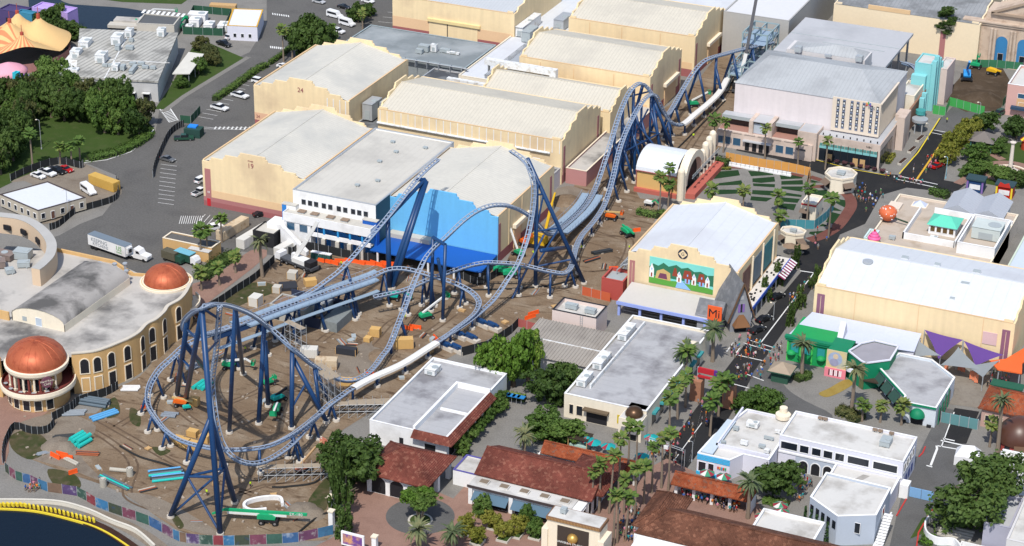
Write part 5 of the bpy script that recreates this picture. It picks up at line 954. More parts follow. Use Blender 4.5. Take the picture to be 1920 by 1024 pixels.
# ------------------------------------------------ theatre-style plaza with turf
PZ=lambda L:[at(1320+a/6,280+c/6) for a,c in L]
sheet('plaza_floor',PZ([(60,200),(300,180),(640,205),(1130,290),(1400,360),(1600,470),(1680,560),(1690,650),(1560,860),(1420,960),(1180,1040),(850,900),(500,640),(100,560),(20,350)]),.03,CONC)
for q in ([(95,290),(130,255),(385,235),(405,295),(115,335)],[(495,245),(765,255),(780,290),(530,305)],[(150,385),(420,350),(440,400),(160,410)],[(545,330),(790,310),(800,365),(640,380),(545,370)],[(550,385),(800,395),(795,430),(555,415)],[(845,265),(1110,305),(1105,330),(865,340)],[(870,360),(1110,348),(1115,398),(870,400)],[(870,420),(1110,420),(1110,480),(870,445)],[(545,460),(785,470),(780,525),(540,505)],[(860,480),(1100,515),(1095,540),(860,515)],[(860,540),(1080,560),(1050,605),(880,590)],[(160,455),(390,455),(380,500),(150,510)],[(530,530),(770,550),(700,590),(520,575)],[(820,605),(1040,620),(1010,690),(820,650)],[(1205,345),(1320,375),(1205,378)],[(1205,465),(1385,460),(1375,540),(1330,545),(1205,500)],[(1500,560),(1595,575),(1605,650),(1590,660),(1480,605)],[(1460,650),(1560,700),(1440,690)],[(1430,705),(1545,735),(1450,840),(1370,820)],[(1330,840),(1420,865),(1290,870)],[(1190,930),(1400,915),(1290,990),(1180,950)]): sheet('turf_bed',PZ(q),.055,TURF)
b=MB(); b.ribbon(smooth(PZ([(1560,470),(1640,550),(1655,640),(1600,740),(1510,860),(1420,930),(1300,990),(1180,1025)]),5),3.2,.07); obj('brick_walk',b,REDBR,kind='structure')
b=MB(); b.ribbon(smooth(PZ([(90,225),(300,205),(620,222),(900,262),(1120,305)]),5),1.7,.07); obj('brick_walk',b,REDBR,kind='structure')
b=MB(); b.ribbon(PZ([(1205,418),(1490,425)]),2.2,.07); obj('brick_walk',b,REDBR,kind='structure'); b=MB(); b.ribbon(PZ([(1195,310),(1380,370)]),2.2,.07); obj('brick_walk',b,REDBR,kind='structure')
# bandshell stage
t=thing('bandshell','open-air stage with white barrel roof and cream arched front on the plaza','stage',(16,70,0))
CS=mat('gold_ochre_wall',(.62,.40,.15),.85,.05,.2); SAL=mat('salmon_brick_base',(.45,.12,.09))
b=MB(); b.box(10,63.6,0,22,77.8,6.3); obj('walls',b,CS,t); b=MB(); b.box(9.6,62.6,0,22.2,63.6,1.2); obj('plinth',b,SAL,t)
n=12; b=MB(); vs=[];
for x in (9.8,21.8):
 for k in range(n+1): a=math.pi*k/n; vs.append((x,70.6-7.4*math.cos(a),6.2+4.6*math.sin(a)))
b.add(vs,[(k+1,k,n+1+k,n+2+k) for k in range(n)]+[tuple(range(n+1))]); obj('barrel_roof',b,mat('white_barrel_sheet',(.62,.65,.68),.6,.04,.1),t)
b=MB(); b.tube([(9.8,63.2,6.3),(22,63.2,6.3)],.16,6); b.tube([(10,63.3,0),(10,63.3,6.3)],.14,6); obj('maroon_pipe',b,MAROON,t)
b=MB(); vs=[]
for x in (21.9,24.2):
 for r in (8.4,6.3):
  for k in range(n+1): a=math.pi*k/n; vs.append((x,72-r*math.cos(a)*1.0,3.2+r*.95*math.sin(a)))
m_=n+1; fs=[]
for k in range(n): fs+=[(2*m_+k,2*m_+k+1,3*m_+k+1,3*m_+k),(k,k+1,2*m_+k+1,2*m_+k),(m_+k+1,m_+k,3*m_+k,3*m_+k+1)]
b.add(vs,fs); obj('proscenium_arch',b,CREAMTRIM,t)
b=MB(); b.poly([(22.6,72-6.3*math.cos(math.pi*k/n),3.2+6*math.sin(math.pi*k/n)) for k in range(n+1)]+[(22.6,78.3,0),(22.6,65.7,0)]); obj('dark_stage_opening',b,DARK,t)
for y,h in ((62.6,8.6),(64.2,7.0),(80.2,7.8),(83,9.0),(86,9.6),(89,10.2)):
 b=MB(); b.cyl((23.4,y,0),1.0,h,12); b.rev((23.4,y,h),[(1.0,0),(.8,.5),(.4,.85),(0,.95)],12); obj('column',b,CREAMTRIM,t)
b=MB(); b.box(22.6,78.6,0,23.6,91,5.5); obj('back_wall',b,CREAMTRIM,t)
b=MB(); b.prism([(24,64),(27,64.5),(27,90),(24,90)],0,1.5); obj('stage_floor',b,SAL,t);
b=MB()
for k in range(12): y=66+k*1.9; b.beam((25.5,y,6.2),(25.5,y+1.9,6.2),.12); b.beam((25.5,y,5.4),(25.5,y+1.9,6.2),.1); b.beam((25.5,y,5.4),(25.5,y+1.9,5.4),.12)
obj('light_truss',b,HVACG,t)
for k in range(7): b=MB(); b.box(25.2,67+k*3.2,4.6,25.9,67.6+k*3.2,5.3); obj('stage_light',b,DARK,t)
# plaza kiosks and fences
def kiosk(lab,c,r,h,rot=0,canopy=mat('brown_awning',(.16,.115,.085)),base=CREAMW):
 t=thing('kiosk',lab,'kiosk',(c[0],c[1],0)); n=8; P8=[(c[0]+r[0]*math.cos(R(22.5+45*k)),c[1]+r[1]*math.sin(R(22.5+45*k))) for k in range(n)]
 b=MB(); b.prism(P8,0,h,cap=False); obj('walls',b,base,t); b=MB(); b.flat(P8,h-.3); obj('roof_deck',b,OFFW,t)
 for k in range(n): b=MB(); b.beam((*P8[k],h),(*P8[(k+1)%n],h),.35,.5); obj('parapet',b,CREAMTRIM,t)
 for k in (4,6):
  a,d=Vector((*P8[k],0)),Vector((*P8[(k+1)%n],0)); o_=((a+d)/2-Vector((c[0],c[1],0))).normalized(); b=MB(); q=[a+Vector((0,0,h*.72)),d+Vector((0,0,h*.72)),d+o_*1.7+Vector((0,0,h*.5)),a+o_*1.7+Vector((0,0,h*.5))]; b.add(q,[(0,1,2,3)]); obj('awning',b,canopy,t); b=MB(); b.beam(a.lerp(d,.12)+o_*.02+Vector((0,0,h*.38)),a.lerp(d,.88)+o_*.02+Vector((0,0,h*.38)),.1,h*.42); obj('serving_hatch',b,DARK,t)
 equip(c[0],c[1],h-.3,r[0]*.5,r[1]*.4,.6,'vent cluster on top of the '+lab,HVACG,group=None,cat='roof vent',grille=False)
 return t
kiosk('cream octagonal kiosk beside the dark street junction',(61.3,89.8),(4.4,4.6),4.4); kiosk('cream kiosk near the theatre corner with brown parasols',(60.4,47.6),(3.4,2.6),4.0)
t=flatbuild('plaza_booth','cream booth with red-edged roof inside the teal construction fence',57.4,61.6,64.6,70.8,5,CREAMW,OFFW,par=.5,trim=CREAMTRIM); band(t,'S',57.4,61.6,4.2,4.7,64.6,mat('booth_red',(.45,.03,.03)),'red_band',.06); band(t,'E',64.6,70.8,4.6,4.95,61.6,mat('booth_red',(.45,.03,.03)),'red_band',.06); win(t,'S',58.8,.2,2,2.4,64.6,DARK,None,'doorway')
b=MB(); b.add([(57.2,64.5,3.2),(59.8,64.5,3.2),(59.8,63,2.5),(57.2,63,2.5)],[(0,1,2,3)]); obj('awning',b,mat('brown_awning',(.16,.115,.085)),t)
def fence(name,lab,pts,h,m,panel=3,z0=0,cat='fence',post=METAL,mats=None):
 P_=[Vector(p) for p in pts]; t=thing(name,lab,cat,(P_[0].x,P_[0].y,0)); i=0
 for a,c in zip(P_,P_[1:]):
  L=(c-a).length; n=max(1,round(L/panel))
  for k in range(n):
   p,q=a.lerp(c,k/n),a.lerp(c,(k+1)/n); p=Vector((p.x,p.y,z0+h/2)); q=Vector((q.x,q.y,z0+h/2)); b=MB(); b.beam(p.lerp(q,.01),q.lerp(p,.01),.05,h); obj('panel',b,mats[i%len(mats)] if mats else m,t); i+=1
   b=MB(); b.beam((p.x,p.y,z0),(p.x,p.y,z0+h+.1),.09); obj('post',b,post,t)
 return t
fence('site_fence','teal construction hoarding around the plaza booth',[(53.6,56.2,0),(62.8,59.6,0),(64,67,0),(64,74,0)],2.6,mat('teal_hoarding',(.06,.25,.30),.7,.05,.5),2.4)
fence('site_fence','orange wooden hoarding curving behind the turf beds',[Vector((p.x,p.y,0)) for p in smooth(PZ([(240,125),(420,160),(700,210),(950,245),(1190,300)]),3)]+[at(1320+1190/6,280+390/6)],2.6,mat('orange_ply_hoarding',(.62,.31,.08),.8,.1,.6),2.4)
for i in range(14):
 p=at(1368+i*8.3-(i>6)*-3,311+i*1.45+(i>6)*.5); s=thing('road_barrier','white water-filled barrier block in front of the orange hoarding','barrier',(p.x,p.y,0),'white barrier blocks on the plaza'); b=MB(); b.prism([(p.x-.7,p.y-.35),(p.x+.7,p.y-.35),(p.x+.7,p.y+.35),(p.x-.7,p.y+.35)],0,.5); b.prism([(p.x-.6,p.y-.2),(p.x+.6,p.y-.2),(p.x+.6,p.y+.2),(p.x-.6,p.y+.2)],.5,1.2); obj('block',b,WHITEW,s)
t=fence('site_fence','plywood hoarding return with yellow steps on the plaza',[at(1518,322),at(1512,352)],2.4,WOOD,2)
# ------------------------------------------------ teal street, dig site, library front, top right
TQ=mat('turquoise_stucco',(.23,.56,.58),.8,.05,.15)
t=flatbuild('cream_shop','cream flat-roofed shop squeezed between the tower block and turquoise building',62.4,67.6,145.8,158.6,9,CREAMW,OFFW,par=.4); b=MB(); b.box(67.6,140,0,68.2,158.5,7); obj('brick_front',b,mat('brown_brick_front',(.28,.16,.11),.9,.2,.8),t)
t=flatbuild('turquoise_building','stepped turquoise art deco building with vertical fins',64,69,158.6,167.8,15,TQ,OFFW,par=.4); b=MB(); b.box(63.6,156.6,0,68,158.6,11.6); obj('lower_step',b,TQ,t)
for i,(y,h) in enumerate(((146.5,8.4),(149,9.2),(159,16),(162,16.6),(165,15.2),(168,13))): b=MB(); b.box(69,y,0,70.4,y+1.3,h); obj('fin',b,TQ,t)
flatbuild('white_roof_shop','white-roofed shop at the back corner of the dig site',69.2,72.4,166,177,11.5,mat('pink_shop_wall',(.62,.50,.45)),OFFW,par=.3)
t=thing('street_marquee','teal round marquee canopy over the pavement','canopy',(71,141,0)); b=MB(); b.cyl((71,140.6,3.6),2.4,.8,18); obj('drum',b,METAL,t); b=MB(); b.cyl((70.4,143.4,4.8),1.5,1.2,16); obj('teal_top',b,mat('teal_marquee',(.05,.28,.27)),t); b=MB(); b.box(69.9,139,0,70.2,139.3,3.6); b.box(72,139,0,72.3,139.3,3.6); obj('post',b,METAL,t)
sheet('dig_site',[(70.4,170),(72,204),(82,206),(89,190),(89,168),(80,163)],.045,ground_mat('dark_dug_earth',(.12,.085,.055),(.17,.12,.08),(.24,.18,.13),.12,.3,bump=.3))
b=MB(); b.rev((82,175.5,0),[(7,0),(5,1.0),(3,1.9),(1.2,2.4),(0,2.5)],20); random.seed(9)
for q in b.v: q.z*=1+.3*(noise.noise(q*.4)); q.x+=.6*noise.noise(q*.5)
b.sm=True; obj('soil_heap',b,MATS['dark_dug_earth'],label='heap of dark soil in the dig site behind the green hoarding',cat='soil heap')
GHO=mat('bright_green_hoarding',(.06,.36,.09),.7,.08,.4)
fence('site_fence','bright green hoarding with small posters across the upper street',[at(1748,213),at(1772,217),at(1780,198),at(1845,216)],2.8,GHO,2.6)
fence('site_fence','dark green mesh fence in front of the library facade',[(72.5,203,0),(80,206,0),(88,207,0),(89.6,190,0),(89.3,172,0)],2.6,mat('mesh_fence_green',(.04,.17,.085),.8,.15,.6),2.6)
LIM=mat('limestone',(.54,.43,.34),.85,.08,.25,dirt=(.40,.30,.23),da=.25,ds=.3)
t=thing('library_facade','limestone library facade with pediment and three arched doorways','facade',(84,212,0))
b=MB(); b.box(67.5,210,0,104,222,12.5); obj('main_block',b,LIM,t); b=MB(); b.box(67,209.6,12.5,104,222,13.3); b.box(66.8,209.2,13.3,104,222,13.7); obj('cornice',b,LIM,t); b=MB(); b.box(74,211,13.7,104,222,16.6); obj('attic',b,LIM,t)
b=MB(); b.add([(76,210.6,16.6),(100,210.6,16.6),(88,210.6,21.6),(76,224,16.6),(100,224,16.6),(88,224,21.6)],[(0,1,2),(1,4,5,2),(0,2,5,3)]); obj('pediment',b,LIM,t); b=MB(); b.beam((75.6,210.3,16.7),(88,210.3,21.9),.7); b.beam((100.4,210.3,16.7),(88,210.3,21.9),.7); b.beam((75.6,210.3,16.6),(100.4,210.3,16.6),.7); obj('pediment_moulding',b,mat('darker_limestone',(.36,.27,.20)),t)
archwin(t,'S',70.2,1,2.2,6,210,mat('brown_shade',(.10,.07,.06)),LIM,'niche')
for x in (80,87,94): archwin(t,'S',x,.3,3.8,9,210,mat('arch_blue_shade',(.04,.20,.42)),LIM,'arch',fw=.4); win(t,'S',x,.3,1.6,3.2,209.9,GLASSD,LIM,'door')
for x in (76.6,77.8,83,84.2,90,91.2,97,98.2): b=MB(); b.cyl((x,208.9,.4),.5,11.4,12); b.box(x-.7,208.2,0,x+.7,209.6,.5); obj('column',b,LIM,t)
for k in range(4): b=MB(); b.box(74,206.4-k*.0+k*.5,k*.15,102,210,k*.15+.15); obj('step',b,LIM,t)
t=flatbuild('facade_tower','cream gothic tower front with rows of narrow windows behind the library',76.5,82,222.5,228,24,mat('cream_limestone',(.70,.64,.52)),mat('verdigris_roof',(.30,.40,.38)),par=.8)
for i in range(6): win(t,'S',77.2+i*.82,17,.42,3,222.5,mat('tower_shade',(.36,.32,.27)),None); win(t,'S',77.2+i*.82,21,.42,2,222.5,mat('tower_shade',(.36,.32,.27)),None)
flatbuild('facade_tower','brown brick tower front behind the library',82.6,86.6,223,228,26,mat('red_brown_brick',(.30,.15,.10),.9,.3,.6),OFFW,par=.6); flatbuild('facade_tower','pale blue slab tower at the top right edge',88.5,91.5,224,232,25,mat('pale_sky_wall',(.40,.52,.72)),OFFW,par=.4); flatbuild('facade_tower','white ribbed block at the top right corner',98.6,112,224,236,23,mat('white_ribbed',(.60,.63,.66),.7,.05,.2,seam=(2,.7,.2)),OFFW,par=.4)
t=flatbuild('pink_shop','pink corner building with white roof and dark blue awning at the right edge',91.2,110,166,184,10,mat('rose_pink_wall',(.60,.36,.32),.85,.05,.3),OFFW,par=.8,trim=WHITEW); win(t,'S',95.6,6,2,1.4,166,GLASSB,WHITEW); win(t,'S',97,2.2,4,2.4,166,GLASSD,WHITEW); band(t,'S',93,101,2.6,3.4,166,mat('navy_awning',(.03,.06,.11)),'awning',1.6); band(t,'S',94.4,101,2,6,166,mat('peach_front',(.62,.38,.20)),'front_panel',.04)
# monument garden
MC=(102.4,121.5)
t=thing('monument_column','pale marble column on a stepped white base in a round garden','monument',(MC[0],MC[1],0)); MAR=mat('white_marble',(.68,.60,.52),.6,.05,.4)
b=MB(); b.rev((MC[0],MC[1],0),[(3.0,0),(3.0,.4),(1.9,.9),(1.2,1.6),(1.0,1.7)],12); obj('base',b,MAR,t); b=MB(); b.cyl((MC[0],MC[1],1.6),.62,7.2,14,r1=.48); obj('shaft',b,MAR,t); b=MB(); b.rev((MC[0],MC[1],8.8),[(.5,0),(.9,.4),(.9,.6),(.3,.7),(0,.8)],12); obj('capital',b,MAR,t)
sheet('garden_lawn',smooth(pl([(1796,330),(1832,285),(1850,262),(1880,270),(1930,272),(1930,350),(1850,345)]),3,True),.05,LAWN)
b=MB(); b.rev((MC[0],MC[1],.08),[(0,0),(8.5,0)],32); obj('garden_circle',b,PINK,kind='structure'); b=MB(); b.rev((MC[0],MC[1],0),[(4.6,0),(4.6,.35),(5.1,.35),(5.1,0)],24); obj('garden_kerb',b,CREAMTRIM,kind='structure')
for q in ([(1843,275),(1862,290),(1880,300)],[(1795,345),(1830,325),(1850,318),(1862,312)],[(1882,330),(1925,335)]): b=MB(); b.ribbon(smooth(pl(q),4),2.6,.075); obj('garden_path',b,PINK,kind='structure')
t=thing('garden_pavilion','grey hip-roofed garden pavilion beside the street trees','pavilion',(91.4,135.6,0)); b=MB(); b.add([(87.6,132,3.4),(95,132,3.4),(95,139.5,3.4),(87.6,139.5,3.4),(91.3,135.7,5.6)],[(0,1,4),(1,2,4),(2,3,4),(3,0,4)]); obj('roof',b,mat('grey_brown_shingle',(.17,.15,.135),.9,.15,.8),t)
for x,y in ((88.3,132.7),(94.3,132.7),(94.3,138.8),(88.3,138.8)): b=MB(); b.cyl((x,y,0),.18,3.4,8); obj('post',b,mat('teal_post',(.10,.30,.30)),t)
t=thing('ride_kiosk','small striped yellow and red carousel-top kiosk at the right edge','kiosk',(103,141,0));
for k in range(12): b=MB(); a0,a1=R(30*k),R(30*k+30); b.add([(103,141,4.8),(103+2*math.cos(a0),141+2*math.sin(a0),3),(103+2*math.cos(a1),141+2*math.sin(a1),3)],[(0,1,2)]); obj('roof_segment',b,YELLOW if k%2 else mat('deep_orange_red',(.40,.05,.02)),t)
b=MB(); b.cyl((103,141,0),1.5,3,12); obj('booth',b,mat('deep_orange_red',(.40,.05,.02)),t)
# ------------------------------------------------ rotunda complex on the left
def scr(p):
 d=Vector(p)-CAM; x=FPX*d.dot(RG)/d.dot(FWD); y=-FPX*d.dot(UPC)/d.dot(FWD); c,s=math.cos(ROLL),math.sin(ROLL); return c*x-s*y+960,s*x+c*y+512
def archat(t,p,out,z,w_,h,pane=DARK,frame=CREAMTRIM,fw=.25,arch=True,name='arched_window'):
 out=Vector((out[0],out[1],0)).normalized(); tg=Vector((-out.y,out.x,0)); r=w_/2; n=9; base=Vector((p[0],p[1],0))
 if arch: inn=[(-r,z)]+[(-r*math.cos(math.pi*k/n),z+h-r+r*math.sin(math.pi*k/n)) for k in range(n+1)]+[(r,z)]; outl=[(-r-fw,z-fw)]+[(-(r+fw)*math.cos(math.pi*k/n),z+h-r+(r+fw)*math.sin(math.pi*k/n)) for k in range(n+1)]+[(r+fw,z-fw)]
 else: inn=[(-r,z),(-r,z+h),(r,z+h),(r,z)]; outl=[(-r-fw,z-fw),(-r-fw,z+h+fw),(r+fw,z+h+fw),(r+fw,z-fw)]
 f=lambda a,d,zz: base+tg*a+out*d+Vector((0,0,zz)); m=len(inn)
 b=MB(); b.add([f(a,.1,zz) for a,zz in outl]+[f(a,.1,zz) for a,zz in inn]+[f(a,-.1,zz) for a,zz in outl],[(i,(i+1)%m,m+(i+1)%m,m+i) for i in range(m)]+[(2*m+i,2*m+(i+1)%m,(i+1)%m,i) for i in range(m)]); o=obj(name,b,frame,t)
 b=MB(); b.poly([f(a,.05,zz) for a,zz in inn]); obj('pane',b,pane,o); return o
COPPER=mat('copper_dome',(.46,.12,.055),.5,.08,.5,metal=.35,dirt=(.34,.075,.035),da=.25,ds=.5)
t=thing('rotunda_building','ochre building with curved arched walls, stained flat roof and barrel-vaulted hall','building',(-75,-80,0))
wl=[(-65.4,-101.2),(-61.6,-98.3),(-59.8,-95.2),(-58.5,-91.6),(-57.7,-89.2),(-57.3,-85.6),(-57.9,-81.3),(-57.3,-78.2),(-57.6,-74.2),(-58.4,-71.0),(-57.8,-67.2),(-58.4,-63.2),(-60,-58.5)]
W_=smooth([Vector((a,c,0)) for a,c in wl],5); ZW=10.3
b=MB(); b.ribbon(W_,.6,0,ZW); obj('curved_wall',b,OCHRE,t); b=MB(); b.ribbon(W_,.9,ZW+.005,.25); obj('coping',b,mat('pale_coping',(.55,.50,.42)),t)
deck=[(p.x-.2,p.y) for p in W_]+[(-62,-54),(-76,-57),(-84,-54.6),(-102,-54.8),(-112,-60),(-150,-60),(-150,-110),(-80,-110),(-68,-103)]
b=MB(); b.flat(deck,9.4); obj('roof_deck',b,STAINED,t)
b=MB(); b.box(-102,-55.2,0,-84,-54.6,10.2); b.prism([(-84,-55.2),(-76.4,-59.2),(-76,-58.6),(-84,-54.6)],0,10.2); b.prism([(-76.4,-59.2),(-62,-55),(-62,-54.4),(-76,-58.6)],0,10.1); obj('rear_wall',b,OCHRE,t)
b=MB(); b.box(-150,-109.8,0,-79,-109.2,10.2); obj('front_wall',b,OCHRE,t)
def wall_at(px,z):
 return min(range(1,len(W_)-1),key=lambda i:abs(scr((W_[i].x,W_[i].y,z))[0]-px))
for px,a in ((155,1),(183,1),(207,1),(237,1),(266,1),(283,1),(306,1),(333,1)):
 i=wall_at(px,6); d=W_[i+1]-W_[i-1]; out=Vector((d.y,-d.x,0)).normalized(); p=W_[i]+out*.32
 archat(t,p,out,5.2,1.7 if px>170 else 1.9,3.6)
 if px>200: archat(t,p,out,.3,1.7,3.6,arch=False,name='doorway')
 else: archat(t,p,out,.6,1.6,3.2,pane=OCHRE,arch=False,name='blind_panel')
# barrel hall on the roof
n=10; b=MB(); vs=[]
for y in (-91.5,-63.5):
 for k in range(n+1): a=math.pi*k/n; vs.append((-81.2-7.4*math.cos(a),y,11.2+2.6*math.sin(a)))
b.add(vs,[(k,k+1,n+2+k,n+1+k) for k in range(n)]); b.sm=True; obj('barrel_roof',b,mat('stained_barrel_roof',(.34,.32,.30),.85,.25,.15,dirt=(.10,.095,.09),da=.45,ds=.1),t)
b=MB(); b.add([(-88.6,-91.3,9.4)]+[(-81.2-7.4*math.cos(math.pi*k/n),-91.3,11.2+2.6*math.sin(math.pi*k/n)) for k in range(n+1)]+[(-73.8,-91.3,9.4)],[tuple(range(n+3))]); obj('hall_front',b,CREAMW,t)
b=MB(); b.box(-74,-91.3,9.4,-73.8,-63.6,11.3); obj('hall_side',b,CREAMW,t); b=MB(); b.box(-88.6,-91.3,9.4,-88.4,-63.6,11.3); obj('hall_side',b,CREAMW,t)
win(t,'S',-81,9.5,1.6,2.0,-91.35,mat('pale_blue_door',(.45,.52,.60)),WHITEW,'door'); win(t,'S',-85,10,1.2,1.1,-91.35,HVACG,None,'vent_panel')
b=MB(); b.box(-150,-92,9.4,-89,-91.6,11.6); obj('ochre_parapet',b,OCHRE,t)
for i,(x,y,h) in enumerate(((-83,-62.5,1.6),(-80,-60.5,1.1),(-77.6,-59.6,1.3),(-79,-62,1.0),(-85.4,-66,1.2),(-75.4,-62.5,1.0))):
 s=thing('roof_vent','small metal mushroom vent on the barrel hall end of the stained roof','roof vent',(x,y,12),'mushroom vents on the rotunda roof'); z0=9.4 if i in(4,) else 11.2; b=MB(); b.cyl((x,y,z0),.35,h,8); obj('pipe',b,METAL,s); b=MB(); b.cyl((x,y,z0+h),.6,.35,10); obj('cap',b,METAL,s)
for x in (-88.3,-86.2):
 s=thing('roof_fan','dark round exhaust fan pair on the rotunda roof','roof fan',(x,-60.5,9.4),'dark fans on the rotunda roof'); b=MB(); b.cyl((x,-60.5,10),.9,1.2,12); obj('drum',b,mat('dark_metal',(.08,.08,.085),.5),s); b=MB(); b.box(x-.6,-61.1,9.3,x+.6,-59.9,10); obj('frame',b,METAL,s)
# amphitheatre ring at the back left
ring=[(-125,-52,0),(-120.6,-50.7,0),(-114,-50,0),(-107,-52.9,0),(-99.8,-58.6,0),(-95.6,-65,0),(-94.2,-70.4,0),(-94,-73.5,0)]
Rg=smooth([Vector(q) for q in ring],6); b=MB(); b.ribbon(Rg,2.4,9.3,4.6); obj('ring_wall',b,mat('peach_stucco',(.62,.47,.33),.85,.06,.2),t)
b=MB(); b.ribbon(Rg,2.5,13.905,.12); obj('ring_top',b,mat('grey_ring_top',(.42,.41,.39),.85,.12,.3),t)
for k,(x,y) in enumerate(((-118,-51.6),(-112.6,-52.2),(-106.4,-55))): b=MB(); b.obox((x,y-.1,10.6),2.2,.5,1.3,R(-8-14*k)); obj('ring_window',b,DARK,t)
for i,(x,y,lx,ly,h) in enumerate(((-112,-64,9,3,1.4),(-106,-62,4,3,2),(-118,-66,10,4,1),(-103,-66,3,2,1.2),(-110,-70,7,3,1.6),(-104,-70.5,2,2,1))): equip(x,y,9.4,lx,ly,h,'weathered plant box inside the amphitheatre ring',HVACG if i%2 else mat('rusty_plant',(.22,.17,.15)),group='plant boxes inside the ring',rz=R(10*i))
t2=thing('roof_truss','grey scaffold truss tower at the left edge of the rotunda roof','truss',(-96,-99,9.4));
for x in (-99,-95.5,-92):
 for y in (-101,-97.5): b=MB(); b.tube([(x,y,9.4),(x,y,15.5 if x<-93 else 12)],.1,5); obj('upright',b,METAL,t2)
for z in (11,13,15):
 b=MB(); b.tube([(-99,-101,z),(-95.5,-101,z)],.08,5); obj('rail',b,METAL,t2); b=MB(); b.tube([(-99,-101,z-1.6),(-95.5,-101,z)],.08,5); obj('brace',b,METAL,t2)
# near rotunda with balcony and copper dome
c=(-71.4,-106.3); t=thing('rotunda','round ochre rotunda with balcony and big copper dome at the left edge','rotunda',(*c,0))
b=MB(); b.rev((*c,0),[(6.9,0),(6.9,4.1)],40); obj('lower_wall',b,OCHRE,t); b=MB(); b.rev((*c,0),[(6.9,3.7),(8.5,3.9),(8.6,4.4),(8.5,5.2),(8.2,5.2),(8.2,4.5),(0,4.5)],48); obj('balcony',b,CREAMTRIM,t)
b=MB(); b.rev((*c,0),[(8.15,4.52),(3,4.52)],40); obj('balcony_floor',b,mat('oxblood_floor',(.16,.035,.03)),t); b=MB(); b.rev((*c,0),[(8.1,4.5),(8.1,5.5),(8.0,5.5)],48); obj('balcony_rail',b,mat('oxblood_floor',(.16,.035,.03)),t)
b=MB(); b.rev((*c,0),[(5.4,4.5),(5.4,8.6)],36); obj('upper_wall',b,OCHRE,t); b=MB(); b.rev((*c,0),[(5.4,8.3),(6.9,8.5),(7.2,9.0),(7.3,9.8),(6.9,9.9),(6.8,9.9)],48); obj('cornice',b,CREAMTRIM,t)
b=MB(); b.rev((*c,9.9),[(6.8*math.cos(a),5.0*math.sin(a)) for a in [math.pi/2*k/12 for k in range(13)]],48); b.sm=True; obj('dome',b,COPPER,t)
for k in range(14):
 a=R(195+k*11.5); p=Vector((c[0]+6.3*math.cos(a),c[1]+6.3*math.sin(a),0)); b=MB(); b.cyl((p.x,p.y,4.5),.24,3.9,8); b.obox((p.x,p.y,4.5),.7,.7,.5,a); obj('column',b,CREAMTRIM if k%2 else mat('oxblood_column',(.22,.05,.04)),t)
for k in range(6): a=R(215+k*22); out=(math.cos(a),math.sin(a)); archat(t,(c[0]+5.42*out[0],c[1]+5.42*out[1]),out,4.7,1.5,3.0,pane=GLASSD,fw=.15); archat(t,(c[0]+6.92*out[0],c[1]+6.92*out[1]),out,.5,1.5,2.4,pane=GLASSD,fw=.18,arch=False,name='window')
for k in range(5):
 a=R(225+k*24); x,y=c[0]+7.3*math.cos(a),c[1]+7.3*math.sin(a); s=thing('cafe_table','small round table on the rotunda balcony','table',(x,y,4.5),'tables on the rotunda balcony'); b=MB(); b.cyl((x,y,5.2),.5,.06,12); obj('table_top',b,METAL,s); b=MB(); b.cyl((x,y,4.52),.06,.7,6); obj('leg',b,METAL,s)
b=MB(); a=R(322); p=Vector((c[0]+7.3*math.cos(a),c[1]+7.3*math.sin(a),7.6)); b.tube([p-Vector((math.cos(a),math.sin(a),0))*.15,p+Vector((math.cos(a),math.sin(a),0))*.15],1.35,20); s=obj('sign_disc',b,mat('sign_plum',(.16,.06,.09)),t)
pr=p+Vector((math.cos(a),math.sin(a),0))*.2
text('Hard Rock',.72,mat('sign_cream',(.75,.68,.55)),(pr.x,pr.y,pr.z+.35),(math.pi/2,0,a+math.pi/2),s,'sign_letters'); text('CAFE',.72,mat('sign_cream',(.75,.68,.55)),(pr.x,pr.y,pr.z-.45),(math.pi/2,0,a+math.pi/2),s,'sign_letters')
def ribs(c,z,r,h,t):
 for k in range(20): a=R(18*k); b=MB(); b.tube([(c[0]+r*math.cos(q)*math.cos(a),c[1]+r*math.cos(q)*math.sin(a),z+h*math.sin(q)) for q in [math.pi/2*j/9 for j in range(10)]],.05,4); obj('dome_seam',b,COPPER,t)
ribs(c,9.9,6.8,5,t)
c=(-66.6,-58.6); t=thing('rotunda','smaller round rotunda with copper dome at the back corner of the ochre building','rotunda',(*c,0))
b=MB(); b.rev((*c,0),[(5.6,0),(5.6,8.6),(6.3,9.0),(6.4,9.8),(5.9,10.0)],40); obj('drum',b,OCHRE,t); b=MB(); b.rev((*c,0),[(6.41,9.0),(6.45,9.9),(5.5,10.0)],40); obj('cornice',b,CREAMTRIM,t)
b=MB(); b.rev((*c,10),[(5.4*math.cos(a),4.0*math.sin(a)) for a in [math.pi/2*k/12 for k in range(13)]],48); b.sm=True; obj('dome',b,COPPER,t)
ribs(c,10,5.4,4,t)
b=MB(); b.rev((*c,0),[(5.6,3.6),(8,3.8),(8,4.6),(7.7,4.6),(7.7,3.9)],30,R(-80),R(60)); obj('balcony',b,CREAMTRIM,t)
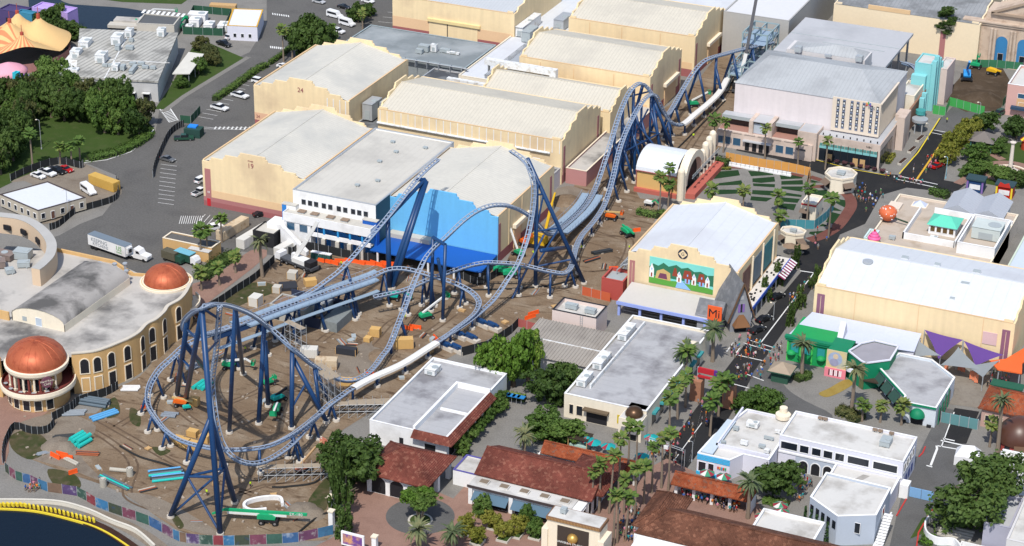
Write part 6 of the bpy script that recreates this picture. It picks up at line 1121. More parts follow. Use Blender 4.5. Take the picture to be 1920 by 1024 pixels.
# ------------------------------------------------ trailer office, stores, containers
t=flatbuild('site_office','beige modular site office with white flat roof behind the rotunda',0,0,0,0,3.9,mat('beige_siding',(.47,.42,.34),.8,.05,.3),mat('pale_roof_sheet',(.62,.64,.68),.7,.06,.1),par=.1,zb=.5,trim=mat('dark_fascia',(.06,.045,.045)),pts=[(-142.6,-21.6),(-127,-26.3),(-120.4,-13.4),(-136,-8.6)])
A_,B_,C_=Vector((-142.6,-21.6,0)),Vector((-127,-26.3,0)),Vector((-120.4,-13.4,0))
for k in range(6): p=A_.lerp(B_,(k+.5)/6); archat(t,p+Vector((-.29,-.96,0))*.02,(-.29,-.96),1.4,1.0,1.4,pane=GLASSD,frame=WHITEW,fw=.1,arch=False,name='window')
for k in range(5): p=B_.lerp(C_,(k+.5)/5); archat(t,p+Vector((.89,-.45,0))*.02,(.89,-.45),1.4 if k not in(1,3) else .6,1.0,1.4 if k not in(1,3) else 2.1,pane=GLASSD if k not in(1,3) else mat('brown_door',(.14,.07,.05)),frame=WHITEW,fw=.1,arch=False,name='window' if k not in (1,3) else 'door')
def container(lab,p,rz,L,W,H,m,group=None):
 t=thing('shipping_container',lab,'container',(p[0],p[1],0),group); ca_,sa_=math.cos(rz),math.sin(rz)
 b=MB(); b.obox((p[0],p[1],.12),L,W,H,rz); bd=obj('box',b,m,t)
 for k in range(int(L/.6)):
  u=-L/2+.3+k*.6
  for s in (-1,1): c2=Vector((p[0]+ca_*u-sa_*s*(W/2+.02),p[1]+sa_*u+ca_*s*(W/2+.02),.3)); b=MB(); b.obox(c2,.28,.05,H-.35,rz); obj('side_rib',b,m,bd)
 for s in (-1,1): c2=Vector((p[0]+ca_*(L/2+.02)-sa_*s*W*.24,p[1]+sa_*(L/2+.02)+ca_*s*W*.24,.25)); b=MB(); b.obox(c2,.05,W*.46,H-.25,rz); obj('end_door',b,m,t)
 return t
CRMC=mat('cream_container',(.56,.45,.31),.7,.1,.5,dirt=(.35,.22,.12),da=.2,ds=.6); WHC=mat('white_container',(.62,.60,.55),.7,.08,.5)
container('cream shipping container parked behind the planted palms',(-77.2,-9.2),R(84),11.5,2.5,2.6,CRMC); container('white shipping container beside the cream one near the office stair',(-69.8,-11),R(84),12,2.6,2.6,WHC); container('yellow-orange shipping container by the left lot fence',(-125,2.4),R(-14),10,2.6,2.7,mat('ochre_container',(.55,.34,.08),.7,.12,.5))
container('small pale container box beside the queue fence',(-58.6,-14.4),R(80),6,2.4,2.4,WHC)
t=flatbuild('black_stall','black-walled stall with cream roof and round brown sign near the office',-68.8,-62.4,-13,-6.5,4,mat('black_wall',(.02,.02,.022)),CREAM,par=.15); b=MB(); b.cyl((-65,-13.1,2),.8,.1,14); b.v=[Vector((q.x,-13.06,2+(q.y+13.1))) for q in b.v]; obj('round_sign',b,mat('brown_sign',(.35,.17,.08)),t)
t=flatbuild('store_wall','low ochre-walled loading store by the lorry yard',-88.4,-73.5,-26,-21.5,3.4,OCHRE,ASPH,par=.2,trim=CREAMTRIM); b=MB(); b.box(-79.5,-27.8,0,-73.5,-26.1,2.8); obj('low_wing',b,OCHRE,t); b=MB(); b.box(-79.6,-27.9,2.804,-73.4,-26.1,2.95); obj('wing_roof',b,OFFW,t)
# ------------------------------------------------ warehouse top left, tent, waterside
t=thing('warehouse','grey ribbed-roof warehouse crowded with rooftop units at the top left','warehouse',(-168,80,0)); PW=[(-170,57),(-146,64.2),(-163.4,104),(-193.6,94)]
b=MB(); b.prism(PW,0,6.4); obj('walls',b,mat('pale_grey_cladding',(.50,.50,.50),.8,.06,.2),t); P2=[(-170.2,56.6),(-145.6,64),(-163.2,104.4),(-194,94.2)]; b=MB(); b.prism(P2,6.4,7.0); obj('roof',b,STAINY,t)
u=(Vector((-145.6,64,0))-Vector((-170.2,56.6,0))).normalized(); v=Vector((-u.y,u.x,0)); O=Vector((-170.2,56.6,0))
def WP(a,c,z=0): p=O+u*a+v*c; return Vector((p.x,p.y,z))
b=MB(); b.beam(WP(1,16,7.05),WP(25,16,7.05),.3,.1); b.beam(WP(9,0,7.05),WP(5,42,7.05),.4,.1); obj('roof_joint',b,HVAC,t)
b=MB(); b.prism([WP(1,-2.2),WP(13,-2.2),WP(13,0),WP(1,0)],3.2,3.45); obj('dock_canopy',b,HVAC,t); b=MB(); b.prism([WP(1,-.15),WP(13,-.15),WP(13,0),WP(1,0)],0,3); obj('dock_opening',b,DARK,t)
for a in (16,20.5): b=MB(); b.prism([WP(a,-1.2),WP(a+2.6,-1.2),WP(a+2.6,0),WP(a,0)],3,3.2); obj('door_canopy',b,HVAC,t); b=MB(); b.prism([WP(a+.3,-.1),WP(a+2.2,-.1),WP(a+2.2,0),WP(a+.3,0)],0,2.6); obj('door',b,DARK,t)
b=MB(); b.prism([WP(-9,0),WP(-.2,0),WP(-.2,24),WP(-9,26)],0,5.4); obj('left_wing',b,GREYW,t); b=MB(); b.prism([WP(-9.1,-.1),WP(-.2,-.1),WP(-.2,24.1),WP(-9.1,26.1)],5.404,5.6); obj('left_wing_roof',b,HVAC,t)
b=MB(); b.prism([WP(26.2,14),WP(31.5,15),WP(31.5,33),WP(26.2,34)],4.0,4.25); obj('side_canopy',b,mat('cream_canopy',(.60,.58,.52)),t)
for a,c2 in ((31,15.5),(31,23),(31,32)): b=MB(); b.tube([WP(a,c2,0),WP(a,c2,4)],.1,5); obj('canopy_post',b,METAL,t)
eq=[(4,14,3,4.5,2.6),(-6,20,3,4,2.4),(-5.5,28,3.2,5,2.8),(4.2,31,3,5,2.6),(10.4,7.6,2,3.2,1.6),(12.5,8,1.4,2.4,1.2),(-3,5,4.5,2.2,1.8),(16,7,1.2,6,1.0),(14.5,12,2,1.4,.8),(17,12.5,2,1.2,.8),(19,10,2,1.2,.7),(21.5,9.8,1.6,1.2,.7),(6.4,9.6,1.6,1.1,.7),(8.2,9.6,1.6,1.1,.7),(6,25,1.4,2.4,1.4),(9.5,26,2.4,1.8,.9),(16,40,2.4,3,2.2),(6,38,2.2,3.4,2.2),(8,33,1.4,1.4,.8)]
rzw=math.atan2(u.y,u.x)
for i,(a,c2,lx,ly,h) in enumerate(eq): p=WP(a,c2); equip(p.x,p.y,7.0 if a>0 else 5.6,lx,ly,h,('large white' if h>1.5 else 'small grey')+' air unit on the ribbed warehouse roof',HVAC if h>1.5 else HVACG,rz=rzw,group='units on the warehouse roof')
# circus tent: draped cloth over four masts
peaks=[(-208.2,76.8,13.6),(-199,70.2,12.6),(-210,83.5,14),(-202.8,84.6,13.6)]
PE=mat('peach_canvas',(.68,.45,.20),.85,.06,.2); PO=mat('coral_canvas',(.68,.22,.10),.85,.06,.2)
t=thing('circus_tent','peach big-top tent with coral stripes and four masts at the top left','tent',(-204,80,0)); b=MB(); N1,N2=80,14; cx,cy=-205,80
def tz(x,y):
 s=0
 for px,py,pz in peaks: d=math.hypot(x-px,y-py); s=max(s,3+(pz-4.8)*max(0,1-d/15)**1.1+1.8*math.exp(-d/1.4))
 return s
vs=[];rim=[]
for k in range(N1):
 a=2*math.pi*k/N1; p0,q0=(-199.4-cx)/13.5,(71.2-cy)/16; dx,dy=math.cos(a)/13.5,math.sin(a)/16; A2,B2,C2=dx*dx+dy*dy,p0*dx+q0*dy,p0*p0+q0*q0-1; Rm=(-B2+math.sqrt(B2*B2-A2*C2))/A2
 for j in range(N2+1): r=(j/N2)**1.3*Rm; x=-199.4+r*math.cos(a); y=71.2+r*math.sin(a); vs.append((x,y,max(tz(x,y)-.0,3.2-(.4 if j==N2 else 0))))
fs=[]; mi=[]
for k in range(N1):
 for j in range(N2): fs.append((k*(N2+1)+j,k*(N2+1)+j+1,((k+1)%N1)*(N2+1)+j+1,((k+1)%N1)*(N2+1)+j));
b.add(vs,fs)
for q,f in enumerate(fs):
 m_=sum((Vector(vs[i]) for i in f),Vector())/4; a=math.degrees(math.atan2(m_.y-71.2,m_.x+199.4))%360; b.mi[q]=1 if (150<a<345 and int(a/9)%2==0 and math.hypot(m_.x+199.4,m_.y-71.2)>1.5) else 0
b.sm=True; obj('canvas',b,[PE,PO],t)
for p in peaks: b_=MB(); b_.cyl((p[0],p[1],p[2]-1.5),.6,1.5,8); b_.tube([(p[0],p[1],p[2]),(p[0],p[1],p[2]+2.4)],.1,5); obj('mast',b_,mat('mast_red',(.40,.08,.05)),t)
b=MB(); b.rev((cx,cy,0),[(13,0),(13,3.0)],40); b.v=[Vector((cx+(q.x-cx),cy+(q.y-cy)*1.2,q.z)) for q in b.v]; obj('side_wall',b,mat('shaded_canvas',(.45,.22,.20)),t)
t=thing('carousel_canopy','pink scalloped carousel canopy in front of the big-top tent','canopy',(-195.6,58.6,0)); b=MB(); b.rev((-196.4,58.6,0),[(5.6,3.4),(5.8,4.3),(4.4,5.2),(2,6.2),(0,6.8)],24); b.sm=True; obj('canopy',b,mat('pink_canvas',(.72,.34,.42),.8,.08,.4),t); b=MB(); b.cyl((-196.4,58.6,0),4.4,3.4,20); obj('drum',b,mat('dark_magenta',(.16,.03,.06)),t)
for x,y,lx,ly,h,c2,l in ((-189.4,56.8,3,2.6,4,'8f7ab8','small lilac booth'),(-191.2,55.2,1.6,2,5.5,'35b6c6','turquoise scroll sign booth'),(-213,108,14,6,7,'b39ad6','lilac show building'),(-226,104,9,6,6,'4a3f6a','dark purple show building'),(-217,98,6,3,8,'3a7f9a','blue slide tower'),(-208,100,10,2.5,3,'c8b86a','yellow arched wall')):
 s=flatbuild('fair_building',l+' beside the big-top tent',x-lx/2,x+lx/2,y-ly/2,y+ly/2,h,mat('fair_'+c2,c2,.8,.1,.4),mat('fair_roof_'+c2,c2,.8,.2,.5),par=.3); win(s,'S',x,.5,lx*.4,h*.5,y-ly/2,DARK,None,'doorway')
for i,(x,y,lx,ly,z,m) in enumerate(((-186,113,9,3.4,.5,WOOD),(-190,118.5,16,3.5,1.0,CONCW),(-189,122.5,18,4,1.6,STAINED),(-178.5,108,4,14,.9,STAINED))):
 s=thing('dock',('planked','long grey','weathered grey','side')[i]+' dock platform over the upper lagoon','dock',(x,y,0)); b=MB(); b.obox((x,y,.3),lx,ly,z,rzw); obj('deck',b,m,s)
 for k in range(3): p=Vector((x,y,0))+u*(k-1)*lx*.4; b=MB(); b.cyl((p.x,p.y-ly*.3,-.5),.25,1,6); obj('pile',b,WOOD,s)
t=flatbuild('pump_house','half-built waterside block with dark grey roof and white trusses',0,0,0,0,4.6,CONCW,mat('dark_grey_sheet',(.10,.105,.11),.8,.1,.3),par=.2,pts=[(-184,112),(-172,115.8),(-174.5,124),(-187,121.5)])
for k in range(9): p=Vector((-188.5,124.4,4.8)).lerp(Vector((-174.6,126.6,4.8)),k/8); b=MB(); b.beam(p,p+Vector((.9,-3,0)),.9,.15); obj('white_truss',b,WHITEW,t)
t=flatbuild('white_store','white flat-roofed store with yellow trim by the upper road',0,0,0,0,5,LILAC,mat('bright_white_roof',(.68,.68,.68),.7,.03,.2),par=.12,trim=YPAINT,pts=[(-155.6,122),(-146,125),(-152.8,141),(-162.4,137.6)])
for k in range(3): p=Vector((-155.6,122,0)).lerp(Vector((-146,125,0)),.25+.25*k); archat(t,p,(.3,-.95),1.2,.9,1.2,pane=GLASSD,frame=WHITEW,fw=.1,arch=False,name='window')
for i,(x,y,lx,ly,h) in enumerate(((-174,134,6,4,2.6),(-172.4,129.6,3.4,4,2.4),(-172.8,125.6,3,2.4,1.2),(-166.4,128.6,3,4.4,2.0),(-161.8,130,3.2,4.6,2.0))): equip(x,y,0,lx,ly,h,'white plant cabin inside the green-screened compound',WHITEW,rz=rzw,group='cabins in the green compound',cat='plant cabin',name='plant_cabin')
fence('mesh_fence','dark green screen fence around the white plant cabins',[(-171.8,120.6,0),(-159,124.8,0),(-166.6,143.4,0),(-180,141,0),(-171.8,120.6,0)],2.6,GRNFENCE,3.2)
container('tan container behind the green-screened compound',(-171,145.5),rzw,9,2.6,2.8,WOOD)
fence('mesh_fence','black screen fence curving round the left parking court',[Vector((p.x,p.y,0)) for p in smooth(pl([(20,340),(60,322),(110,308),(150,316),(157,312)]),3)],2.2,BLKFENCE,3.2)
fence('mesh_fence','black screen fence between the site office and the road bend',[Vector((p.x,p.y,0)) for p in smooth(pl([(93,432),(112,425),(140,402),(160,395),(205,382),(220,372),(222,352),(218,338)]),3)],2.0,BLKFENCE,3.2)
fence('mesh_fence','tall black screen fence along the lot beside the road',[Vector((p.x,p.y,0)) for p in smooth(pl([(287,334),(292,312),(310,270),(320,254),(335,242),(345,238)]),3)],2.2,BLKFENCE,3.2)
fence('mesh_fence','green screen fence by the guard booth at the road',[at(338,230),at(358,232),at(376,212)],2.4,GRNFENCE,3)
t=thing('guard_booth','dark green booth with bright blue roof in the left lot','booth',tuple(at(364,255))); p=at(364,255); b=MB(); b.obox((p.x,p.y,0),5,3.4,2.6,R(10)); obj('cabin',b,mat('booth_green',(.02,.06,.05)),t); b=MB(); b.obox((p.x-.6,p.y+.6,2.6),2.6,2.2,.4,R(10)); obj('blue_roof',b,mat('booth_blue',(.02,.22,.72)),t)
sheet('gravel_court',smooth(pl([(20,342),(60,325),(110,312),(160,308),(222,345),(220,372),(160,392),(80,420),(60,345)]),3,True),.045,PALED)
# rotunda site fences
fence('mesh_fence','black screen fence at the foot of the rotunda building',[Vector((p.x,p.y,0)) for p in smooth(pl([(98,790),(132,772),(150,758),(200,742),(222,730)]),3)],2.2,BLKFENCE,3)
fence('mesh_fence','black screen fence around the rotunda forecourt',[Vector((p.x,p.y,0)) for p in smooth(pl([(5,870),(6,850),(12,830),(28,806),(60,814),(90,812),(103,795)]),3)],2.0,BLKFENCE,3)
fence('mesh_fence','black screen fence between the palm square and construction dirt',[Vector((p.x,p.y,0)) for p in smooth(pl([(372,592),(410,572),(445,548),(480,525),(515,492)]),3)],2.2,BLKFENCE,3)
fence('mesh_fence','black screen fence in front of the office bays',[Vector((p.x,p.y,0)) for p in smooth(pl([(528,470),(548,480),(570,468),(640,482),(690,490),(735,486)]),3)],2.4,BLKFENCE,3)
fence('mesh_fence','dark fence curving below the cobalt canopy',[Vector((p.x,p.y,0)) for p in smooth(pl([(860,520),(895,535),(930,520),(955,500)]),3)],2.2,BLKFENCE,3)
fence('mesh_fence','dark screen fence between construction dirt and the ribbed shed',[at(865,668),at(915,655),at(960,625),at(972,612)],2.4,BLKFENCE,3)
fence('site_fence','red hoarding beside the ribbed shed',[at(970,612),at(1006,622)],2.2,mat('brick_red_hoarding',(.38,.10,.09),.8,.1,.5),2.4); fence('site_fence','orange-red hoarding behind the pale pink building',[at(1091,553),at(1144,566)],2.4,mat('orange_red_hoarding',(.52,.11,.045),.8,.1,.5),2.4)
# printed hoarding along the promenade
HP=[mat('print_'+h_,tuple(.55*v+.03 for v in lin(h_)),.7,.5,.7,dirt=tuple(.55*v for v in d_),da=.1,ds=.6) for h_,d_ in (('3a4a30',(.05,.12,.3)),('8a3a5a',(.7,.6,.6)),('2f6a5a',(.05,.15,.12)),('2a6aa8',(.5,.6,.75)),('7a3a6a',(.75,.7,.7)),('3a86b8',(.1,.2,.4)),('8a6a50',(.3,.2,.15)),('5a3a7a',(.75,.7,.8)),('2a5a4a',(.6,.7,.6)),('a02a3a',(.8,.7,.7)),('2a86c0',(.6,.7,.8)))]
fence('printed_hoarding','colourful printed hoarding curving along the lagoon promenade',[Vector((p.x,p.y,0)) for p in smooth(pl([(10,884),(30,900),(58,908),(90,922),(145,930),(180,950),(230,968),(280,985),(325,1010),(350,1018),(400,1022),(440,1022),(500,1020),(560,1016),(625,1002)]),2)],2.3,None,4.2,mats=HP)
t=thing('promenade_railing','pale balustrade wall along the lagoon promenade','railing',tuple(at(100,950))); Pr=smooth(pl([(-60,944),(0,944),(100,946),(160,960),(210,982),(255,1000),(290,1030)]),5); b=MB(); b.ribbon(Pr,.3,0,1.0); obj('balustrade',b,mat('pale_rail',(.62,.58,.50),.8,.1,.6),t); b=MB(); b.ribbon(Pr,.45,1.0,.12); obj('handrail',b,mat('pale_rail',(.62,.58,.50)),t)
t=thing('barrier_row','row of yellow plastic barriers along the lagoon edge','barrier',tuple(at(60,952)));
for i in range(24): p=at(-8+i*8.0,951+max(0,i-6)*1.4-max(0,i-14)*-.6); b=MB(); b.obox((p.x,p.y,.25),1.0,.35,.8,R(-18 if i<8 else -40)); obj('barrier',b,YELLOW,t)
# ------------------------------------------------ the roller coaster under construction
RAIL=mat('pale_steel_blue_rail',(.28,.335,.43),.45,.06,.4); SPINE=mat('steel_blue_spine',(.17,.235,.35),.45,.06,.4); NAVY2=mat('navy_support_paint',(.009,.046,.14),.4,.08,.3,spec=.45); FOOT=mat('footing_concrete',(.56,.51,.44),.85,.1,.6)
TRK={}
RC=thing('roller_coaster','unfinished blue steel roller coaster looping over the dirt building site','roller coaster',tuple(at(620,690)))
NT=[0]
tie_me=mk(MB().box(-.72,-.10,-.07,.72,.10,.07),'tie')
tie_me.materials.append(RAIL)
def resample(P,step):
 out=[P[0].copy()]; acc=0
 for a,b in zip(P,P[1:]):
  L=(b-a).length
  while acc+L>=step:
   f=(step-acc)/L; a=a.lerp(b,f); out.append(a.copy()); L=(b-a).length; acc=0
  acc+=L
 if (out[-1]-P[-1]).length>.3: out.append(P[-1].copy())
 return out
def track(key,pts,bank=None,single=False,step=1.15,indiv=False,gauge=.62):
 P=resample(smooth([at(*p) for p in pts],8),step); n=len(P); T=[(P[min(i+1,n-1)]-P[max(i-1,0)]).normalized() for i in range(n)]
 i0=min(range(n),key=lambda i:P[i].z+abs(T[i].z)*20); RR=[None]*n; h=T[i0].cross(UP).normalized()
 for seq in (range(i0,n),range(i0,-1,-1)):
  r=h.copy()
  for i in seq:
   k=T[i].cross(UP)
   if k.length>.5 and k.dot(r)>0: r=r*.5+k.normalized()*.5
   r=(r-T[i]*r.dot(T[i])).normalized(); RR[i]=r.copy()
 F=[]
 for i in range(n):
  rr=RR[i]
  if bank:
   x=i/n*(len(bank)-1); j=int(x); s=bank[j]+(bank[min(j+1,len(bank)-1)]-bank[j])*(x-j); rr=Matrix.Rotation(R(s),3,T[i])@rr
  F.append((rr,rr.cross(T[i]).normalized()))
 spine=[p-f[1]*.55 for p,f in zip(P,F)]
 b=MB(); b.tube(spine,.30,8); b.sm=True; sp=obj('track_spine',b,SPINE,RC)
 for s in (-1,1): b=MB(); b.tube([p+f[0]*gauge*s for p,f in zip(P,F)],.13,6); obj('rail',b,RAIL,sp)
 if indiv:
  o0=wloc(sp)
  for p,f,t_ in zip(P,F,T):
   o=bpy.data.objects.new('tie',tie_me); COL.objects.link(o); o.parent=sp; o.matrix_local=Matrix(((f[0].x,t_.x,f[1].x,p.x-f[1].x*.22-o0.x),(f[0].y,t_.y,f[1].y,p.y-f[1].y*.22-o0.y),(f[0].z,t_.z,f[1].z,p.z-f[1].z*.22-o0.z),(0,0,0,1)))
  NT[0]+=n
 else:
  b=MB()
  for p,f,t_ in zip(P,F,T): b.beam(p+f[0]*gauge-f[1]*.1,p-f[0]*gauge-f[1]*.1,.2,.16,up=f[1]); b.beam(p+f[0]*gauge*.8-f[1]*.15,p-f[1]*.5,.13,.13,up=f[1]); b.beam(p-f[0]*gauge*.8-f[1]*.15,p-f[1]*.5,.13,.13,up=f[1])
  obj('ties',b,RAIL,sp,kind='stuff')
 TRK[key]=(P,F,T,sp); return P
def footing(par,p,r=.85,h=.55):
 b=MB(); b.cyl((p[0],p[1],0),r,h,14,r1=r*.92); obj('footing',b,FOOT,par)
def support(tops,feet,r=.36,braces=(),sub=None,foot=True):
 first=None
 for ti,fi in sub or [(0,k) for k in range(len(feet))]:
  a,c=Vector(tops[ti]),Vector(feet[fi]); b=MB(); b.tube([c+Vector((0,0,.3)),a],r,8); b.sm=True
  if first is None: first=obj('support',b,NAVY2,RC)
  else: obj('column',b,NAVY2,first)
 for a,c,rr in braces: b=MB(); b.tube([a,c],rr,7); obj('brace',b,NAVY2,first)
 if foot:
  for c in feet: footing(first,c)
 return first
def auto(key,every=9,start=5,end=3,skip=(),r=.34,lo=0):
 P,F,T,sp=TRK[key]; d=0; nxt=start; L=sum((b-a).length for a,b in zip(P,P[1:]))
 for i in range(1,len(P)):
  d+=(P[i]-P[i-1]).length
  if d>=nxt and d<L-end:
   nxt=d+every; p=P[i]-F[i][1]*.8; t=T[i]; h=Vector((t.y,-t.x,0))
   if key=='D' and p.z>8 and 765<scr(p)[0]<1030: continue
   if abs(t.z)>.8 or any(a<=d<=c for a,c in skip): continue
   h=h.normalized() if h.length>.01 else Vector((1,0,0))
   if p.z<1.2: support([p],[(p.x,p.y,0)],.3)
   elif p.z<3.5: support([p],[(p.x,p.y,0)],r)
   elif p.z<13: support([p],[tuple((p+h*p.z*.33)*Vector((1,1,0)) if 0 else (p.x+h.x*p.z*.3,p.y+h.y*p.z*.3,0)),(p.x-h.x*p.z*.3,p.y-h.y*p.z*.3,0)],r)
   else:
    q=Vector((p.x,p.y,0)); f2=q+h*p.z*.26; support([p,p.lerp(q,.25)],[tuple(q),tuple(f2)],r*1.15,sub=[(0,0),(1,1)],braces=[(p.lerp(q,.62),f2.lerp(p.lerp(q,.25),.5),.2)])
# A: spike on the left, climbing the edge of the stage roof
track('A',[(462,603,7.0),(520,577,7.5),(572,553,8.5),(616,523,10.5),(645,499,12.5),(690,449,16),(727,406,19.5),(760,364,22.6),(784,333,25),(806,311,26.6),(822,298,27.4)])
# B: launch straight with catwalks, then the low hill and the turn down to the wrapped run
track('B',[(384,630,10),(420,617,10),(460,603,9.6),(540,573,9.0),(620,545,8.6),(690,521,8.4),(727,505,9),(755,503,9.2),(784,509,8.4),(811,517,7.6),(840,526,6.6),(866,537,5.6),(887,550,4.8),(898,566,4.2),(892,584,3.6),(875,600,3.2),(855,615,3.0),(832,634,2.8)],bank=[0,0,0,0,8,15,20,10])
# C: ring on the far left
track('C',[(430,612,10),(384,630,9.4),(346,649,8.6),(321,672,7.6),(302,689,6.8),(290,705,6.2),(281,722,5.6),(277,741,5.1),(279,760,4.7),(290,778,4.4),(313,806,4.2),(347,826,4.4),(397,838,4.8),(433,841,5.2),(480,838,5.6),(513,830,6),(547,813,6.6),(577,792,6.4),(598,775,5.2)],indiv=True,bank=[-10,-25,-35,-40,-40,-35,-25,-10])
# D: the climb over the tall tower and down to the dip, then the hump and the second launch
track('D',[(418,618,12),(400,622,13),(377,626,15.5),(359,625,19),(347,620,24),(344,609,30),(350,595,37.5),(362,583,44),(378,575,48.5),(396,569,48),(415,568,44),(440,574,38),(465,584,32),(485,596,27),(505,612,23),(525,630,20.8),(547,650,18.6),(566,666,14.8),(585,681,11),(610,697,6.6),(635,709,4.2),(654,712,3.3),(672,709,3),(690,699,2.8),(703,686,2.8),(716,668,2.9),(730,649,3.3),(746,609,5),(761,570,7.4),(777,527,11),(787,505,13.2),(799,481,15.6),(815,462,18),(833,446,20),(853,427,22.4),(873,409,24.3),(897,393,25.8),(922,384,26.2),(947,383,25.5),(967,388,24),(981,395,22),(993,403,19.6),(1004,414,16),(1016,428,11.4),(1028,437,7.2),(1044,434,4.4),(1062,420,3.2),(1092,392,2.6),(1110,366,2.6),(1122,338,3.8),(1137,293,9),(1150,250,14),(1163,210,18),(1177,178,20.6),(1190,161,21.8),(1203,155,21.4),(1216,164,19.4),(1227,182,16),(1238,203,11),(1250,215,7),(1262,200,6.4),(1280,168,8.4),(1300,136,11.6),(1318,116,13.6),(1335,107,14.2),(1360,100,13.4),(1393,91,12.6),(1450,78,12)],indiv=False)
# E: the steep drop from the tower into the long white-wrapped run and up the second spike
track('E',[(413,578,46.5),(412,590,44),(410,620,39.6),(407,655,34.4),(402,691,28.6),(399,718,24.4),(401,745,21),(404,770,18.4),(409,800,14.8),(417,829,11.4),(432,851,9.2),(457,865,7.4),(484,867,6.2),(513,856,5.6),(547,832,5.2),(580,796,4.9),(613,762,4.6),(640,742,4.2),(663,726,3.8),(700,706,3.2),(755,681,3.0),(800,653,2.9),(836,630,2.8),(880,601,2.9),(917,570,3.4),(935,549,4.6),(950,526,6.6),(964,506,8.8),(974,487,11),(982,466,13.2),(990,440,16),(996,410,19.6),(1000,380,23.4),(1001,355,26.8),(998,332,30),(990,310,32.6),(976,294,34.2),(957,281,35.2)],indiv=True)
# F: long low curve right of centre that climbs beside the first corridor track
track('F',[(701,556,6),(755,544,6.4),(786,531,6.8),(811,520,7.2),(836,512,7.6),(855,505,7.9),(880,497,8.2),(899,493,8.4),(917,491,8.5),(955,493,8.2),(980,496,7.8),(1017,505,7),(1042,510,6.4),(1058,511,6),(1068,505,5.6),(1073,494,5.2),(1076,480,4.8),(1081,461,4.3),(1092,440,3.8),(1111,418,3.4),(1128,394,3.4),(1138,372,4),(1148,338,6.6),(1160,286,11.2),(1173,248,14.4),(1190,214,17),(1207,188,18.4),(1221,176,18.3),(1231,180,16.4),(1238,196,13),(1248,214,9),(1260,228,6),(1280,232,4.2),(1305,212,3.6),(1335,187,3.4),(1352,168,3.4),(1366,142,3.6),(1378,122,3.8),(1420,100,4),(1450,84,4)],indiv=False)
for k in ('A',): auto(k,8,6,4,skip=[(38,90)])
auto('B',10,34,6,skip=[(0,34)],r=.3); auto('C',8,14,12,r=.32); auto('F',8,8,10,r=.32)
auto('D',9,175,6,skip=[(0,150),(252,300),(455,490)],r=.4); auto('E',9,62,52,r=.32)
# tall tower under the apex
def fp(x,y): p=at(x,y); return (p.x,p.y,0)
a1=at(378,577,47.6); a2=at(352,597,36.6); f1,f2,f3,f4=fp(413,1003),fp(320,970),fp(440,943),fp(348,753)
j1=Vector(f1).lerp(a1,.52); j2=Vector(f1).lerp(a1,.74)
s=support([a1,j1,j1],[f1,f2,f3],.62,sub=[(0,0),(1,1),(2,2)],braces=[(Vector(f2).lerp(j1,.42),Vector(f3).lerp(j1,.42),.3),(Vector(f2).lerp(j1,.42),Vector(f1).lerp(a1,.26),.3),(Vector(f3).lerp(j1,.42),Vector(f1).lerp(a1,.26),.3),(Vector(f2).lerp(j1,.03),Vector(f3).lerp(j1,.42),.26),(Vector(f1).lerp(a1,.01),Vector(f2).lerp(j1,.42),.26),(Vector(f1).lerp(a1,.03),Vector(f3).lerp(j1,.42),.26),(Vector(f1).lerp(a1,.40),at(409,800,14),.25),(Vector(f1).lerp(a1,.60),at(401,730,22.5),.25),(Vector(f1).lerp(a1,.80),at(408,640,36.4),.25),(a1,at(411,598,42.6),.3)])
support([a1+Vector((0,0,-1)),at(361,667,27)],[f4],.6); support([a2,a2.lerp(Vector(fp(332,742)),.3)],[fp(332,742),fp(390,700)],.6,sub=[(0,0),(1,1)],braces=[(a2.lerp(Vector(fp(332,742)),.12),a1.lerp(Vector(f4),.3),.3),(a2.lerp(Vector(fp(332,742)),.5),a1.lerp(Vector(f4),.62),.28)])
support([at(496,604,24),at(497,640,18)],[fp(485,795),fp(503,762)],.55,sub=[(0,0),(1,1)],braces=[(at(491,690,11.4),at(500,690,10.5),.2)])
support([at(548,652,17.8),at(550,672,14.8)],[fp(547,804),fp(612,792)],.55,sub=[(0,0),(1,1)],braces=[(at(547,765,4.8),at(572,722,8),.28)])
support([at(441,576,36.8)],[fp(456,702),fp(430,812)],.5); support([at(589,687,9.6)],[fp(600,770),fp(618,758)],.4)
# first spike's great A-frame
t1=at(797,336,24.2); support([t1,t1+Vector((.4,0,-.4)),at(727,410,18.6)],[fp(728,540),fp(736,541),fp(730,542)],.66,sub=[(0,0),(1,1),(2,2)],braces=[(at(727,410,18.6),t1,.5),(t1,at(781,338,24.6),.45)])
# portal under the hump
pa,pb=at(812,445,19.4),at(835,459,19.4); s=support([pa,pb,pa.lerp(pb,.4)+Vector((0,0,-5))],[fp(808,584),fp(830,602),fp(836,560)],.46,sub=[(0,0),(1,1),(2,2)],braces=[(pa,pb,.46),(pa.lerp(Vector(fp(808,584)),.15),pb.lerp(pa,.4),.2)])
# second spike's mast, long leg and lattice
m0,m1=Vector(fp(1004,538)),at(1006,346,27.6); l0,l1=Vector(fp(1095,532)),at(989,297,33.8); k0,k1=Vector(fp(1032,566)),at(1020,440,14)
s=support([m1,l1,at(1015,470,14)],[tuple(m0),tuple(l0),fp(1070,465)],.55,sub=[(0,0),(1,1),(2,2)],braces=[(l0.lerp(l1,z),m0.lerp(m1,y),.26) for z,y in ((.45,.2),(.45,.55),(.72,.55),(.72,.9),(.2,.2))]+[(m1,l0.lerp(l1,.78),.34),(m1,at(998,332,29),.4),(at(1020,440,14),fp(960,560),.3)])
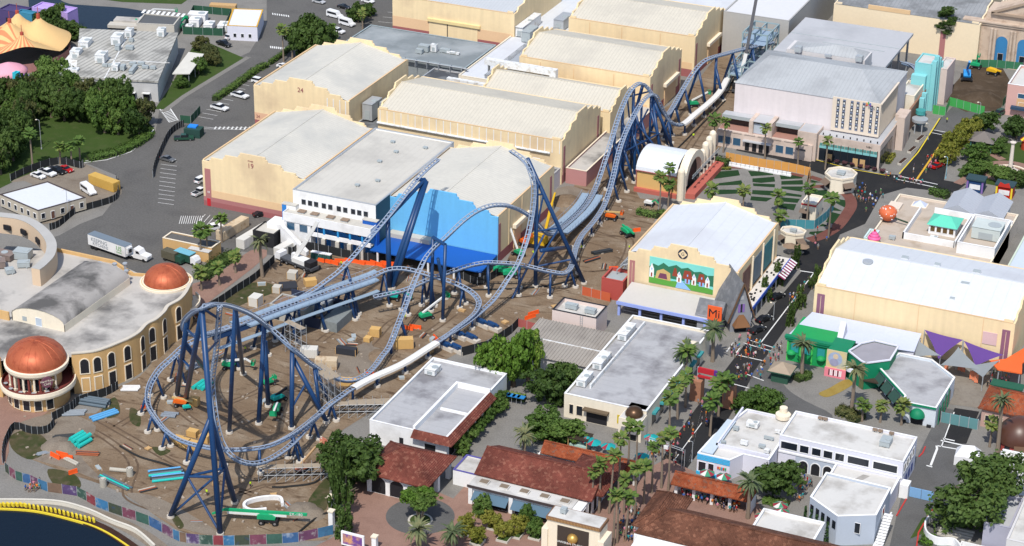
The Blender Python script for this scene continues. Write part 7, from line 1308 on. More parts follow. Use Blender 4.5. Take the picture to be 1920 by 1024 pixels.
# lattice tower at the corridor twist
for tops,feet in ((((1222,180,16.6),),((1240,300),(1262,282))),(((1190,218,15.6),),((1190,330),(1150,352))),(((1205,160,19.8),),((1172,285),))):
 tp=[at(*q) for q in tops]; support([tp[0]]*len(feet),[fp(*q) for q in feet],.5,sub=[(0,k) for k in range(len(feet))])
for (x0,y0,z0),(x1,y1,z1) in (((1150,330,3),(1215,205,13)),((1172,250,12),(1240,290,2)),((1160,290,9),(1236,250,7)),((1190,226,13),(1240,290,4)),((1137,300,6),(1190,226,12)),((1176,182,18.6),(1180,220,12)),((1176,182,18.6),(1216,172,17))):
 b=MB(); b.tube([at(x0,y0,z0),at(x1,y1,z1)],.26,7); obj('truss_member',b,NAVY2,s)
for x,y,h in ((1294,137,11),(1345,110,13.4)): pass
# catwalks beside the launch straights
def catwalk(lab,key,i0,i1,off,w_,z,m):
 P,F,T,sp=TRK[key]; Q=[p+Vector((T[i].y,-T[i].x,0)).normalized()*off+Vector((0,0,z)) for i,p in enumerate(P)][i0:i1]; b=MB(); b.ribbon(Q,w_,None,.12) if 0 else b.ribbon(Q,w_); b2=MB();
 n=len(Q);
 for q in list(b.v): b.v
 b.v+= [q-Vector((0,0,.35)) for q in b.v]; k=2*n; b.f+=[tuple(x+k for x in reversed(f)) for f in b.f[:n-1]]; b.mi+=[0]*(n-1)
 for i in range(n-1): b.f+=[(i+1,i,k+i,k+i+1),(n+i,n+i+1,k+n+i+1,k+n+i)]; b.mi+=[0,0]
 o=obj('catwalk',b,m,RC)
 for s in (-1,1):
  e=[q+Vector((0,0,1.0))+Vector((T[i0+i].y,-T[i0+i].x,0)).normalized()*s*w_/2 for i,q in enumerate(Q)]; b=MB(); b.tube(e,.045,4); obj('handrail',b,RAIL,o)
  b=MB()
  for q in e[::2]: b.tube([q-Vector((0,0,1.0)),q],.035,4)
  obj('railing_posts',b,RAIL,o,kind='stuff')
CW=mat('blue_grey_grating',(.27,.36,.46),.6,.08,.5)
catwalk('',"B",10,46,1.75,1.6,-.1,CW); catwalk('',"B",8,48,-1.75,1.6,-.1,CW)
i0=min(range(len(TRK['D'][0])),key=lambda i:(TRK['D'][0][i]-at(1044,434,4.4)).length); i1=min(range(len(TRK['D'][0])),key=lambda i:(TRK['D'][0][i]-at(1112,362,2.6)).length)
catwalk('',"D",i0,i1,2.0,2.0,0,CW); catwalk('',"D",i0,i1,-2.0,2.0,0,CW)
# deep navy girder and lower maintenance deck under the first launch
P,F,T,sp=TRK['B']; b=MB(); b.ribbon([p+Vector((0,0,-1.9)) for p in P[2:46]],1.0,None,1.1); g=obj('launch_girder',b,NAVY2,RC)
b=MB(); b.ribbon([p+Vector((T[i+2].y,-T[i+2].x,0)).normalized()*2.2+Vector((0,0,-3.3)) for i,p in enumerate(P[2:46])],1.3,None,.15); obj('lower_deck',b,CW,g)
for i in range(6,46,8):
 p=P[i]; h=Vector((T[i].y,-T[i].x,0)).normalized(); support([p+Vector((0,0,-1.9))],[tuple(p*Vector((1,1,0)) if 0 else (p.x+h.x*3,p.y+h.y*3,0)),(p.x-h.x*2.4,p.y-h.y*2.4,0)],.38); b=MB(); b.tube([p+h*.5+Vector((0,0,-2)),p+h*2.6+Vector((0,0,-3.2))],.15,5); obj('bracket',b,NAVY2,g)
# white protective wrap on the low run and on the far corridor run
WRAP=mat('white_shrink_wrap',(.74,.72,.68),.55,.06,.5)
def wrap(key,pa,pb,nm='white_wrap'):
 P,F,T,sp=TRK[key]; i0=min(range(len(P)),key=lambda i:(P[i]-pa).length); i1=min(range(len(P)),key=lambda i:(P[i]-pb).length); n=0
 for j in range(i0,i1,4):
  Q=P[j:min(j+5,i1+1)];
  if len(Q)<2: break
  b=MB(); vs=[]; m=7
  for i,q in enumerate(Q):
   r_,u_=F[j+i]
   for k in range(m): a=math.pi*k/(m-1); vs.append(q+r_*1.0*math.cos(a)+u_*(.35*math.sin(a)-.05)+u_*(-.35 if k in(0,m-1) else 0))
  b.add(vs,[(i*m+k,i*m+k+1,(i+1)*m+k+1,(i+1)*m+k) for i in range(len(Q)-1) for k in range(m-1)]); obj(nm,b,WRAP,sp)
wrap('E',at(663,726,3.8),at(819,641,2.9)); wrap('F',at(1280,232,4.2),at(1366,142,3.6))
# white-grey station deck beside the wrap's upper end: machine feet
for x,y in ((838,655),(862,634),(885,640),(858,660),(905,612),(925,618)):
 p=at(x,y); s=thing('drive_unit','blue steel drive unit bolted to a concrete plinth beside the merging tracks','drive unit',(p.x,p.y,0),'drive units beside the merging tracks'); b=MB(); b.obox((p.x,p.y,0),4.6,1.6,1.0,R(-20)); obj('plinth',b,FOOT,s); b=MB(); b.obox((p.x-.4,p.y,1.0),2.4,1.2,.8,R(-20)); b.tube([(p.x-1.6,p.y+.5,1.7),(p.x+1.6,p.y-.5,1.5)],.35,8); obj('motor',b,NAVY2,s)
# girder tower far up the corridor
LT=mat('grey_green_steel',(.27,.36,.38),.5,.1,.5)
t=thing('steel_tower','pale blue-grey open steel frame tower beside the slab-roofed building','steel frame',(14,165,0))
xs=[8,12,16]; ys=[150,156,162,168,174]
for x in xs:
 for y in ys: b=MB(); b.beam((x,y,0),(x,y,15 if y>158 else 8),.45); obj('post',b,LT,t)
for z in (5,8,12,15):
 for x in xs:
  for y0,y1 in zip(ys,ys[1:]):
   if z>8 and y0<160: continue
   b=MB(); b.beam((x,y0,z),(x,y1,z),.35); obj('beam',b,LT,t)
   if x!=12: b=MB(); b.beam((x,y0,z-3 if z>5 else .3),(x,y1,z),.22); obj('diagonal',b,LT,t)
 for y in ys:
  if z>8 and y<160: continue
  b=MB(); b.beam((8,y,z),(16,y,z),.35); obj('beam',b,LT,t)
for z in (5,12): b=MB(); b.box(8.2,160 if z>5 else 150,z+.2,15.8,174,z+.3); obj('deck',b,CW,t)
b=MB(); b.tube(smooth([Vector(q) for q in ((56.4,150,7),(60,154,7.2),(62.6,160,7.4),(63,168,7.6),(60,174,7.6),(56,176,7.6))],6),.5,8); s=obj('blue_track',b,SPINE,label='curving blue-grey ride track behind the turquoise building',cat='ride track')
b=MB(); P_=smooth([Vector(q) for q in ((56.4,150,7),(60,154,7.2),(62.6,160,7.4),(63,168,7.6),(60,174,7.6),(56,176,7.6))],6)
for k in (-1,1): b=MB(); b.tube([p+Vector((k*.9,0,.6)) for p in P_],.18,6); obj('rail',b,RAIL,s)
# ------------------------------------------------ trees, palms, hedges
def leaf_mat(name,c1,c2,c3,tr=.25):
 m=bpy.data.materials.new(name); m.use_nodes=True; n=m.node_tree.nodes; L=m.node_tree.links; b=n['Principled BSDF']; b.inputs['Roughness'].default_value=.6; b.inputs['Specular IOR Level'].default_value=.2
 g=n.new('ShaderNodeNewGeometry'); nz=n.new('ShaderNodeTexNoise'); nz.inputs['Scale'].default_value=1.1; nz.inputs['Detail'].default_value=3; L.new(g.outputs['Position'],nz.inputs['Vector'])
 oi=n.new('ShaderNodeObjectInfo'); ad=n.new('ShaderNodeMath'); ad.operation='MULTIPLY_ADD'; L.new(oi.outputs['Random'],ad.inputs[0]); ad.inputs[1].default_value=.3; ad.inputs[2].default_value=-.15
 sm=n.new('ShaderNodeMath'); L.new(nz.outputs['Fac'],sm.inputs[0]); L.new(ad.outputs[0],sm.inputs[1])
 k=n.new('ShaderNodeValToRGB'); e=k.color_ramp.elements; e[0].position=.3; e[0].color=(*c1,1); e[1].position=.72; e[1].color=(*c3,1); x=e.new(.5); x.color=(*c2,1); L.new(sm.outputs[0],k.inputs[0]); L.new(k.outputs[0],b.inputs['Base Color'])
 t=n.new('ShaderNodeBsdfTranslucent'); L.new(k.outputs[0],t.inputs[0]); mx=n.new('ShaderNodeMixShader'); mx.inputs[0].default_value=tr; L.new(b.outputs[0],mx.inputs[1]); L.new(t.outputs[0],mx.inputs[2]); L.new(mx.outputs[0],n['Material Output'].inputs[0])
 MATS[name]=m; return m
LD=leaf_mat('dark_oak_leaf',(.035,.068,.014),(.06,.105,.022),(.10,.155,.038)); LM=leaf_mat('mid_green_leaf',(.05,.095,.018),(.08,.145,.027),(.13,.20,.045)); LB=leaf_mat('bright_green_leaf',(.075,.15,.018),(.12,.22,.03),(.20,.29,.05)); LY=leaf_mat('yellow_green_leaf',(.12,.14,.02),(.19,.20,.03),(.28,.26,.05)); DF=mat('dead_frond',(.26,.18,.09),.9,.2,2,obj=True); LO=leaf_mat('olive_leaf',(.06,.075,.025),(.10,.11,.035),(.15,.14,.05)); LP=leaf_mat('palm_frond',(.07,.13,.025),(.11,.185,.04),(.21,.23,.06)); LPG=leaf_mat('grey_palm_frond',(.08,.115,.05),(.13,.165,.08),(.21,.21,.10))
BARK=mat('grey_brown_bark',(.15,.115,.085),.9,.2,2,obj=True); PBARK=mat('palm_bark',(.23,.18,.135),.9,.2,2,obj=True)
def crown_mesh(seed,nc=95,nl=50,ls=.07,flat=.8):
 rd=random.Random(seed); b=MB(); lob=[(Vector((rd.uniform(-.48,.48),rd.uniform(-.48,.48),rd.uniform(-.45,.4))),rd.uniform(.42,.62)) for _ in range(7)]
 for _ in range(nc):
  c,r=lob[rd.randrange(7)]; d=Vector((rd.gauss(0,1),rd.gauss(0,1),rd.gauss(.25,.8))).normalized(); cc=c+d*r*rd.uniform(.6,1.0); cr_=rd.uniform(.12,.24)
  for _ in range(nl):
   q=Vector((rd.gauss(0,1),rd.gauss(0,1),rd.gauss(0,.7))).normalized()*cr_*rd.uniform(.3,1)**.5; p=cc+q; nn_=(q.normalized()+Vector((rd.uniform(-.7,.7),rd.uniform(-.7,.7),rd.uniform(0,1)))).normalized(); u_=nn_.orthogonal().normalized(); a=rd.uniform(0,6.28); v_=nn_.cross(u_); u_,v_=u_*math.cos(a)+v_*math.sin(a),v_*math.cos(a)-u_*math.sin(a); s=ls*rd.uniform(.6,1.3); p.z*=flat
   b.add([p-u_*s,p-v_*s*.6,p+u_*s,p+v_*s*.6],[(0,1,2,3)])
 return mk(b,'crown')
CR=[crown_mesh(s) for s in (11,12,13,14,15)]; CRB=[crown_mesh(s,120,70,.05) for s in (21,22)]; CRC=crown_mesh(31,40,46,.085,1.5)
def trunk_mesh(seed):
 rd=random.Random(seed); b=MB(); b.tube([(0,0,0),(.01,.01,.25),(.0,.02,.5)],[.055,.042,.03],7)
 for k in range(5):
  a=6.28*k/5+rd.uniform(-.4,.4); e=Vector((math.cos(a)*.33,math.sin(a)*.33,rd.uniform(.62,.85))); b.tube([Vector((0,0.01,.3+.05*k)),e*.55+Vector((0,0,.25)),e],[.03,.018,.007],5)
 return mk(b,'trunk')
TRN=[trunk_mesh(s) for s in (1,2,3)]
for m_ in CR+CRB+[CRC]: m_.materials.append(None)
for m_ in TRN: m_.materials.append(BARK)
TC_=[0]
def tree(px,py,h,r,m,label,group=None,cm=None,cat='tree',name='broadleaf_tree',cz=.52,rzs=.9,p=None):
 TC_[0]+=1; i=TC_[0]; p=p or at(px,py); t=thing(name,label,cat,(p.x,p.y,0),group); rd=random.Random(i*7+1)
 o=obj('crown',cm or CR[i%5],m,t,local=True); o.location=(0,0,h*cz); o.scale=(r*1.25*rd.uniform(.92,1.1),r*1.25*rd.uniform(.92,1.1),h*(1-cz)*1.25*rzs/.75); o.rotation_euler=(0,0,rd.uniform(0,6.28))
 o=obj('trunk',TRN[i%3],None,t,local=True); o.scale=(h*.8,h*.8,h*.9); o.rotation_euler=(0,0,rd.uniform(0,6.28)); return t
rd=random.Random(42)
def inpoly(x,y,P):
 c=False; j=len(P)-1
 for i in range(len(P)):
  if (P[i][1]>y)!=(P[j][1]>y) and x<(P[j][0]-P[i][0])*(y-P[i][1])/(P[j][1]-P[i][1])+P[i][0]: c=not c
  j=i
 return c
wood=[(-30,205),(20,190),(110,185),(180,200),(245,215),(288,240),(282,262),(240,262),(205,262),(190,240),(130,228),(70,232),(48,250),(40,290),(18,320),(-30,345)]
placed=[]; tries=0
while len(placed)<46 and tries<3000:
 tries+=1; x,y=rd.uniform(-30,288),rd.uniform(185,345)
 if inpoly(x,y,wood) and all((x-a)**2+((y-c)*2)**2>26**2 for a,c in placed): placed.append((x,y))
for x,y in sorted(placed,key=lambda q:q[1]):
 k=rd.random(); m=LD if k<.55 else LM if k<.85 else LO; tree(x,y,rd.uniform(8.5,12.5),rd.uniform(3.0,4.2),m,{LD:'dark',LM:'mid-green',LO:'olive-grey'}[m]+' tree in the wood left of the bend','wood left of the road bend')
for x,y,h,r,m,l in ((98,168,11,4.6,LM,'large green tree at the left corner of the warehouse'),(88,65,10,4,LD,'dark tree between the tent and the upper lagoon'),(108,78,9,4,LD,'dark tree above the warehouse left end'),(140,72,6,4,LD,'low dark tree beside the upper lagoon'),(112,55,10,3.6,LD,'tall dark tree at the lagoon edge'),
 (373,139,5.5,2.6,LM,'small green tree on the kerbside lawn'),(392,118,6,3,LO,'small olive tree on the kerbside lawn corner'),(404,123,5,2.4,LO,'low olive tree near the parked black pickup'),(341,165,3.6,2,LM,'tiny tree at the lawn end'),(380,95,5.5,2.8,LO,'small tree at the back of the kerbside lawn'),
 (583,113,15.5,6.2,LD,'large dark tree beside the cream-roofed stage corner'),(606,110,12,5,LD,'dark tree right of the larger one by the stage corner'),(564,108,13.5,5,LD,'dark tree behind the two road palms'),(672,42,7,3.2,LD,'dark round tree near the parked white vans'),(690,30,5,2.4,LD,'small dark tree by the far parking bays'),
 (930,724,13,3.7,LB,'bright green tree left of three behind the white roofs'),(962,724,15,4.0,LB,'tallest bright green tree behind the white roofs'),(990,718,13,3.6,LB,'bright green tree right of three behind the white roofs'),(1030,755,9.5,4.6,LD,'dark green tree beside the ribbed shed'),(1062,745,9.5,4.4,LD,'dark green tree against the cream shop corner'),
 (1020,818,6.6,4.4,LM,'round blossom-flecked tree left of two on the square'),(1062,825,6.2,4.0,LM,'round blossom-flecked tree right of two on the square'),(650,905,11.5,6.4,LD,'broad dark green tree left of the white tiled shop'),(636,880,9,4,LD,'dark tree behind the broad one at the dirt edge'),
 (1405,772,5.6,3.4,LM,'bushy green tree left of two at the street corner'),(1436,772,6,3.6,LM,'bushy green tree right of two at the street corner'),(1452,925,9,5.4,LD,'spreading oak in a stone planter behind the arcade'),
 (1775,312,7,3.2,LY,'yellow-green street tree nearest the crossing'),(1789,288,7.4,3.4,LY,'yellow-green street tree, second from the crossing'),(1806,268,7,3.2,LY,'yellow-green street tree, third from the crossing'),(1818,258,6.4,3,LY,'yellow-green street tree by the green hoarding'),(1845,246,7,3.8,LD,'dark tree between the pavilion and the hoarding'),(1830,305,5.4,3.6,LM,'bushy tree beside the garden path'),(1822,330,4.4,3.4,LM,'low bush at the garden entrance'),(1845,325,4,3,LM,'leafy bush by the brick garden path'),(1905,262,7.5,3.6,LD,'dark tree behind the marble column'),(1880,345,5,3.4,LM,'bushy tree in front of the monument circle'),(1905,352,5,3.2,LD,'dark bush at the right end of the garden'),(1858,285,4,3.6,LM,'clipped bush mass behind the garden path'),(1735,655,4,2.4,LM,'small bush beside the queue')):
 if l.startswith('small bush'): continue
 tree(x,y,h,r,m,l)
p=at(1815,985); tree(0,0,14,9.6,LD,'very large dark oak overhanging the back street at lower right',cm=CRB[0],p=p,cz=.5)
tree(648,968,11,2.6,LD,'tall dark columnar hedge tree beside the white gate pillars',cm=CRC,cz=.42,name='column_tree'); tree(634,930,10,2.4,LD,'dark columnar tree behind the hedge tree by the dirt edge',cm=CRC,cz=.42,name='column_tree'); tree(645,1000,6,2.6,LD,'low dark conifer above the illuminated poster',cm=CRC,cz=.42,name='column_tree')
for x,y in ((868,848),(880,832),(893,815),(905,798),(917,783),(930,770),(940,760)): tree(x,y,4.2,2.2,LM,'small clipped street tree in the row beside the tiled skirt','row of clipped trees by the tiled skirt')
for x,y,m in ((905,965,LM),(982,985,LM),(927,990,LY),(877,1000,LY),(945,1012,LY),(1005,1008,LM),(895,1018,LY),(968,1005,LY)):
 tree(x,y,4.6,1.9,m,('yellow-green' if m==LY else 'green')+' young tree in a square planter on the pink plaza','young trees on the pink plaza')
 p=at(x,y); s=thing('planter','square grey planter under a young plaza tree','planter',(p.x,p.y,0),'square planters on the pink plaza'); b=MB(); b.box(p.x-1.3,p.y-1.3,0,p.x+1.3,p.y+1.3,.5); obj('kerb',b,CONCW,s); b=MB(); b.box(p.x-1.1,p.y-1.1,.5,p.x+1.1,p.y+1.1,.62); obj('planting',b,LAWN,s)
for x,y in ((1440,562),(1464,532),(1489,498),(1481,606),(1503,574),(1522,541)): tree(x,y+2,5.4,1.5,LD,'small dark conical street tree on the theatre street','conical trees along the theatre street',cm=CRC,cz=.35,name='conical_tree',rzs=.8)
# tall sparse pines
for x,y,h in ((1766,105,17),(1781,108,14)):
 p=at(x,y); t=thing('pine_tree','tall sparse pine before the pale tan wall','tree',(p.x,p.y,0),'two tall pines'); b=MB(); b.tube([(0,0,0),(.2,0,h*.5),(.1,.1,h)],[.5,.4,.16],7); obj('trunk',b,BARK,t,local=True)
 for k in range(6): o=obj('crown' if k==0 else 'branch_clump',CR[k%5],LD,t,local=True); o.location=(rd.uniform(-1.6,1.6),rd.uniform(-1.6,1.6),h*(.58+.075*k)); s_=rd.uniform(2.0,2.8); o.scale=(s_,s_,s_*.7)
# palms
def frond(b,az,el,L,w_,droop,rdm,fan=False,seg=5):
 d=Vector((math.cos(az),math.sin(az),0)); p=Vector((0,0,0)); e=el; pts=[];
 for k in range(seg+1):
  pts.append(p.copy()); p=p+(d*math.cos(e)+UP*math.sin(e))*L/seg; e-=droop/seg
 sd_=Vector((-d.y,d.x,0)); prof=[.15,.85,1,.85,.55,.05] if not fan else [.05,.1,.5,1,1,.35]
 for k in range(seg):
  a,c=pts[k],pts[k+1]; wa,wb=prof[k]*w_,prof[k+1]*w_; dz=Vector((0,0,-.35*w_))
  b.add([a-sd_*wa+dz*prof[k],a,c,c-sd_*wb+dz*prof[k+1]],[(0,1,2,3)]); b.add([a,a+sd_*wa+dz*prof[k],c+sd_*wb+dz*prof[k+1],c],[(0,1,2,3)])
def palm_crown(seed,n,L,w_,lo,hi,droop,fan):
 rdm=random.Random(seed); b=MB()
 for k in range(n): frond(b,k*2.399+rdm.uniform(-.2,.2),R(rdm.uniform(lo,hi)),L*rdm.uniform(.85,1.1),w_*rdm.uniform(.8,1.15),droop*rdm.uniform(.8,1.2),rdm,fan)
 me=mk(b,'crown'); me.materials.append(None); return me
FAN=[palm_crown(s,34,1.9,.42,-45,75,.9,True) for s in (1,2,3)]; DATE=[palm_crown(s,46,3.7,.34,-30,80,1.5,False) for s in (4,5)]; SAB=[palm_crown(s,36,2.2,.5,-35,80,1.0,True) for s in (6,7)]
SKT=palm_crown(9,16,1.5,.3,-75,-50,.3,True)
def ptrunk(r0,r1):
 b=MB(); b.tube([(0,0,0),(.012,.004,.33),(.02,.0,.66),(.0,.0,1)],[r0*1.25,r0,(r0+r1)/2,r1],8); me=mk(b,'trunk'); me.materials.append(PBARK); return me
PT1,PT2,PT3=ptrunk(.24,.16),ptrunk(.42,.36),ptrunk(.26,.2)
def palm(px,py,h,kind,label,group=None,s=1):
 TC_[0]+=1; i=TC_[0]; p=at(px,py); t=thing({'f':'fan_palm','d':'date_palm','s':'cabbage_palm'}[kind],label,'palm',(p.x,p.y,0),group); C_={'f':FAN,'d':DATE,'s':SAB}[kind]
 o=obj('crown',C_[i%len(C_)],LPG if kind=='d' else LP,t,local=True); o.location=(0,0,h); o.rotation_euler=(random.uniform(-.1,.1),random.uniform(-.1,.1),i*1.3); q=s*random.uniform(.85,1.15); o.scale=(q,q,q*random.uniform(.8,1.1)); t.rotation_euler=(random.gauss(0,.03),random.gauss(0,.03),0)
 if i%3 and kind!='d': o=obj('dead_fronds',SKT,DF,t,local=True); o.location=(0,0,h-.15); o.rotation_euler=(0,0,i*.7); o.scale=(q*.8,q*.8,q*.9)
 o=obj('trunk',{'f':PT1,'d':PT2,'s':PT3}[kind],None,t,local=True); o.scale=(1,1,h); o.rotation_euler=(0,0,i*2.1); return t
for x,y,h in ((1192,912,15),(1177,905,14.5),(1158,948,16.5),(1142,963,14),(1123,962,12),(1107,962,10.5),(1253,920,14.5),(1240,915,12),(1222,925,11.5),(1207,945,9.5),(1190,972,12.5),(1170,962,8.5),(1157,1018,12),(1172,1014,10.5),(1150,1024,12)): palm(x,y,h,'f','tall fan palm lining the entrance avenue','fan palms on the entrance avenue',1.0)
for x,y,h in ((1284,726,9.5),(1285,764,8.5),(1270,786,9),(1255,818,10),(1358,764,8),(1347,780,8.5),(1331,818,9),(1288,700,7)): palm(x,y,h,'s','rounded palm beside the street near the entrance avenue','rounded palms by the street crossing',1.08)
for x,y,h,l in ((1336,678,8.6,'tall date palm in front of the storybook shop'),(1283,716,8,'date palm at the arched corner of the cream shop'),(1503,708,9,'date palm before the bright green shop'),(1596,772,11,'date palm beside the yellow paving tongue'),(785,1030,5,'date palm left of two at the bottom plaza edge'),(850,1034,4.5,'date palm right of two at the bottom plaza edge'),(983,860,6,'date palm behind the long tiled building'),(1402,972,9,'date palm at the right end of the crowded arcade'),(492,520,10,'date palm on the brick square by the crane'),(1870,850,13,'tall palm beside the brown dome')): palm(x,y,h,'d',l,None,.95)
for x,y,h,l in ((1616,790,4.5,'small palm left of three near the angled shop'),(1650,792,4.5,'small palm in the middle of three near the angled shop'),(1690,797,5.2,'small palm right of three near the angled shop'),(1855,838,6,'short palm left of the brown dome'),(376,488,8.6,'tall palm left of the cluster at the ochre store'),(389,484,8.2,'tall palm beside the ochre store corner'),(416,455,7,'tall palm behind the ochre store'),(442,512,5,'rounded palm on the brick square edge'),(412,535,5.2,'rounded palm low in the brick square bed'),(378,545,5.4,'rounded palm beside the copper dome'),(113,308,5.5,'small palm on the left lawn'),(135,310,6,'leafy palm on the left lawn'),(150,300,6,'bushy palm at the lawn edge'),(62,318,11,'thin tall palm on the left lawn'),(532,116,11,'palm left of two beside the upper road'),(548,112,11,'palm right of two beside the upper road'),(622,78,5,'small palm by the stage back parapet'),(680,55,6,'palm beside the parked white vans')): palm(x,y,h,'s',l)
for x,y,h,l in ((1338,284,10,'tall palm left of two before the terraced building'),(1356,286,9.6,'tall palm right of two before the terraced building'),(1434,300,10,'tall palm in front of the blue screen terrace'),(1496,308,7,'palm before the terrace end block'),(1547,318,9,'palm before the glass shop corner'),(1237,396,10,'palm left of three beside the bandshell'),(1254,380,10.5,'palm behind the other two beside the bandshell'),(1252,396,8,'shortest of three palms beside the bandshell'),(1333,392,6,'palm behind the theatre roof, left of the row'),(1392,398,6.5,'palm behind the theatre roof, second of the row'),(1457,402,5.5,'palm on the dark turf behind the theatre'),(1512,425,11,'palm beside the booth in the teal hoarding'),(1553,446,12,'palm on the brick walk by the street'),(1461,432,4.5,'low palm behind the theatre corner')): palm(x,y,h,'f',l,None,1.15)
# multi-trunk tree in the round paving, planters and hedges
c=at(788,978); t=thing('fig_tree','many-stemmed green tree in a round kerbed bed on the grey circle','tree',(c.x,c.y,0)); b=MB()
for k in range(9): a=k*.7; b.tube([(.3*math.cos(a),.3*math.sin(a),.4),(.8*math.cos(a),.8*math.sin(a),2.4),(1.8*math.cos(a),1.8*math.sin(a),4.6)],[.16,.12,.07],6)
obj('trunk',b,mat('pale_bark',(.30,.24,.17),.9,.2,2,obj=True),t,local=True)
for k in range(5): o=obj('crown' if k==0 else 'foliage_clump',CR[k],LB if k%2 else LM,t,local=True); a=k*1.256; o.location=(1.7*math.cos(a),1.7*math.sin(a),5.6+.4*(k%2)); o.scale=(2.7,2.7,2.6)
t=thing('planting_bed','round kerbed planting bed under the many-stemmed tree','planter',(c.x,c.y,0)); b=MB(); b.rev((c.x,c.y,0),[(2.6,0),(2.6,.45),(2.2,.45),(2.2,.35),(0,.4)],28); obj('kerb',b,CONCW,t); b=MB(); b.rev((c.x,c.y,.42),[(2.15,0),(0,.12)],24); obj('planting',b,LAWN,t)
def hedge(lab,pts,w_,h,m=LD,dens=26,name='hedge'):
 P_=[Vector((p.x,p.y,0)) for p in (pts if isinstance(pts[0],Vector) else pl(pts))]; t=thing(name,lab,'hedge',tuple(P_[0])); b=MB(); rdm=random.Random(len(lab))
 for a,c2 in zip(P_,P_[1:]):
  L=(c2-a).length; d=(c2-a)/L; s=Vector((-d.y,d.x,0))
  for _ in range(int(L*w_*dens+L*h*dens*.6)):
   f=rdm.uniform(0,L); q=rdm.uniform(-.5,.5); z=h*(rdm.uniform(.55,1.05) if abs(q)<.42 else rdm.uniform(.05,1)); p=a+d*f+s*q*w_+Vector((0,0,z+.1*math.sin(f*2))); nn_=(s*q*2+UP+Vector((rdm.uniform(-.6,.6),rdm.uniform(-.6,.6),0))).normalized(); u_=nn_.orthogonal().normalized()*.2; v_=nn_.cross(u_); an=rdm.uniform(0,3.1); u_,v_=u_*math.cos(an)+v_*math.sin(an),v_*math.cos(an)-u_*math.sin(an); b.add([p-u_,p-v_,p+u_,p+v_],[(0,1,2,3)])
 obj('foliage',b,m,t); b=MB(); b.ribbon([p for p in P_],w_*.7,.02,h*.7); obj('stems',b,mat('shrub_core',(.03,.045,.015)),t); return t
hedge('clipped hedge row between the road and the stage parking',[(402,190),(440,165),(480,135),(500,125)],2.4,1.8,LM); hedge('low hedge beside the two road palms',[(505,122),(530,105),(545,92)],1.6,1.6,LM); hedge('green hedge behind the blue chairs',[(912,738),(985,752)],2,1.6,LB); hedge('flower hedge around the oak planter',[(1432,938),(1478,950)],3.4,.9,LM)
hedge('dark planting bed below the date palm at the yellow tongue',[(1570,772),(1590,778),(1615,790)],4.5,1.6,LO); hedge('low planting beside the kiosk left of the green shop',[(1492,715),(1516,705)],3.2,1.5,LD); hedge('garden hedge behind the monument',[(1862,272),(1885,268)],3,2,LD); hedge('planting in front of the terraced building',[(1342,306),(1366,312)],3.5,2.2,LD); hedge('low yellow-green hedge on the plaza edge',[(1342,318),(1370,318)],1.4,.8,LY); hedge('shrubs beside the theatre back corner',[(1195,400),(1232,408),(1248,402)],3,1.6,LM); hedge('yellow planter hedge by the glass shop',[(1664,308),(1675,292)],1.6,1,LY)
hedge('low hedge below the blossom trees',[(1000,815),(1050,832),(1082,830)],2.4,.9,LM); hedge('green verge hedge along the back street kerb',[(1745,1005),(1732,1024)],3,.8,LB); hedge('dark shrubs along the bend of the road by the wood',[(165,300),(215,290),(250,275),(280,255)],4,1.6,LM); hedge('bushes behind the snack building corner',[(1745,362),(1778,372)],3.4,2,LM); hedge('shrub beds at the brick square',[(375,525),(405,500),(440,480)],5,1.8,LD); hedge('shrubs behind the pavilion wall',[(700,905),(740,890)],1.2,1,LM)
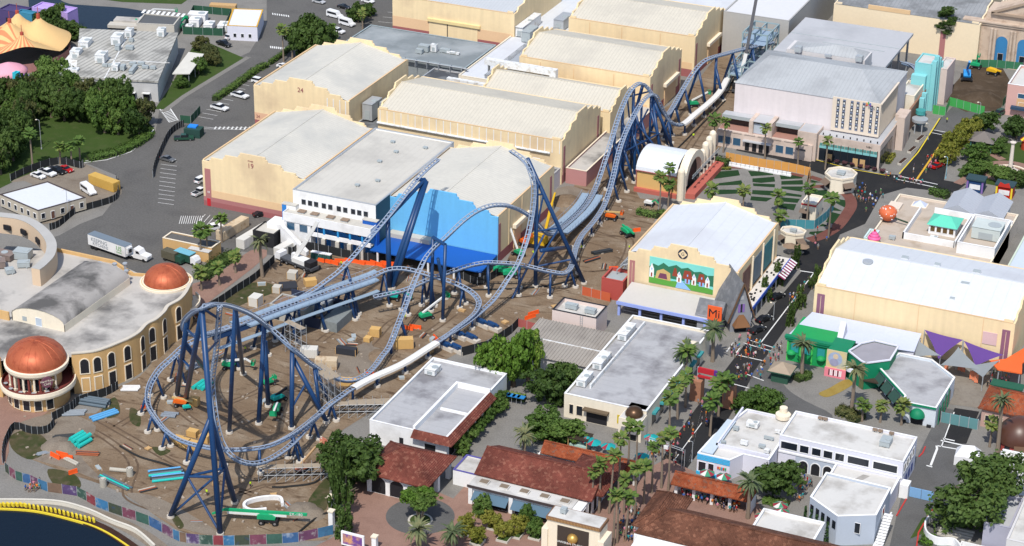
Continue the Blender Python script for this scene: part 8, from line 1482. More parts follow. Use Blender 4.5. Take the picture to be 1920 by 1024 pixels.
# ------------------------------------------------ vehicles
TYRE=mat('tyre_rubber',(.015,.015,.016),.8,.1,3,obj=True); RIM=mat('wheel_rim',(.35,.35,.36),.4,.1,3,metal=.5,obj=True); HEADL=mat('headlamp_lens',(.75,.75,.72),.2,.02,3,obj=True); TAILL=mat('tail_lamp',(.35,.01,.01),.3,.02,3,obj=True); VGL=glass('vehicle_glass',(.012,.015,.02))
def paint(name,c): return mat('paint_'+name,c,.3,.03,1,spec=.55,obj=True,fine=.01)
def extr(b,prof,w0,w1=None,inset=None):
 n=len(prof); hw=inset or [w0/2]*n; vs=[(x,-h,z) for (x,z),h in zip(prof,hw)]+[(x,h,z) for (x,z),h in zip(prof,hw)]
 b.add(vs,[tuple(range(n)),tuple(reversed(range(n,2*n)))]+[((i+1)%n,i,n+i,n+(i+1)%n) for i in range(n)])
VP={}
def vproto(kind):
 if kind in VP: return VP[kind]
 P={'sedan':dict(L=4.7,W=1.82,body=[(-2.35,.35),(2.3,.3),(2.36,.62),(2.1,.8),(.95,.95),(-1.6,1.0),(-2.3,.95)],cab=[(1.0,.93),(.25,1.42),(-.95,1.45),(-1.75,.98)],wb=1.4),
  'suv':dict(L=4.8,W=1.9,body=[(-2.4,.4),(2.35,.35),(2.42,.8),(2.2,1.0),(1.1,1.1),(-2.3,1.12),(-2.42,.8)],cab=[(1.15,1.08),(.45,1.7),(-2.0,1.74),(-2.36,1.1)],wb=1.45),
  'pickup':dict(L=5.8,W=1.98,body=[(-2.9,.5),(2.85,.45),(2.92,.9),(2.7,1.08),(1.4,1.16),(-2.9,1.16)],cab=[(1.45,1.12),(.75,1.82),(-.75,1.84),(-.95,1.14)],wb=1.85,bed=1),
  'van':dict(L=5.9,W=2.05,body=[(-2.95,.45),(2.8,.4),(2.95,.85),(2.75,1.15),(1.9,1.3),(1.2,2.35),(-2.8,2.5),(-2.95,2.3)],cab=None,wb=1.9)}[kind]
 W=P['W']; d={}; b=MB(); n=len(P['body'])
 extr(b,P['body'],W,inset=[W/2*(.93 if z>1.9 else 1.0) for x,z in P['body']]); d['body']=b
 if P['cab']:
  b=MB(); extr(b,P['cab'],W,inset=[W/2*.94,W/2*.78,W/2*.78,W/2*.94]); d['windows']=b; c=P['cab']; b=MB(); b.box(c[2][0]+.05,-W*.39,c[1][1],c[1][0]-.05,W*.39,c[2][1]+.05); d['roof']=b
 else:
  b=MB(); b.add([(1.86,-.85,1.36),(1.86,.85,1.36),(1.26,.82,2.2),(1.26,-.82,2.2)],[(0,1,2,3)]);
  for s in (-1,1): b.add([(x,s*(W/2*.985+.01),z) for x,z in ((1.5,1.35),(1.15,2.1),(-2.5,2.15),(-2.5,1.4))],[(0,1,2,3) if s<0 else (3,2,1,0)])
  b.add([(-2.98,-.8,1.4),(-2.98,-.8,2.1),(-2.98,.8,2.1),(-2.98,.8,1.4)],[(0,1,2,3)]); d['windows']=b
 if P.get('bed'): b=MB(); b.box(-2.8,-W*.42,1.165,-1.05,W*.42,1.175); d['truck_bed']=b
 b=MB(); b.tube([(0,-.12,0),(0,.12,0)],.36,12); d['wheel']=b; d['P']=P
 L=P['L']; b=MB(); b.box(L/2-.06,-.22,-.09,L/2+.03,.22,.09); d['headlight']=b; b=MB(); b.box(-L/2-.04,-.14,-.12,-L/2+.04,.14,.12); d['tail_light']=b
 M={'body':None,'windows':VGL,'roof':None,'truck_bed':DARK,'wheel':TYRE,'headlight':HEADL,'tail_light':TAILL}
 for k in list(d):
  if k=='P': continue
  me=mk(d[k],k); me.materials.append(M[k]); d[k]=me
 b=MB(); b.tube([(0,-.13,0),(0,.13,0)],.2,10); me=mk(b,'rim'); me.materials.append(RIM); d['rim']=me; VP[kind]=d; return d
PC={'white':paint('white',(.76,.76,.76)),'black':paint('black',(.012,.012,.014)),'red':paint('red',(.45,.01,.01)),'silver':paint('silver',(.45,.46,.47)),'green':paint('dark_green',(.02,.07,.045)),'grey':paint('grey',(.12,.125,.13))}
def vehicle(kind,px,py,rz,col,label,group=None,p=None):
 d=vproto(kind); p=p or at(px,py); nm={'sedan':'parked_car','suv':'parked_car','pickup':'pickup_truck','van':'van'}[kind]; t=thing(nm,label,{'sedan':'car','suv':'car','pickup':'pickup','van':'van'}[kind],(p.x,p.y,.05),group,R(rz)); P=d['P']
 obj('body',d['body'],PC[col],t,local=True)
 obj('windows',d['windows'],None,t,local=True)
 if 'roof' in d: obj('roof',d['roof'],PC[col],t,local=True)
 if 'truck_bed' in d: obj('truck_bed',d['truck_bed'],None,t,local=True)
 for x in (-P['wb'],P['wb']):
  for y in (-1,1): o=obj('wheel',d['wheel'],None,t,local=True); o.location=(x,y*(P['W']/2-.1),.36); q=obj('rim',d['rim'],None,o,local=True)
 for y in (-1,1): o=obj('headlight',d['headlight'],None,t,local=True); o.location=(0,y*P['W']*.34,.72); o=obj('tail_light',d['tail_light'],None,t,local=True); o.location=(0,y*P['W']*.4,.85)
 return t
for k,x,y,a,c,l in (('pickup',450,183,-8,'white','white pickup in the middle of the row beside the hedge'),('pickup',412,206,-8,'white','white pickup nearest the guard booth in the hedge row'),('suv',486,156,-5,'white','white car beside the tan stage wall'),('sedan',532,128,-8,'white','white saloon on the lane behind the stage corner'),('van',651,48,-12,'white','white passenger van parked left of the small palm'),('van',628,33,-10,'white','white cargo van in the far parking bays'),('suv',634,62,-10,'white','white estate car parked near the stage back wall'),('sedan',645,16,-8,'black','black car in the far parking bays'),('sedan',598,6,-8,'silver','silver car at the top edge of the parking lot'),('sedan',690,5,-8,'white','white car at the top right of the parking lot'),
 ('pickup',420,86,-18,'black','black pickup beside the small lawn trees'),('suv',434,72,75,'white','white pickup-sized car by the white store'),('sedan',72,333,-12,'white','white car left of four on the gravel court'),('pickup',89,328,-12,'white','white pickup second of four on the gravel court'),('pickup',107,324,-12,'black','black pickup third of four on the gravel court'),('sedan',124,321,-12,'red','red car right of four on the gravel court'),('van',166,362,-28,'white','white passenger van beside the site office'),('pickup',400,432,58,'white','white pickup behind the ochre store'),('pickup',376,364,80,'white','white pickup at the maroon corner of the tan stage'),('suv',379,341,80,'white','white car behind the pickup at the maroon stage corner'),('sedan',315,302,-8,'grey','dark utility cart on the lot beside the screen fence'),('pickup',345,263,30,'green','dark green pickup beside the guard booth'),('sedan',490,405,50,'black','black cart at the foot of the tan stage wall'),
 ('sedan',1432,602,66,'black','black vintage car parked at the theatre kerb'),('sedan',1420,622,66,'black','black car nearest the storybook shop kerb'),('sedan',1456,560,66,'black','dark car farther up the theatre kerb'),('sedan',1757,314,66,'red','red car parked by the blue lamp post'),('suv',1878,214,66,'green','dark green truck beside the dig fence')): vehicle(k,x,y,a,c,l)
# articulated lorry
def lorry():
 a,c=at(172,462),at(243,487); ang=math.atan2(c.y-a.y,c.x-a.x); p=(a+c)/2; t=thing('semi_trailer','white articulated lorry trailer with dark grey top in the yard','trailer',(p.x,p.y,0),None,ang)
 L=13.4; b=MB(); b.box(-L/2,-1.3,1.15,L/2,1.3,4.0); obj('box',b,WHITEW,t,local=True); b=MB(); b.box(-L/2-.02,-1.32,4.0,L/2+.02,1.32,4.1); obj('roof',b,mat('grey_blue_roof',(.16,.20,.24),.5,.06,.4),t,local=True)
 b=MB(); b.box(L/2,-.9,1.9,L/2+.6,.9,3.6); obj('chiller',b,HVAC,t,local=True); b=MB(); b.box(L/2+.6,-.5,2.2,L/2+.66,.5,3.2); obj('grille',b,DARK,t,local=True)
 b=MB(); b.box(-L/2+.4,-1.1,.75,L/2-.5,1.1,1.15); obj('chassis',b,DARK,t,local=True)
 for x in (-L/2+1.2,-L/2+2.5):
  for y in (-1.05,1.05): b=MB(); b.tube([(x,y-.22,.5),(x,y+.22,.5)],.5,12); obj('wheel',b,TYRE,t,local=True)
 o=text('US',1.7,mat('logo_green',(.10,.33,.06)),(0,0,0),FS,None); o.parent=t; o.location=(L/2-2.2,-1.33,2.9); o=text('FOODS',.55,mat('logo_green',(.10,.33,.06)),(0,0,0),FS,None); o.parent=t; o.location=(L/2-2.2,-1.33,1.8)
 o=text('KEEPING',1.5,mat('print_slate',(.25,.28,.32)),(0,0,0),FS,None); o.parent=t; o.location=(-2.6,-1.33,3.0); o=text('KITCHENS',1.2,mat('print_slate',(.25,.28,.32)),(0,0,0),FS,None); o.parent=t; o.location=(-2.2,-1.33,1.9)
 q=at(262,486); t=thing('lorry_cab','white long-nosed lorry tractor hitched to the trailer','lorry',(q.x,q.y,0),None,ang+.12); b=MB()
 extr(b,[(-3.2,.6),(3.1,.6),(3.2,1.5),(2.9,1.75),(1.2,1.95),(.7,2.9),(-.9,3.3),(-1.1,1.2),(-3.2,1.1)],2.3); obj('body',b,PC['white'],t,local=True); b=MB(); b.add([(1.16,-1.0,2.0),(1.16,1.0,2.0),(.74,.95,2.8),(.74,-.95,2.8)],[(0,1,2,3)]); b.add([(1.0,-1.16,2.0),(.6,-1.16,2.75),(-.3,-1.16,2.75),(-.3,-1.16,2.0)],[(0,1,2,3)]); obj('windows',b,VGL,t,local=True)
 for x in (2.1,-1.6,-2.7):
  for y in (-1.0,1.0): b=MB(); b.tube([(x,y-.2,.5),(x,y+.2,.5)],.5,12); obj('wheel',b,TYRE,t,local=True)
 for y in (-.8,.8): b=MB(); b.box(3.15,y-.2,.95,3.24,y+.2,1.2); obj('headlight',b,HEADL,t,local=True)
lorry()
p=at(325,490); t=thing('box_truck','dark flatbed truck with slatted sides beside the copper dome','truck',(p.x,p.y,0),None,R(-10))
b=MB(); b.box(-3,-1.2,.8,1.6,1.2,2.9); obj('box',b,mat('dark_slat_box',(.10,.09,.06),.7,.3,2,obj=True),t,local=True); b=MB(); extr(b,[(1.7,.6),(3.6,.6),(3.6,1.5),(3.0,2.4),(1.7,2.4)],2.2); obj('cab',b,PC['green'],t,local=True)
for x in (-2,2.6):
 for y in (-1,1): b=MB(); b.tube([(x,y-.15,.45),(x,y+.15,.45)],.45,10); obj('wheel',b,TYRE,t,local=True)
p=at(352,492); t=thing('box_truck','green box truck with pale blue roof beside the slatted one','truck',(p.x,p.y,0),None,R(-10)); b=MB(); b.box(-3.4,-1.2,.7,1.8,1.2,2.8); obj('box',b,PC['green'],t,local=True); b=MB(); b.box(-3.5,-1.3,2.8,1.9,1.3,2.95); obj('roof',b,mat('pale_turquoise_roof',(.16,.42,.52),.6,.05,1,obj=True),t,local=True); b=MB(); extr(b,[(1.9,.6),(3.6,.6),(3.6,1.5),(3.0,2.4),(1.9,2.4)],2.2); obj('cab',b,PC['white'],t,local=True)
for x in (-2.2,2.6):
 for y in (-1,1): b=MB(); b.tube([(x,y-.15,.45),(x,y+.15,.45)],.45,10); obj('wheel',b,TYRE,t,local=True)
# ------------------------------------------------ cranes, lifts, site plant
GRNM=mat('machine_green',(.015,.33,.14),.45,.08,1,obj=True); TEALM=mat('machine_teal',(.01,.42,.36),.45,.08,1,obj=True); ORGM=mat('machine_orange',(.70,.13,.015),.45,.08,1,obj=True); SALM=mat('machine_salmon',(.62,.23,.15),.5,.08,1,obj=True); YELM=mat('machine_yellow',(.70,.42,.02),.45,.08,1,obj=True); BLUM=mat('machine_blue',(.02,.25,.60),.45,.08,1,obj=True); WBOOM=mat('boom_white',(.70,.70,.68),.45,.05,1,obj=True)
def lift(px,py,rz,m,label,boom,bm=WBOOM,s=1,cat='boom lift',basket=True,name='boom_lift',body='low'):
 p=at(px,py); t=thing(name,label,cat,(p.x,p.y,.05),None,R(rz)); t.scale=(s,s,s)
 b=MB(); b.box(-1.5,-.75,.45,1.5,.75,.85); obj('chassis',b,DARK,t,local=True)
 for x in (-1.15,1.15):
  for y in (-1,1): b=MB(); b.tube([(x,y-.2,.5),(x,y+.2,.5)],.5,12); w_=obj('wheel',b,TYRE,t,local=True); b=MB(); b.tube([(x,y*1.21,.5),(x,y*1.24,.5)],.22,8); obj('hub',b,RIM,w_,local=True)
 b=MB(); extr(b,[(-1.9,.95),(1.1,.95),(1.2,1.3),(.6,1.75),(-1.3,1.9),(-1.9,1.6)],1.5); obj('counterweight',b,m,t,local=True)
 for k,(a,c) in enumerate(zip(boom,boom[1:])): b=MB(); b.beam((a[0],0,a[1]),(c[0],0,c[1]),.42-.07*k,.42-.07*k); obj('boom' if k==0 else 'boom_arm',b,bm,t,local=True)
 if basket: x,z=boom[-1]; b=MB(); b.box(x,-.8,z-.5,x+.8,.8,z-.4); b.box(x,-.8,z-.5,x+.06,.8,z+.5); b.box(x+.74,-.8,z-.5,x+.8,.8,z+.5); b.box(x,-.8,z+.42,x+.8,-.74,z+.5); b.box(x,.74,z+.42,x+.8,.8,z+.5); obj('basket',b,m,t,local=True)
 return t
lift(800,598,55,GRNM,'green boom lift with white boom under the portal frame',[(-1.2,1.9),(5.4,5.2)]); lift(738,562,15,TEALM,'teal boom lift beside the low curve',[(-1,1.9),(2.8,2.2),(4,1.6)],TEALM); lift(432,692,15,GRNM,'green boom lift folded low behind the tall tower',[(-1,2),(3.8,3.0),(5.2,2.2)]); lift(519,775,-70,GRNM,'green boom lift facing the camera between the blue columns',[(-1.2,2),(4.2,2.4)]); lift(523,752,70,TEALM,'teal-green telehandler behind the green lift',[(-1,1.8),(2.5,2.4)],DARK,basket=False)
lift(342,762,10,ORGM,'orange telehandler with tan boom inside the ring',[(-2.4,2.0),(2.6,1.6)],mat('boom_tan',(.55,.38,.16),.5,.08,1,obj=True),basket=False); lift(352,768,40,TEALM,'small teal compressor cart inside the ring',[(-.6,1.6),(.6,1.7)],TEALM,.6,'compressor',False,'compressor_cart')
lift(570,884,70,SALM,'salmon-red boom lift with tan arm at the dirt edge',[(-1,2),(3.2,4.4),(5.4,5.2)],mat('boom_tan2',(.42,.27,.14),.5,.1,1,obj=True)); lift(1176,442,-35,GRNM,'green telehandler in the middle of the upper dirt',[(-2.2,2.0),(2.8,1.6)],GRNM,1.1,basket=False); lift(1147,412,5,ORGM,'orange boom lift with folded tan boom on the upper dirt',[(-2.4,2.2),(2.6,2.6)],mat('boom_tan',(.55,.38,.16)),.95); lift(1218,386,0,WBOOM,'small white and green digger beside the bandshell',[(.8,1.6),(2,2.6),(3.2,1.4)],GRNM,.8,'digger',False,'mini_digger')
lift(1302,200,30,GRNM,'green boom lift under the corridor track',[(-1,2),(4,4.6)],WBOOM,1.0); lift(1355,66,40,GRNM,'green boom lift far up the corridor',[(-1,2),(3,2.8)],GRNM); lift(940,515,20,GRNM,'green telehandler pair below the second spike, left machine',[(-1,2),(2.4,2.4)],GRNM,1.1,basket=False); lift(958,520,30,GRNM,'green telehandler pair below the second spike, right machine',[(-1,2),(2.4,2.6)],GRNM,1.1,basket=False)
lift(985,462,-30,ORGM,'orange boom lift at the foot of the second spike',[(-1,2),(1.6,3.8)],ORGM); lift(972,480,152,GRNM,'green articulated lift raised against the maroon stage base',[(.5,1.8),(4.6,8.2),(6.6,5.0)],WBOOM); lift(505,722,60,GRNM,'small green lift behind the scaffold',[(-.6,1.6),(1.4,2.2)],GRNM,.8); lift(340,55,100,GRNM,'green boom lift at the warehouse back corner',[(-1,2),(3,2.6)],GRNM,1.1); lift(262,46,40,GRNM,'long-armed green lift over the waterside block',[(0,2),(5,5),(12,4)],WBOOM,1)
lift(1812,150,-75,BLUM,'bright blue telehandler raised in the dig site',[(-1,2.2),(3.6,5.4)],BLUM,1.5,basket=False); lift(1770,168,20,WBOOM,'small white loader in the dig site',[(-.6,1.6),(1.8,1.2)],DARK,.9,'loader',False,'skid_loader'); lift(1862,140,-10,YELM,'yellow loader at the back of the dig site',[(-1,1.8),(2.4,1.4)],YELM,1.1,'loader',False,'wheel_loader'); lift(1830,128,0,GRNM,'green scissor lift at the back of the dig site',[(0,1.8),(.1,4.4)],GRNM,1.0)
# long green boom lift with lettering, lying low by the hoarding
p=at(505,975); q=at(545,968); t=lift(505,980,18,GRNM,'very long green and white boom lift lying low beside the hoarding',[(-7.5,2.0),(6.4,2.0)],GRNM,1.25,basket=False)
b=MB(); b.box(-7,-.28,1.35,3,-.24,1.8); obj('boom_stripe',b,WBOOM,t,local=True); o=text('SX-180',.75,WBOOM,(0,0,0),FS,None); o.parent=t; o.location=(4.6,-.26,2.0); b=MB(); b.beam((-7.5,0,2),(-9.6,0,1.0),.3); obj('jib',b,GRNM,t,local=True)
def mobile_crane(px,py,rz,boom,lab,deck=True,bm=WBOOM,s=1):
 p=at(px,py); t=thing('mobile_crane',lab,'crane',(p.x,p.y,.05),None,R(rz)); t.scale=(s,s,s); b=MB(); b.box(-6,-1.35,.75,5.4,1.35,1.5); obj('chassis',b,mat('crane_grey',(.07,.075,.085),.5,.1,1,obj=True),t,local=True)
 b=MB(); extr(b,[(5.4,.7),(7.4,.7),(7.4,1.7),(6.9,2.6),(5.4,2.6)],2.6); obj('cab',b,PC['white'],t,local=True); b=MB(); b.add([(7.42,-1.1,1.7),(7.42,1.1,1.7),(6.95,1.05,2.5),(6.95,-1.05,2.5)],[(0,1,2,3)]); obj('windscreen',b,VGL,t,local=True)
 for x in (-5,-3.4,-.2,3,4.8):
  for y in (-1.2,1.2): b=MB(); b.tube([(x,y-.22,.6),(x,y+.22,.6)],.6,12); w_=obj('wheel',b,TYRE,t,local=True); b=MB(); b.tube([(x,y*1.19,.6),(x,y*1.22,.6)],.3,8); obj('hub',b,RIM,w_,local=True)
 b=MB(); b.box(-3.4,-1.3,1.5,1.2,1.3,2.7); obj('turntable',b,WBOOM,t,local=True); b=MB(); extr(b,[(.2,1.6),(2.2,1.6),(2.0,3.4),(.5,3.4)],1.0); obj('operator_cab',b,PC['white'],t,local=True); b=MB(); b.box(-5.6,-1.35,1.6,-3.4,1.35,3.0); obj('counterweight',b,DARK,t,local=True)
 for k,(a,c) in enumerate(zip(boom,boom[1:])): b=MB(); b.beam(a,c,1.0-.16*k,1.1-.18*k); obj('boom_section',b,bm if not isinstance(bm,list) else bm[k],t,local=True)
 for y in (-2.6,2.6):
  for x in (-5.2,3.9): b=MB(); b.beam((x,0,.9),(x,y,.9),.3); b.beam((x,y,.9),(x,y,.1),.25); b.box(x-.4,y-.4,0,x+.4,y+.4,.1); obj('outrigger',b,DARK,t,local=True)
 return t
t=mobile_crane(560,500,164,[(1.0,0,2.6),(-2.2,-1.2,8),(-5,-2.4,13.5)],'white mobile crane with raised telescopic boom in front of the office bays'); b=MB(); b.beam((-4.8,-2.4,13.4),(-5.2,-2.2,4),.1); obj('hook_line',b,METAL,t,local=True)
mobile_crane(1385,165,100,[(0,0,2.4),(1.6,-1.5,11),(5,-3.4,30)],'mobile crane with tall dark boom beside the grey tower block',bm=[WBOOM,mat('boom_dark',(.10,.10,.11),.5)])
p=at(1012,462); t=thing('crawler_crane','yellow crawler crane with upright boom behind the second spike','crane',(p.x,p.y,0)); b=MB(); b.box(-2.2,-2,.0,2.2,-1.2,1); b.box(-2.2,1.2,0,2.2,2,1); obj('tracks',b,DARK,t,local=True); b=MB(); b.box(-2.4,-1.4,1,1.8,1.4,3.2); obj('house',b,YELM,t,local=True); b=MB(); b.beam((1,0,2),(2.4,2.0,12),.7); obj('boom',b,YELM,t,local=True); b=MB(); b.beam((2.4,2,12),(3.0,2.6,15),.45); obj('boom_tip',b,YELM,t,local=True)
# ------------------------------------------------ stacks and site clutter
PG=mat('grey_pipe',(.22,.25,.28),.5,.08,1); PT_=mat('teal_pipe',(.02,.45,.40),.5,.06,1); PBL=mat('light_blue_pipe',(.10,.33,.60),.5,.06,1); PBK=mat('black_pipe',(.03,.033,.036),.5,.1,1); PS=mat('slate_duct',(.10,.135,.165),.5,.08,1)
def pipes(px,py,n,L,r,rz,ms,lab,layers=1,gap=1.05):
 p=at(px,py); t=thing('pipe_stack',lab,'pipe stack',(p.x,p.y,0),None,R(rz)); k=0
 for l in range(layers):
  for i in range(n-l): y=(i-(n-l-1)/2)*2*r*gap; z=r+l*r*1.75; dx=random.uniform(-.3,.3); b=MB(); b.tube([(-L/2+dx,y,z),(L/2+dx,y,z)],r,10); obj('pipe',b,ms[k%len(ms)],t,local=True); k+=1
 return t
random.seed(17)
pipes(175,757,4,7.5,.38,8,[PS],'stack of slate-blue ducts beside the rotunda fence',2); pipes(140,776,4,5,.3,30,[PG],'bundle of pale grey pipes near the rotunda fence'); pipes(196,780,3,6.5,.32,62,[PBL],'three bright blue pipes beside the dirt track',1,1.3); pipes(312,892,8,7,.3,38,[PT_,PS,PBK,PBL],'row of teal, black and blue pipes near the tall tower'); pipes(215,905,3,9,.22,-14,[PS,PT_],'slate and teal pipes laid toward the hoarding',1,1.4); pipes(245,730,4,4,.3,25,[mat('white_pipe',(.6,.6,.6))],'white pipes beside the rotunda foot'); pipes(150,830,4,4,.5,80,[PT_],'pile of large teal fittings on the dirt',2); pipes(380,725,3,4,.5,85,[PT_],'upright teal hoses beside the tower foot'); pipes(135,867,2,4.2,.28,-15,[mat('concrete_pipe',(.42,.39,.33))],'two concrete pipes on the sand'); pipes(85,850,3,4,.2,50,[PG],'small bundle of grey planks on the sand'); pipes(228,885,1,5,.45,15,[mat('concrete_pipe',(.42,.39,.33))],'single concrete pipe beside the manhole ring'); pipes(1128,474,4,5.5,.2,48,[PBK],'stack of black pipes on the upper dirt',2); pipes(715,552,2,6,.35,35,[PG],'two grey pipes lying by the spike feet'); pipes(1110,488,3,5,.25,60,[PBK,mat('rust_pipe',(.30,.09,.04))],'rusty and black pipes beside the upper dirt track')
pipes(360,690,4,3,.3,60,[mat('grey_sheet_pile',(.20,.23,.27))],'grey sheet stack behind the ring'); pipes(318,780,3,3.4,.35,15,[mat('grey_sheet_pile',(.20,.23,.27))],'low grey sheet stack inside the ring',1); pipes(120,820,4,4.4,.22,35,[PBK],'black steel beams on the sand'); pipes(165,852,4,5,.18,20,[mat('rust_pipe',(.30,.09,.04)),PBK],'heap of rusty rebar on the dirt',2)
def crate(px,py,lx,ly,h,rz,m,lab,group=None):
 p=at(px,py); t=thing('crate',lab,'crate',(p.x,p.y,0),group,R(rz)); b=MB(); b.box(-lx/2,-ly/2,.12,lx/2,ly/2,h); obj('box',b,m,t,local=True)
 for y in (-.4,.4): b=MB(); b.box(-lx/2,y*ly-.1,0,lx/2,y*ly+.1,.12); obj('runner',b,WOOD,t,local=True)
 for x in (-lx/2,lx/2):
  for y in (-ly/2,ly/2): b=MB(); b.box(x-.07,y-.07,.12,x+.07,y+.07,h+.03); obj('corner_batten',b,WOOD,t,local=True)
WD2=mat('new_plywood',(.58,.36,.13),.8,.1,1.5)
for i,(x,y,lx,ly,h,rz) in enumerate(((704,630,2.4,1.8,2.2,10),(757,652,4.5,2,2.6,30),(335,832,2,1.6,1.8,0),(348,838,2.2,1.8,1.9,0),(362,842,2.2,1.8,1.9,0),(362,818,2.4,1.6,1.6,0),(385,828,2.2,1.8,1.8,0),(650,722,3,1.6,1.6,10),(664,722,3,1.6,1.5,10),(365,760,2,1.6,2,10),(582,535,3,2,1.8,40),(690,640,1.6,1.6,1.2,0))): crate(x,y,lx,ly,h,rz,WD2,'plywood crate standing on the construction dirt','plywood crates on the dirt')
def obarrier(px,py,L,rz,lab='orange plastic barrier standing on the dirt'):
 p=at(px,py); t=thing('plastic_barrier',lab,'barrier',(p.x,p.y,0),'orange barriers on the site',R(rz)); b=MB(); extr(b,[(-L/2,0),(L/2,0),(L/2,.3),(L/2,1.0),(-L/2,1.0),(-L/2,.3)],.55,inset=[.3,.3,.2,.1,.1,.2]); obj('block',b,ORANGE,t,local=True); b=MB(); b.box(-L/2+.2,-.32,0,-L/2+.5,.32,.12); b.box(L/2-.5,-.32,0,L/2-.2,.32,.12); obj('feet',b,ORANGE,t,local=True)
for x,y,L,a in ((600,490,3,-8),(612,492,3,-8),(626,495,3,-10),(642,492,4,20),(660,492,4,5),(672,494,4,-5),(690,496,4,8),(706,497,4,-10),(718,500,3,-40),(730,497,4,10),(764,618,3,5),(779,616,3,8),(817,637,2.5,-40),(117,855,3,0),(104,858,3,-15),(125,860,3,10),(1194,434,2,40),(1150,506,2.4,30),(1000,590,3.2,60),(994,597,3.2,60),(137,888,2,60),(272,764,2.4,80),(697,705,2.6,30)): obarrier(x,y,L,a)
for i in range(5):
 p=at(588+i*7.4,486+i*1.3); t=thing('portable_toilet','dark green portable toilet with white roof by the office fence','portable toilet',(p.x,p.y,0),'portable toilets in a row',R(0)); b=MB(); b.box(-.55,-.55,0,.55,.55,2.1); obj('cabin',b,mat('toilet_green',(.015,.07,.06),.6,.08,1,obj=True),t,local=True); b=MB(); b.box(-.58,-.58,2.1,.58,.58,2.3); obj('roof',b,PC['white'],t,local=True); b=MB(); b.box(-.4,-.58,.1,.4,-.55,1.9); obj('door',b,mat('toilet_door',(.025,.10,.085),.6,.05,1,obj=True),t,local=True)
# huts and enclosures inside the site
BLK=mat('grey_blockwork',(.40,.385,.345),.9,.08,.5)
t=flatbuild('control_hut','block-built control hut with brown flat roof under the launch straight',-43.5,-34,-49,-42.6,4,BLK,mat('brown_roof_felt',(.22,.145,.10),.9,.1,.5),par=.25); win(t,'S',-41.6,.2,1.4,2.2,-49,DARK,None,'door'); win(t,'E',-46,.2,1.6,2.6,-34,HVACG,None,'door'); equip(-38,-45.5,3.8,1.2,.9,.3,'white vent on the brown control hut roof',WHITEW,group=None,grille=False,cat='roof vent',name='roof_vent')
t=thing('screened_yard','dark-screened machinery yard beside the control hut','enclosure',(-30,-42,0)); NV=mat('navy_panel',(.03,.04,.075),.7,.1,.6)
for q in ((-34,-49,-29.6,-48.8),(-29.7,-48.8,-29.5,-37),(-44,-37.2,-29.5,-37)): b=MB(); b.box(q[0],q[1],0,q[2],q[3],2.8); obj('screen_panel',b,NV,t)
b=MB(); b.box(-29.4,-48.9,0,-25,-40,2.6); obj('mesh_cage',b,mat('grey_mesh_cage',(.20,.22,.22),.8,.25,1.5),t)
t=thing('scaffold_stack','stack of white-wrapped scaffold bundles beside the screened yard','scaffold',(-33,-39,0))
for i in range(5): b=MB(); b.obox((-37+i*2.2,-39.5,0),1.8,3.4,1.2+.8*(i%3),R(5)); obj('bundle',b,mat('wrapped_grey',(.42,.42,.40),.7,.25,1.5),t)
def scaffold(px,py,nx,ny,nz,sx,sz,rz,lab):
 p=at(px,py); t=thing('scaffold',lab,'scaffold',(p.x,p.y,0),None,R(rz))
 for i in range(nx+1):
  for j in range(ny+1): b=MB(); b.tube([(i*sx,j*1.6,0),(i*sx,j*1.6,nz*sz+.8)],.06,5); obj('upright',b,METAL,t,local=True)
 for k in range(1,nz+1):
  for j in range(ny+1): b=MB(); b.tube([(0,j*1.6,k*sz),(nx*sx,j*1.6,k*sz)],.05,5); obj('ledger',b,METAL,t,local=True)
  for i in range(nx): b=MB(); b.tube([(i*sx,0,(k-1)*sz),((i+1)*sx,0,k*sz)],.04,4); obj('diagonal',b,METAL,t,local=True)
 b=MB(); b.box(0,0,nz*sz,nx*sx,ny*1.6,nz*sz+.08); obj('deck',b,mat('weathered_boards',(.33,.27,.20),.85,.2,1,obj=True),t,local=True)
scaffold(535,660,3,1,4,2,2,-20,'scaffold stair tower under the launch straight'); scaffold(582,745,4,2,4,2,2,-30,'dense scaffold beneath the dip near the blue legs'); scaffold(620,785,7,1,2,2,1.7,27,'long scaffold walkway under the lower white-wrapped run'); scaffold(485,905,8,1,2,1.9,1.7,28,'timber-topped scaffold walkway under the ring front'); scaffold(650,770,6,1,1,2,1.8,30,'low scaffold beside the white tiled shop'); scaffold(20,640,2,2,3,1.6,1.7,0,'scaffold against the rotunda roof edge')
container('cream site container beside the scaffold',tuple(at(612,690))[:2],R(20),5.2,2.4,2.4,CRMC); container('pale container behind the dip of the track',tuple(at(580,668))[:2],R(20),4,2.4,2.2,WHC)
crate(650,664,5,1.6,1.8,8,mat('dark_skip',(.03,.032,.04)),'dark covered skip beside the control hut'); crate(480,572,2.6,3,2.6,0,WHC,'tall cream site shed beside the green verge'); crate(549,522,2.4,2.2,2,10,CONCW,'grey concrete box behind the crane'); crate(520,548,2,2,1.8,10,CONCW,'grey wrapped block near the cream shed'); crate(540,540,4.5,4,.9,35,mat('dark_skip',(.03,.032,.04)),'dark rubbish skip with blue tarp near the crane')
for x,y,l in ((244,892,'tall'),(194,912,'short')): p=at(x,y); s=thing('manhole_ring',l+' concrete manhole cylinder on the dirt','manhole ring',(p.x,p.y,0)); b=MB(); b.rev((p.x,p.y,0),[(.75,0),(.75,1.9),(.55,1.9),(.55,1.2),(0,1.2)],16); obj('ring',b,mat('concrete_pipe',(.42,.39,.33)),s); b=MB(); b.cyl((p.x,p.y,1.9),.45,.12,10); obj('cap',b,CONCW,s)
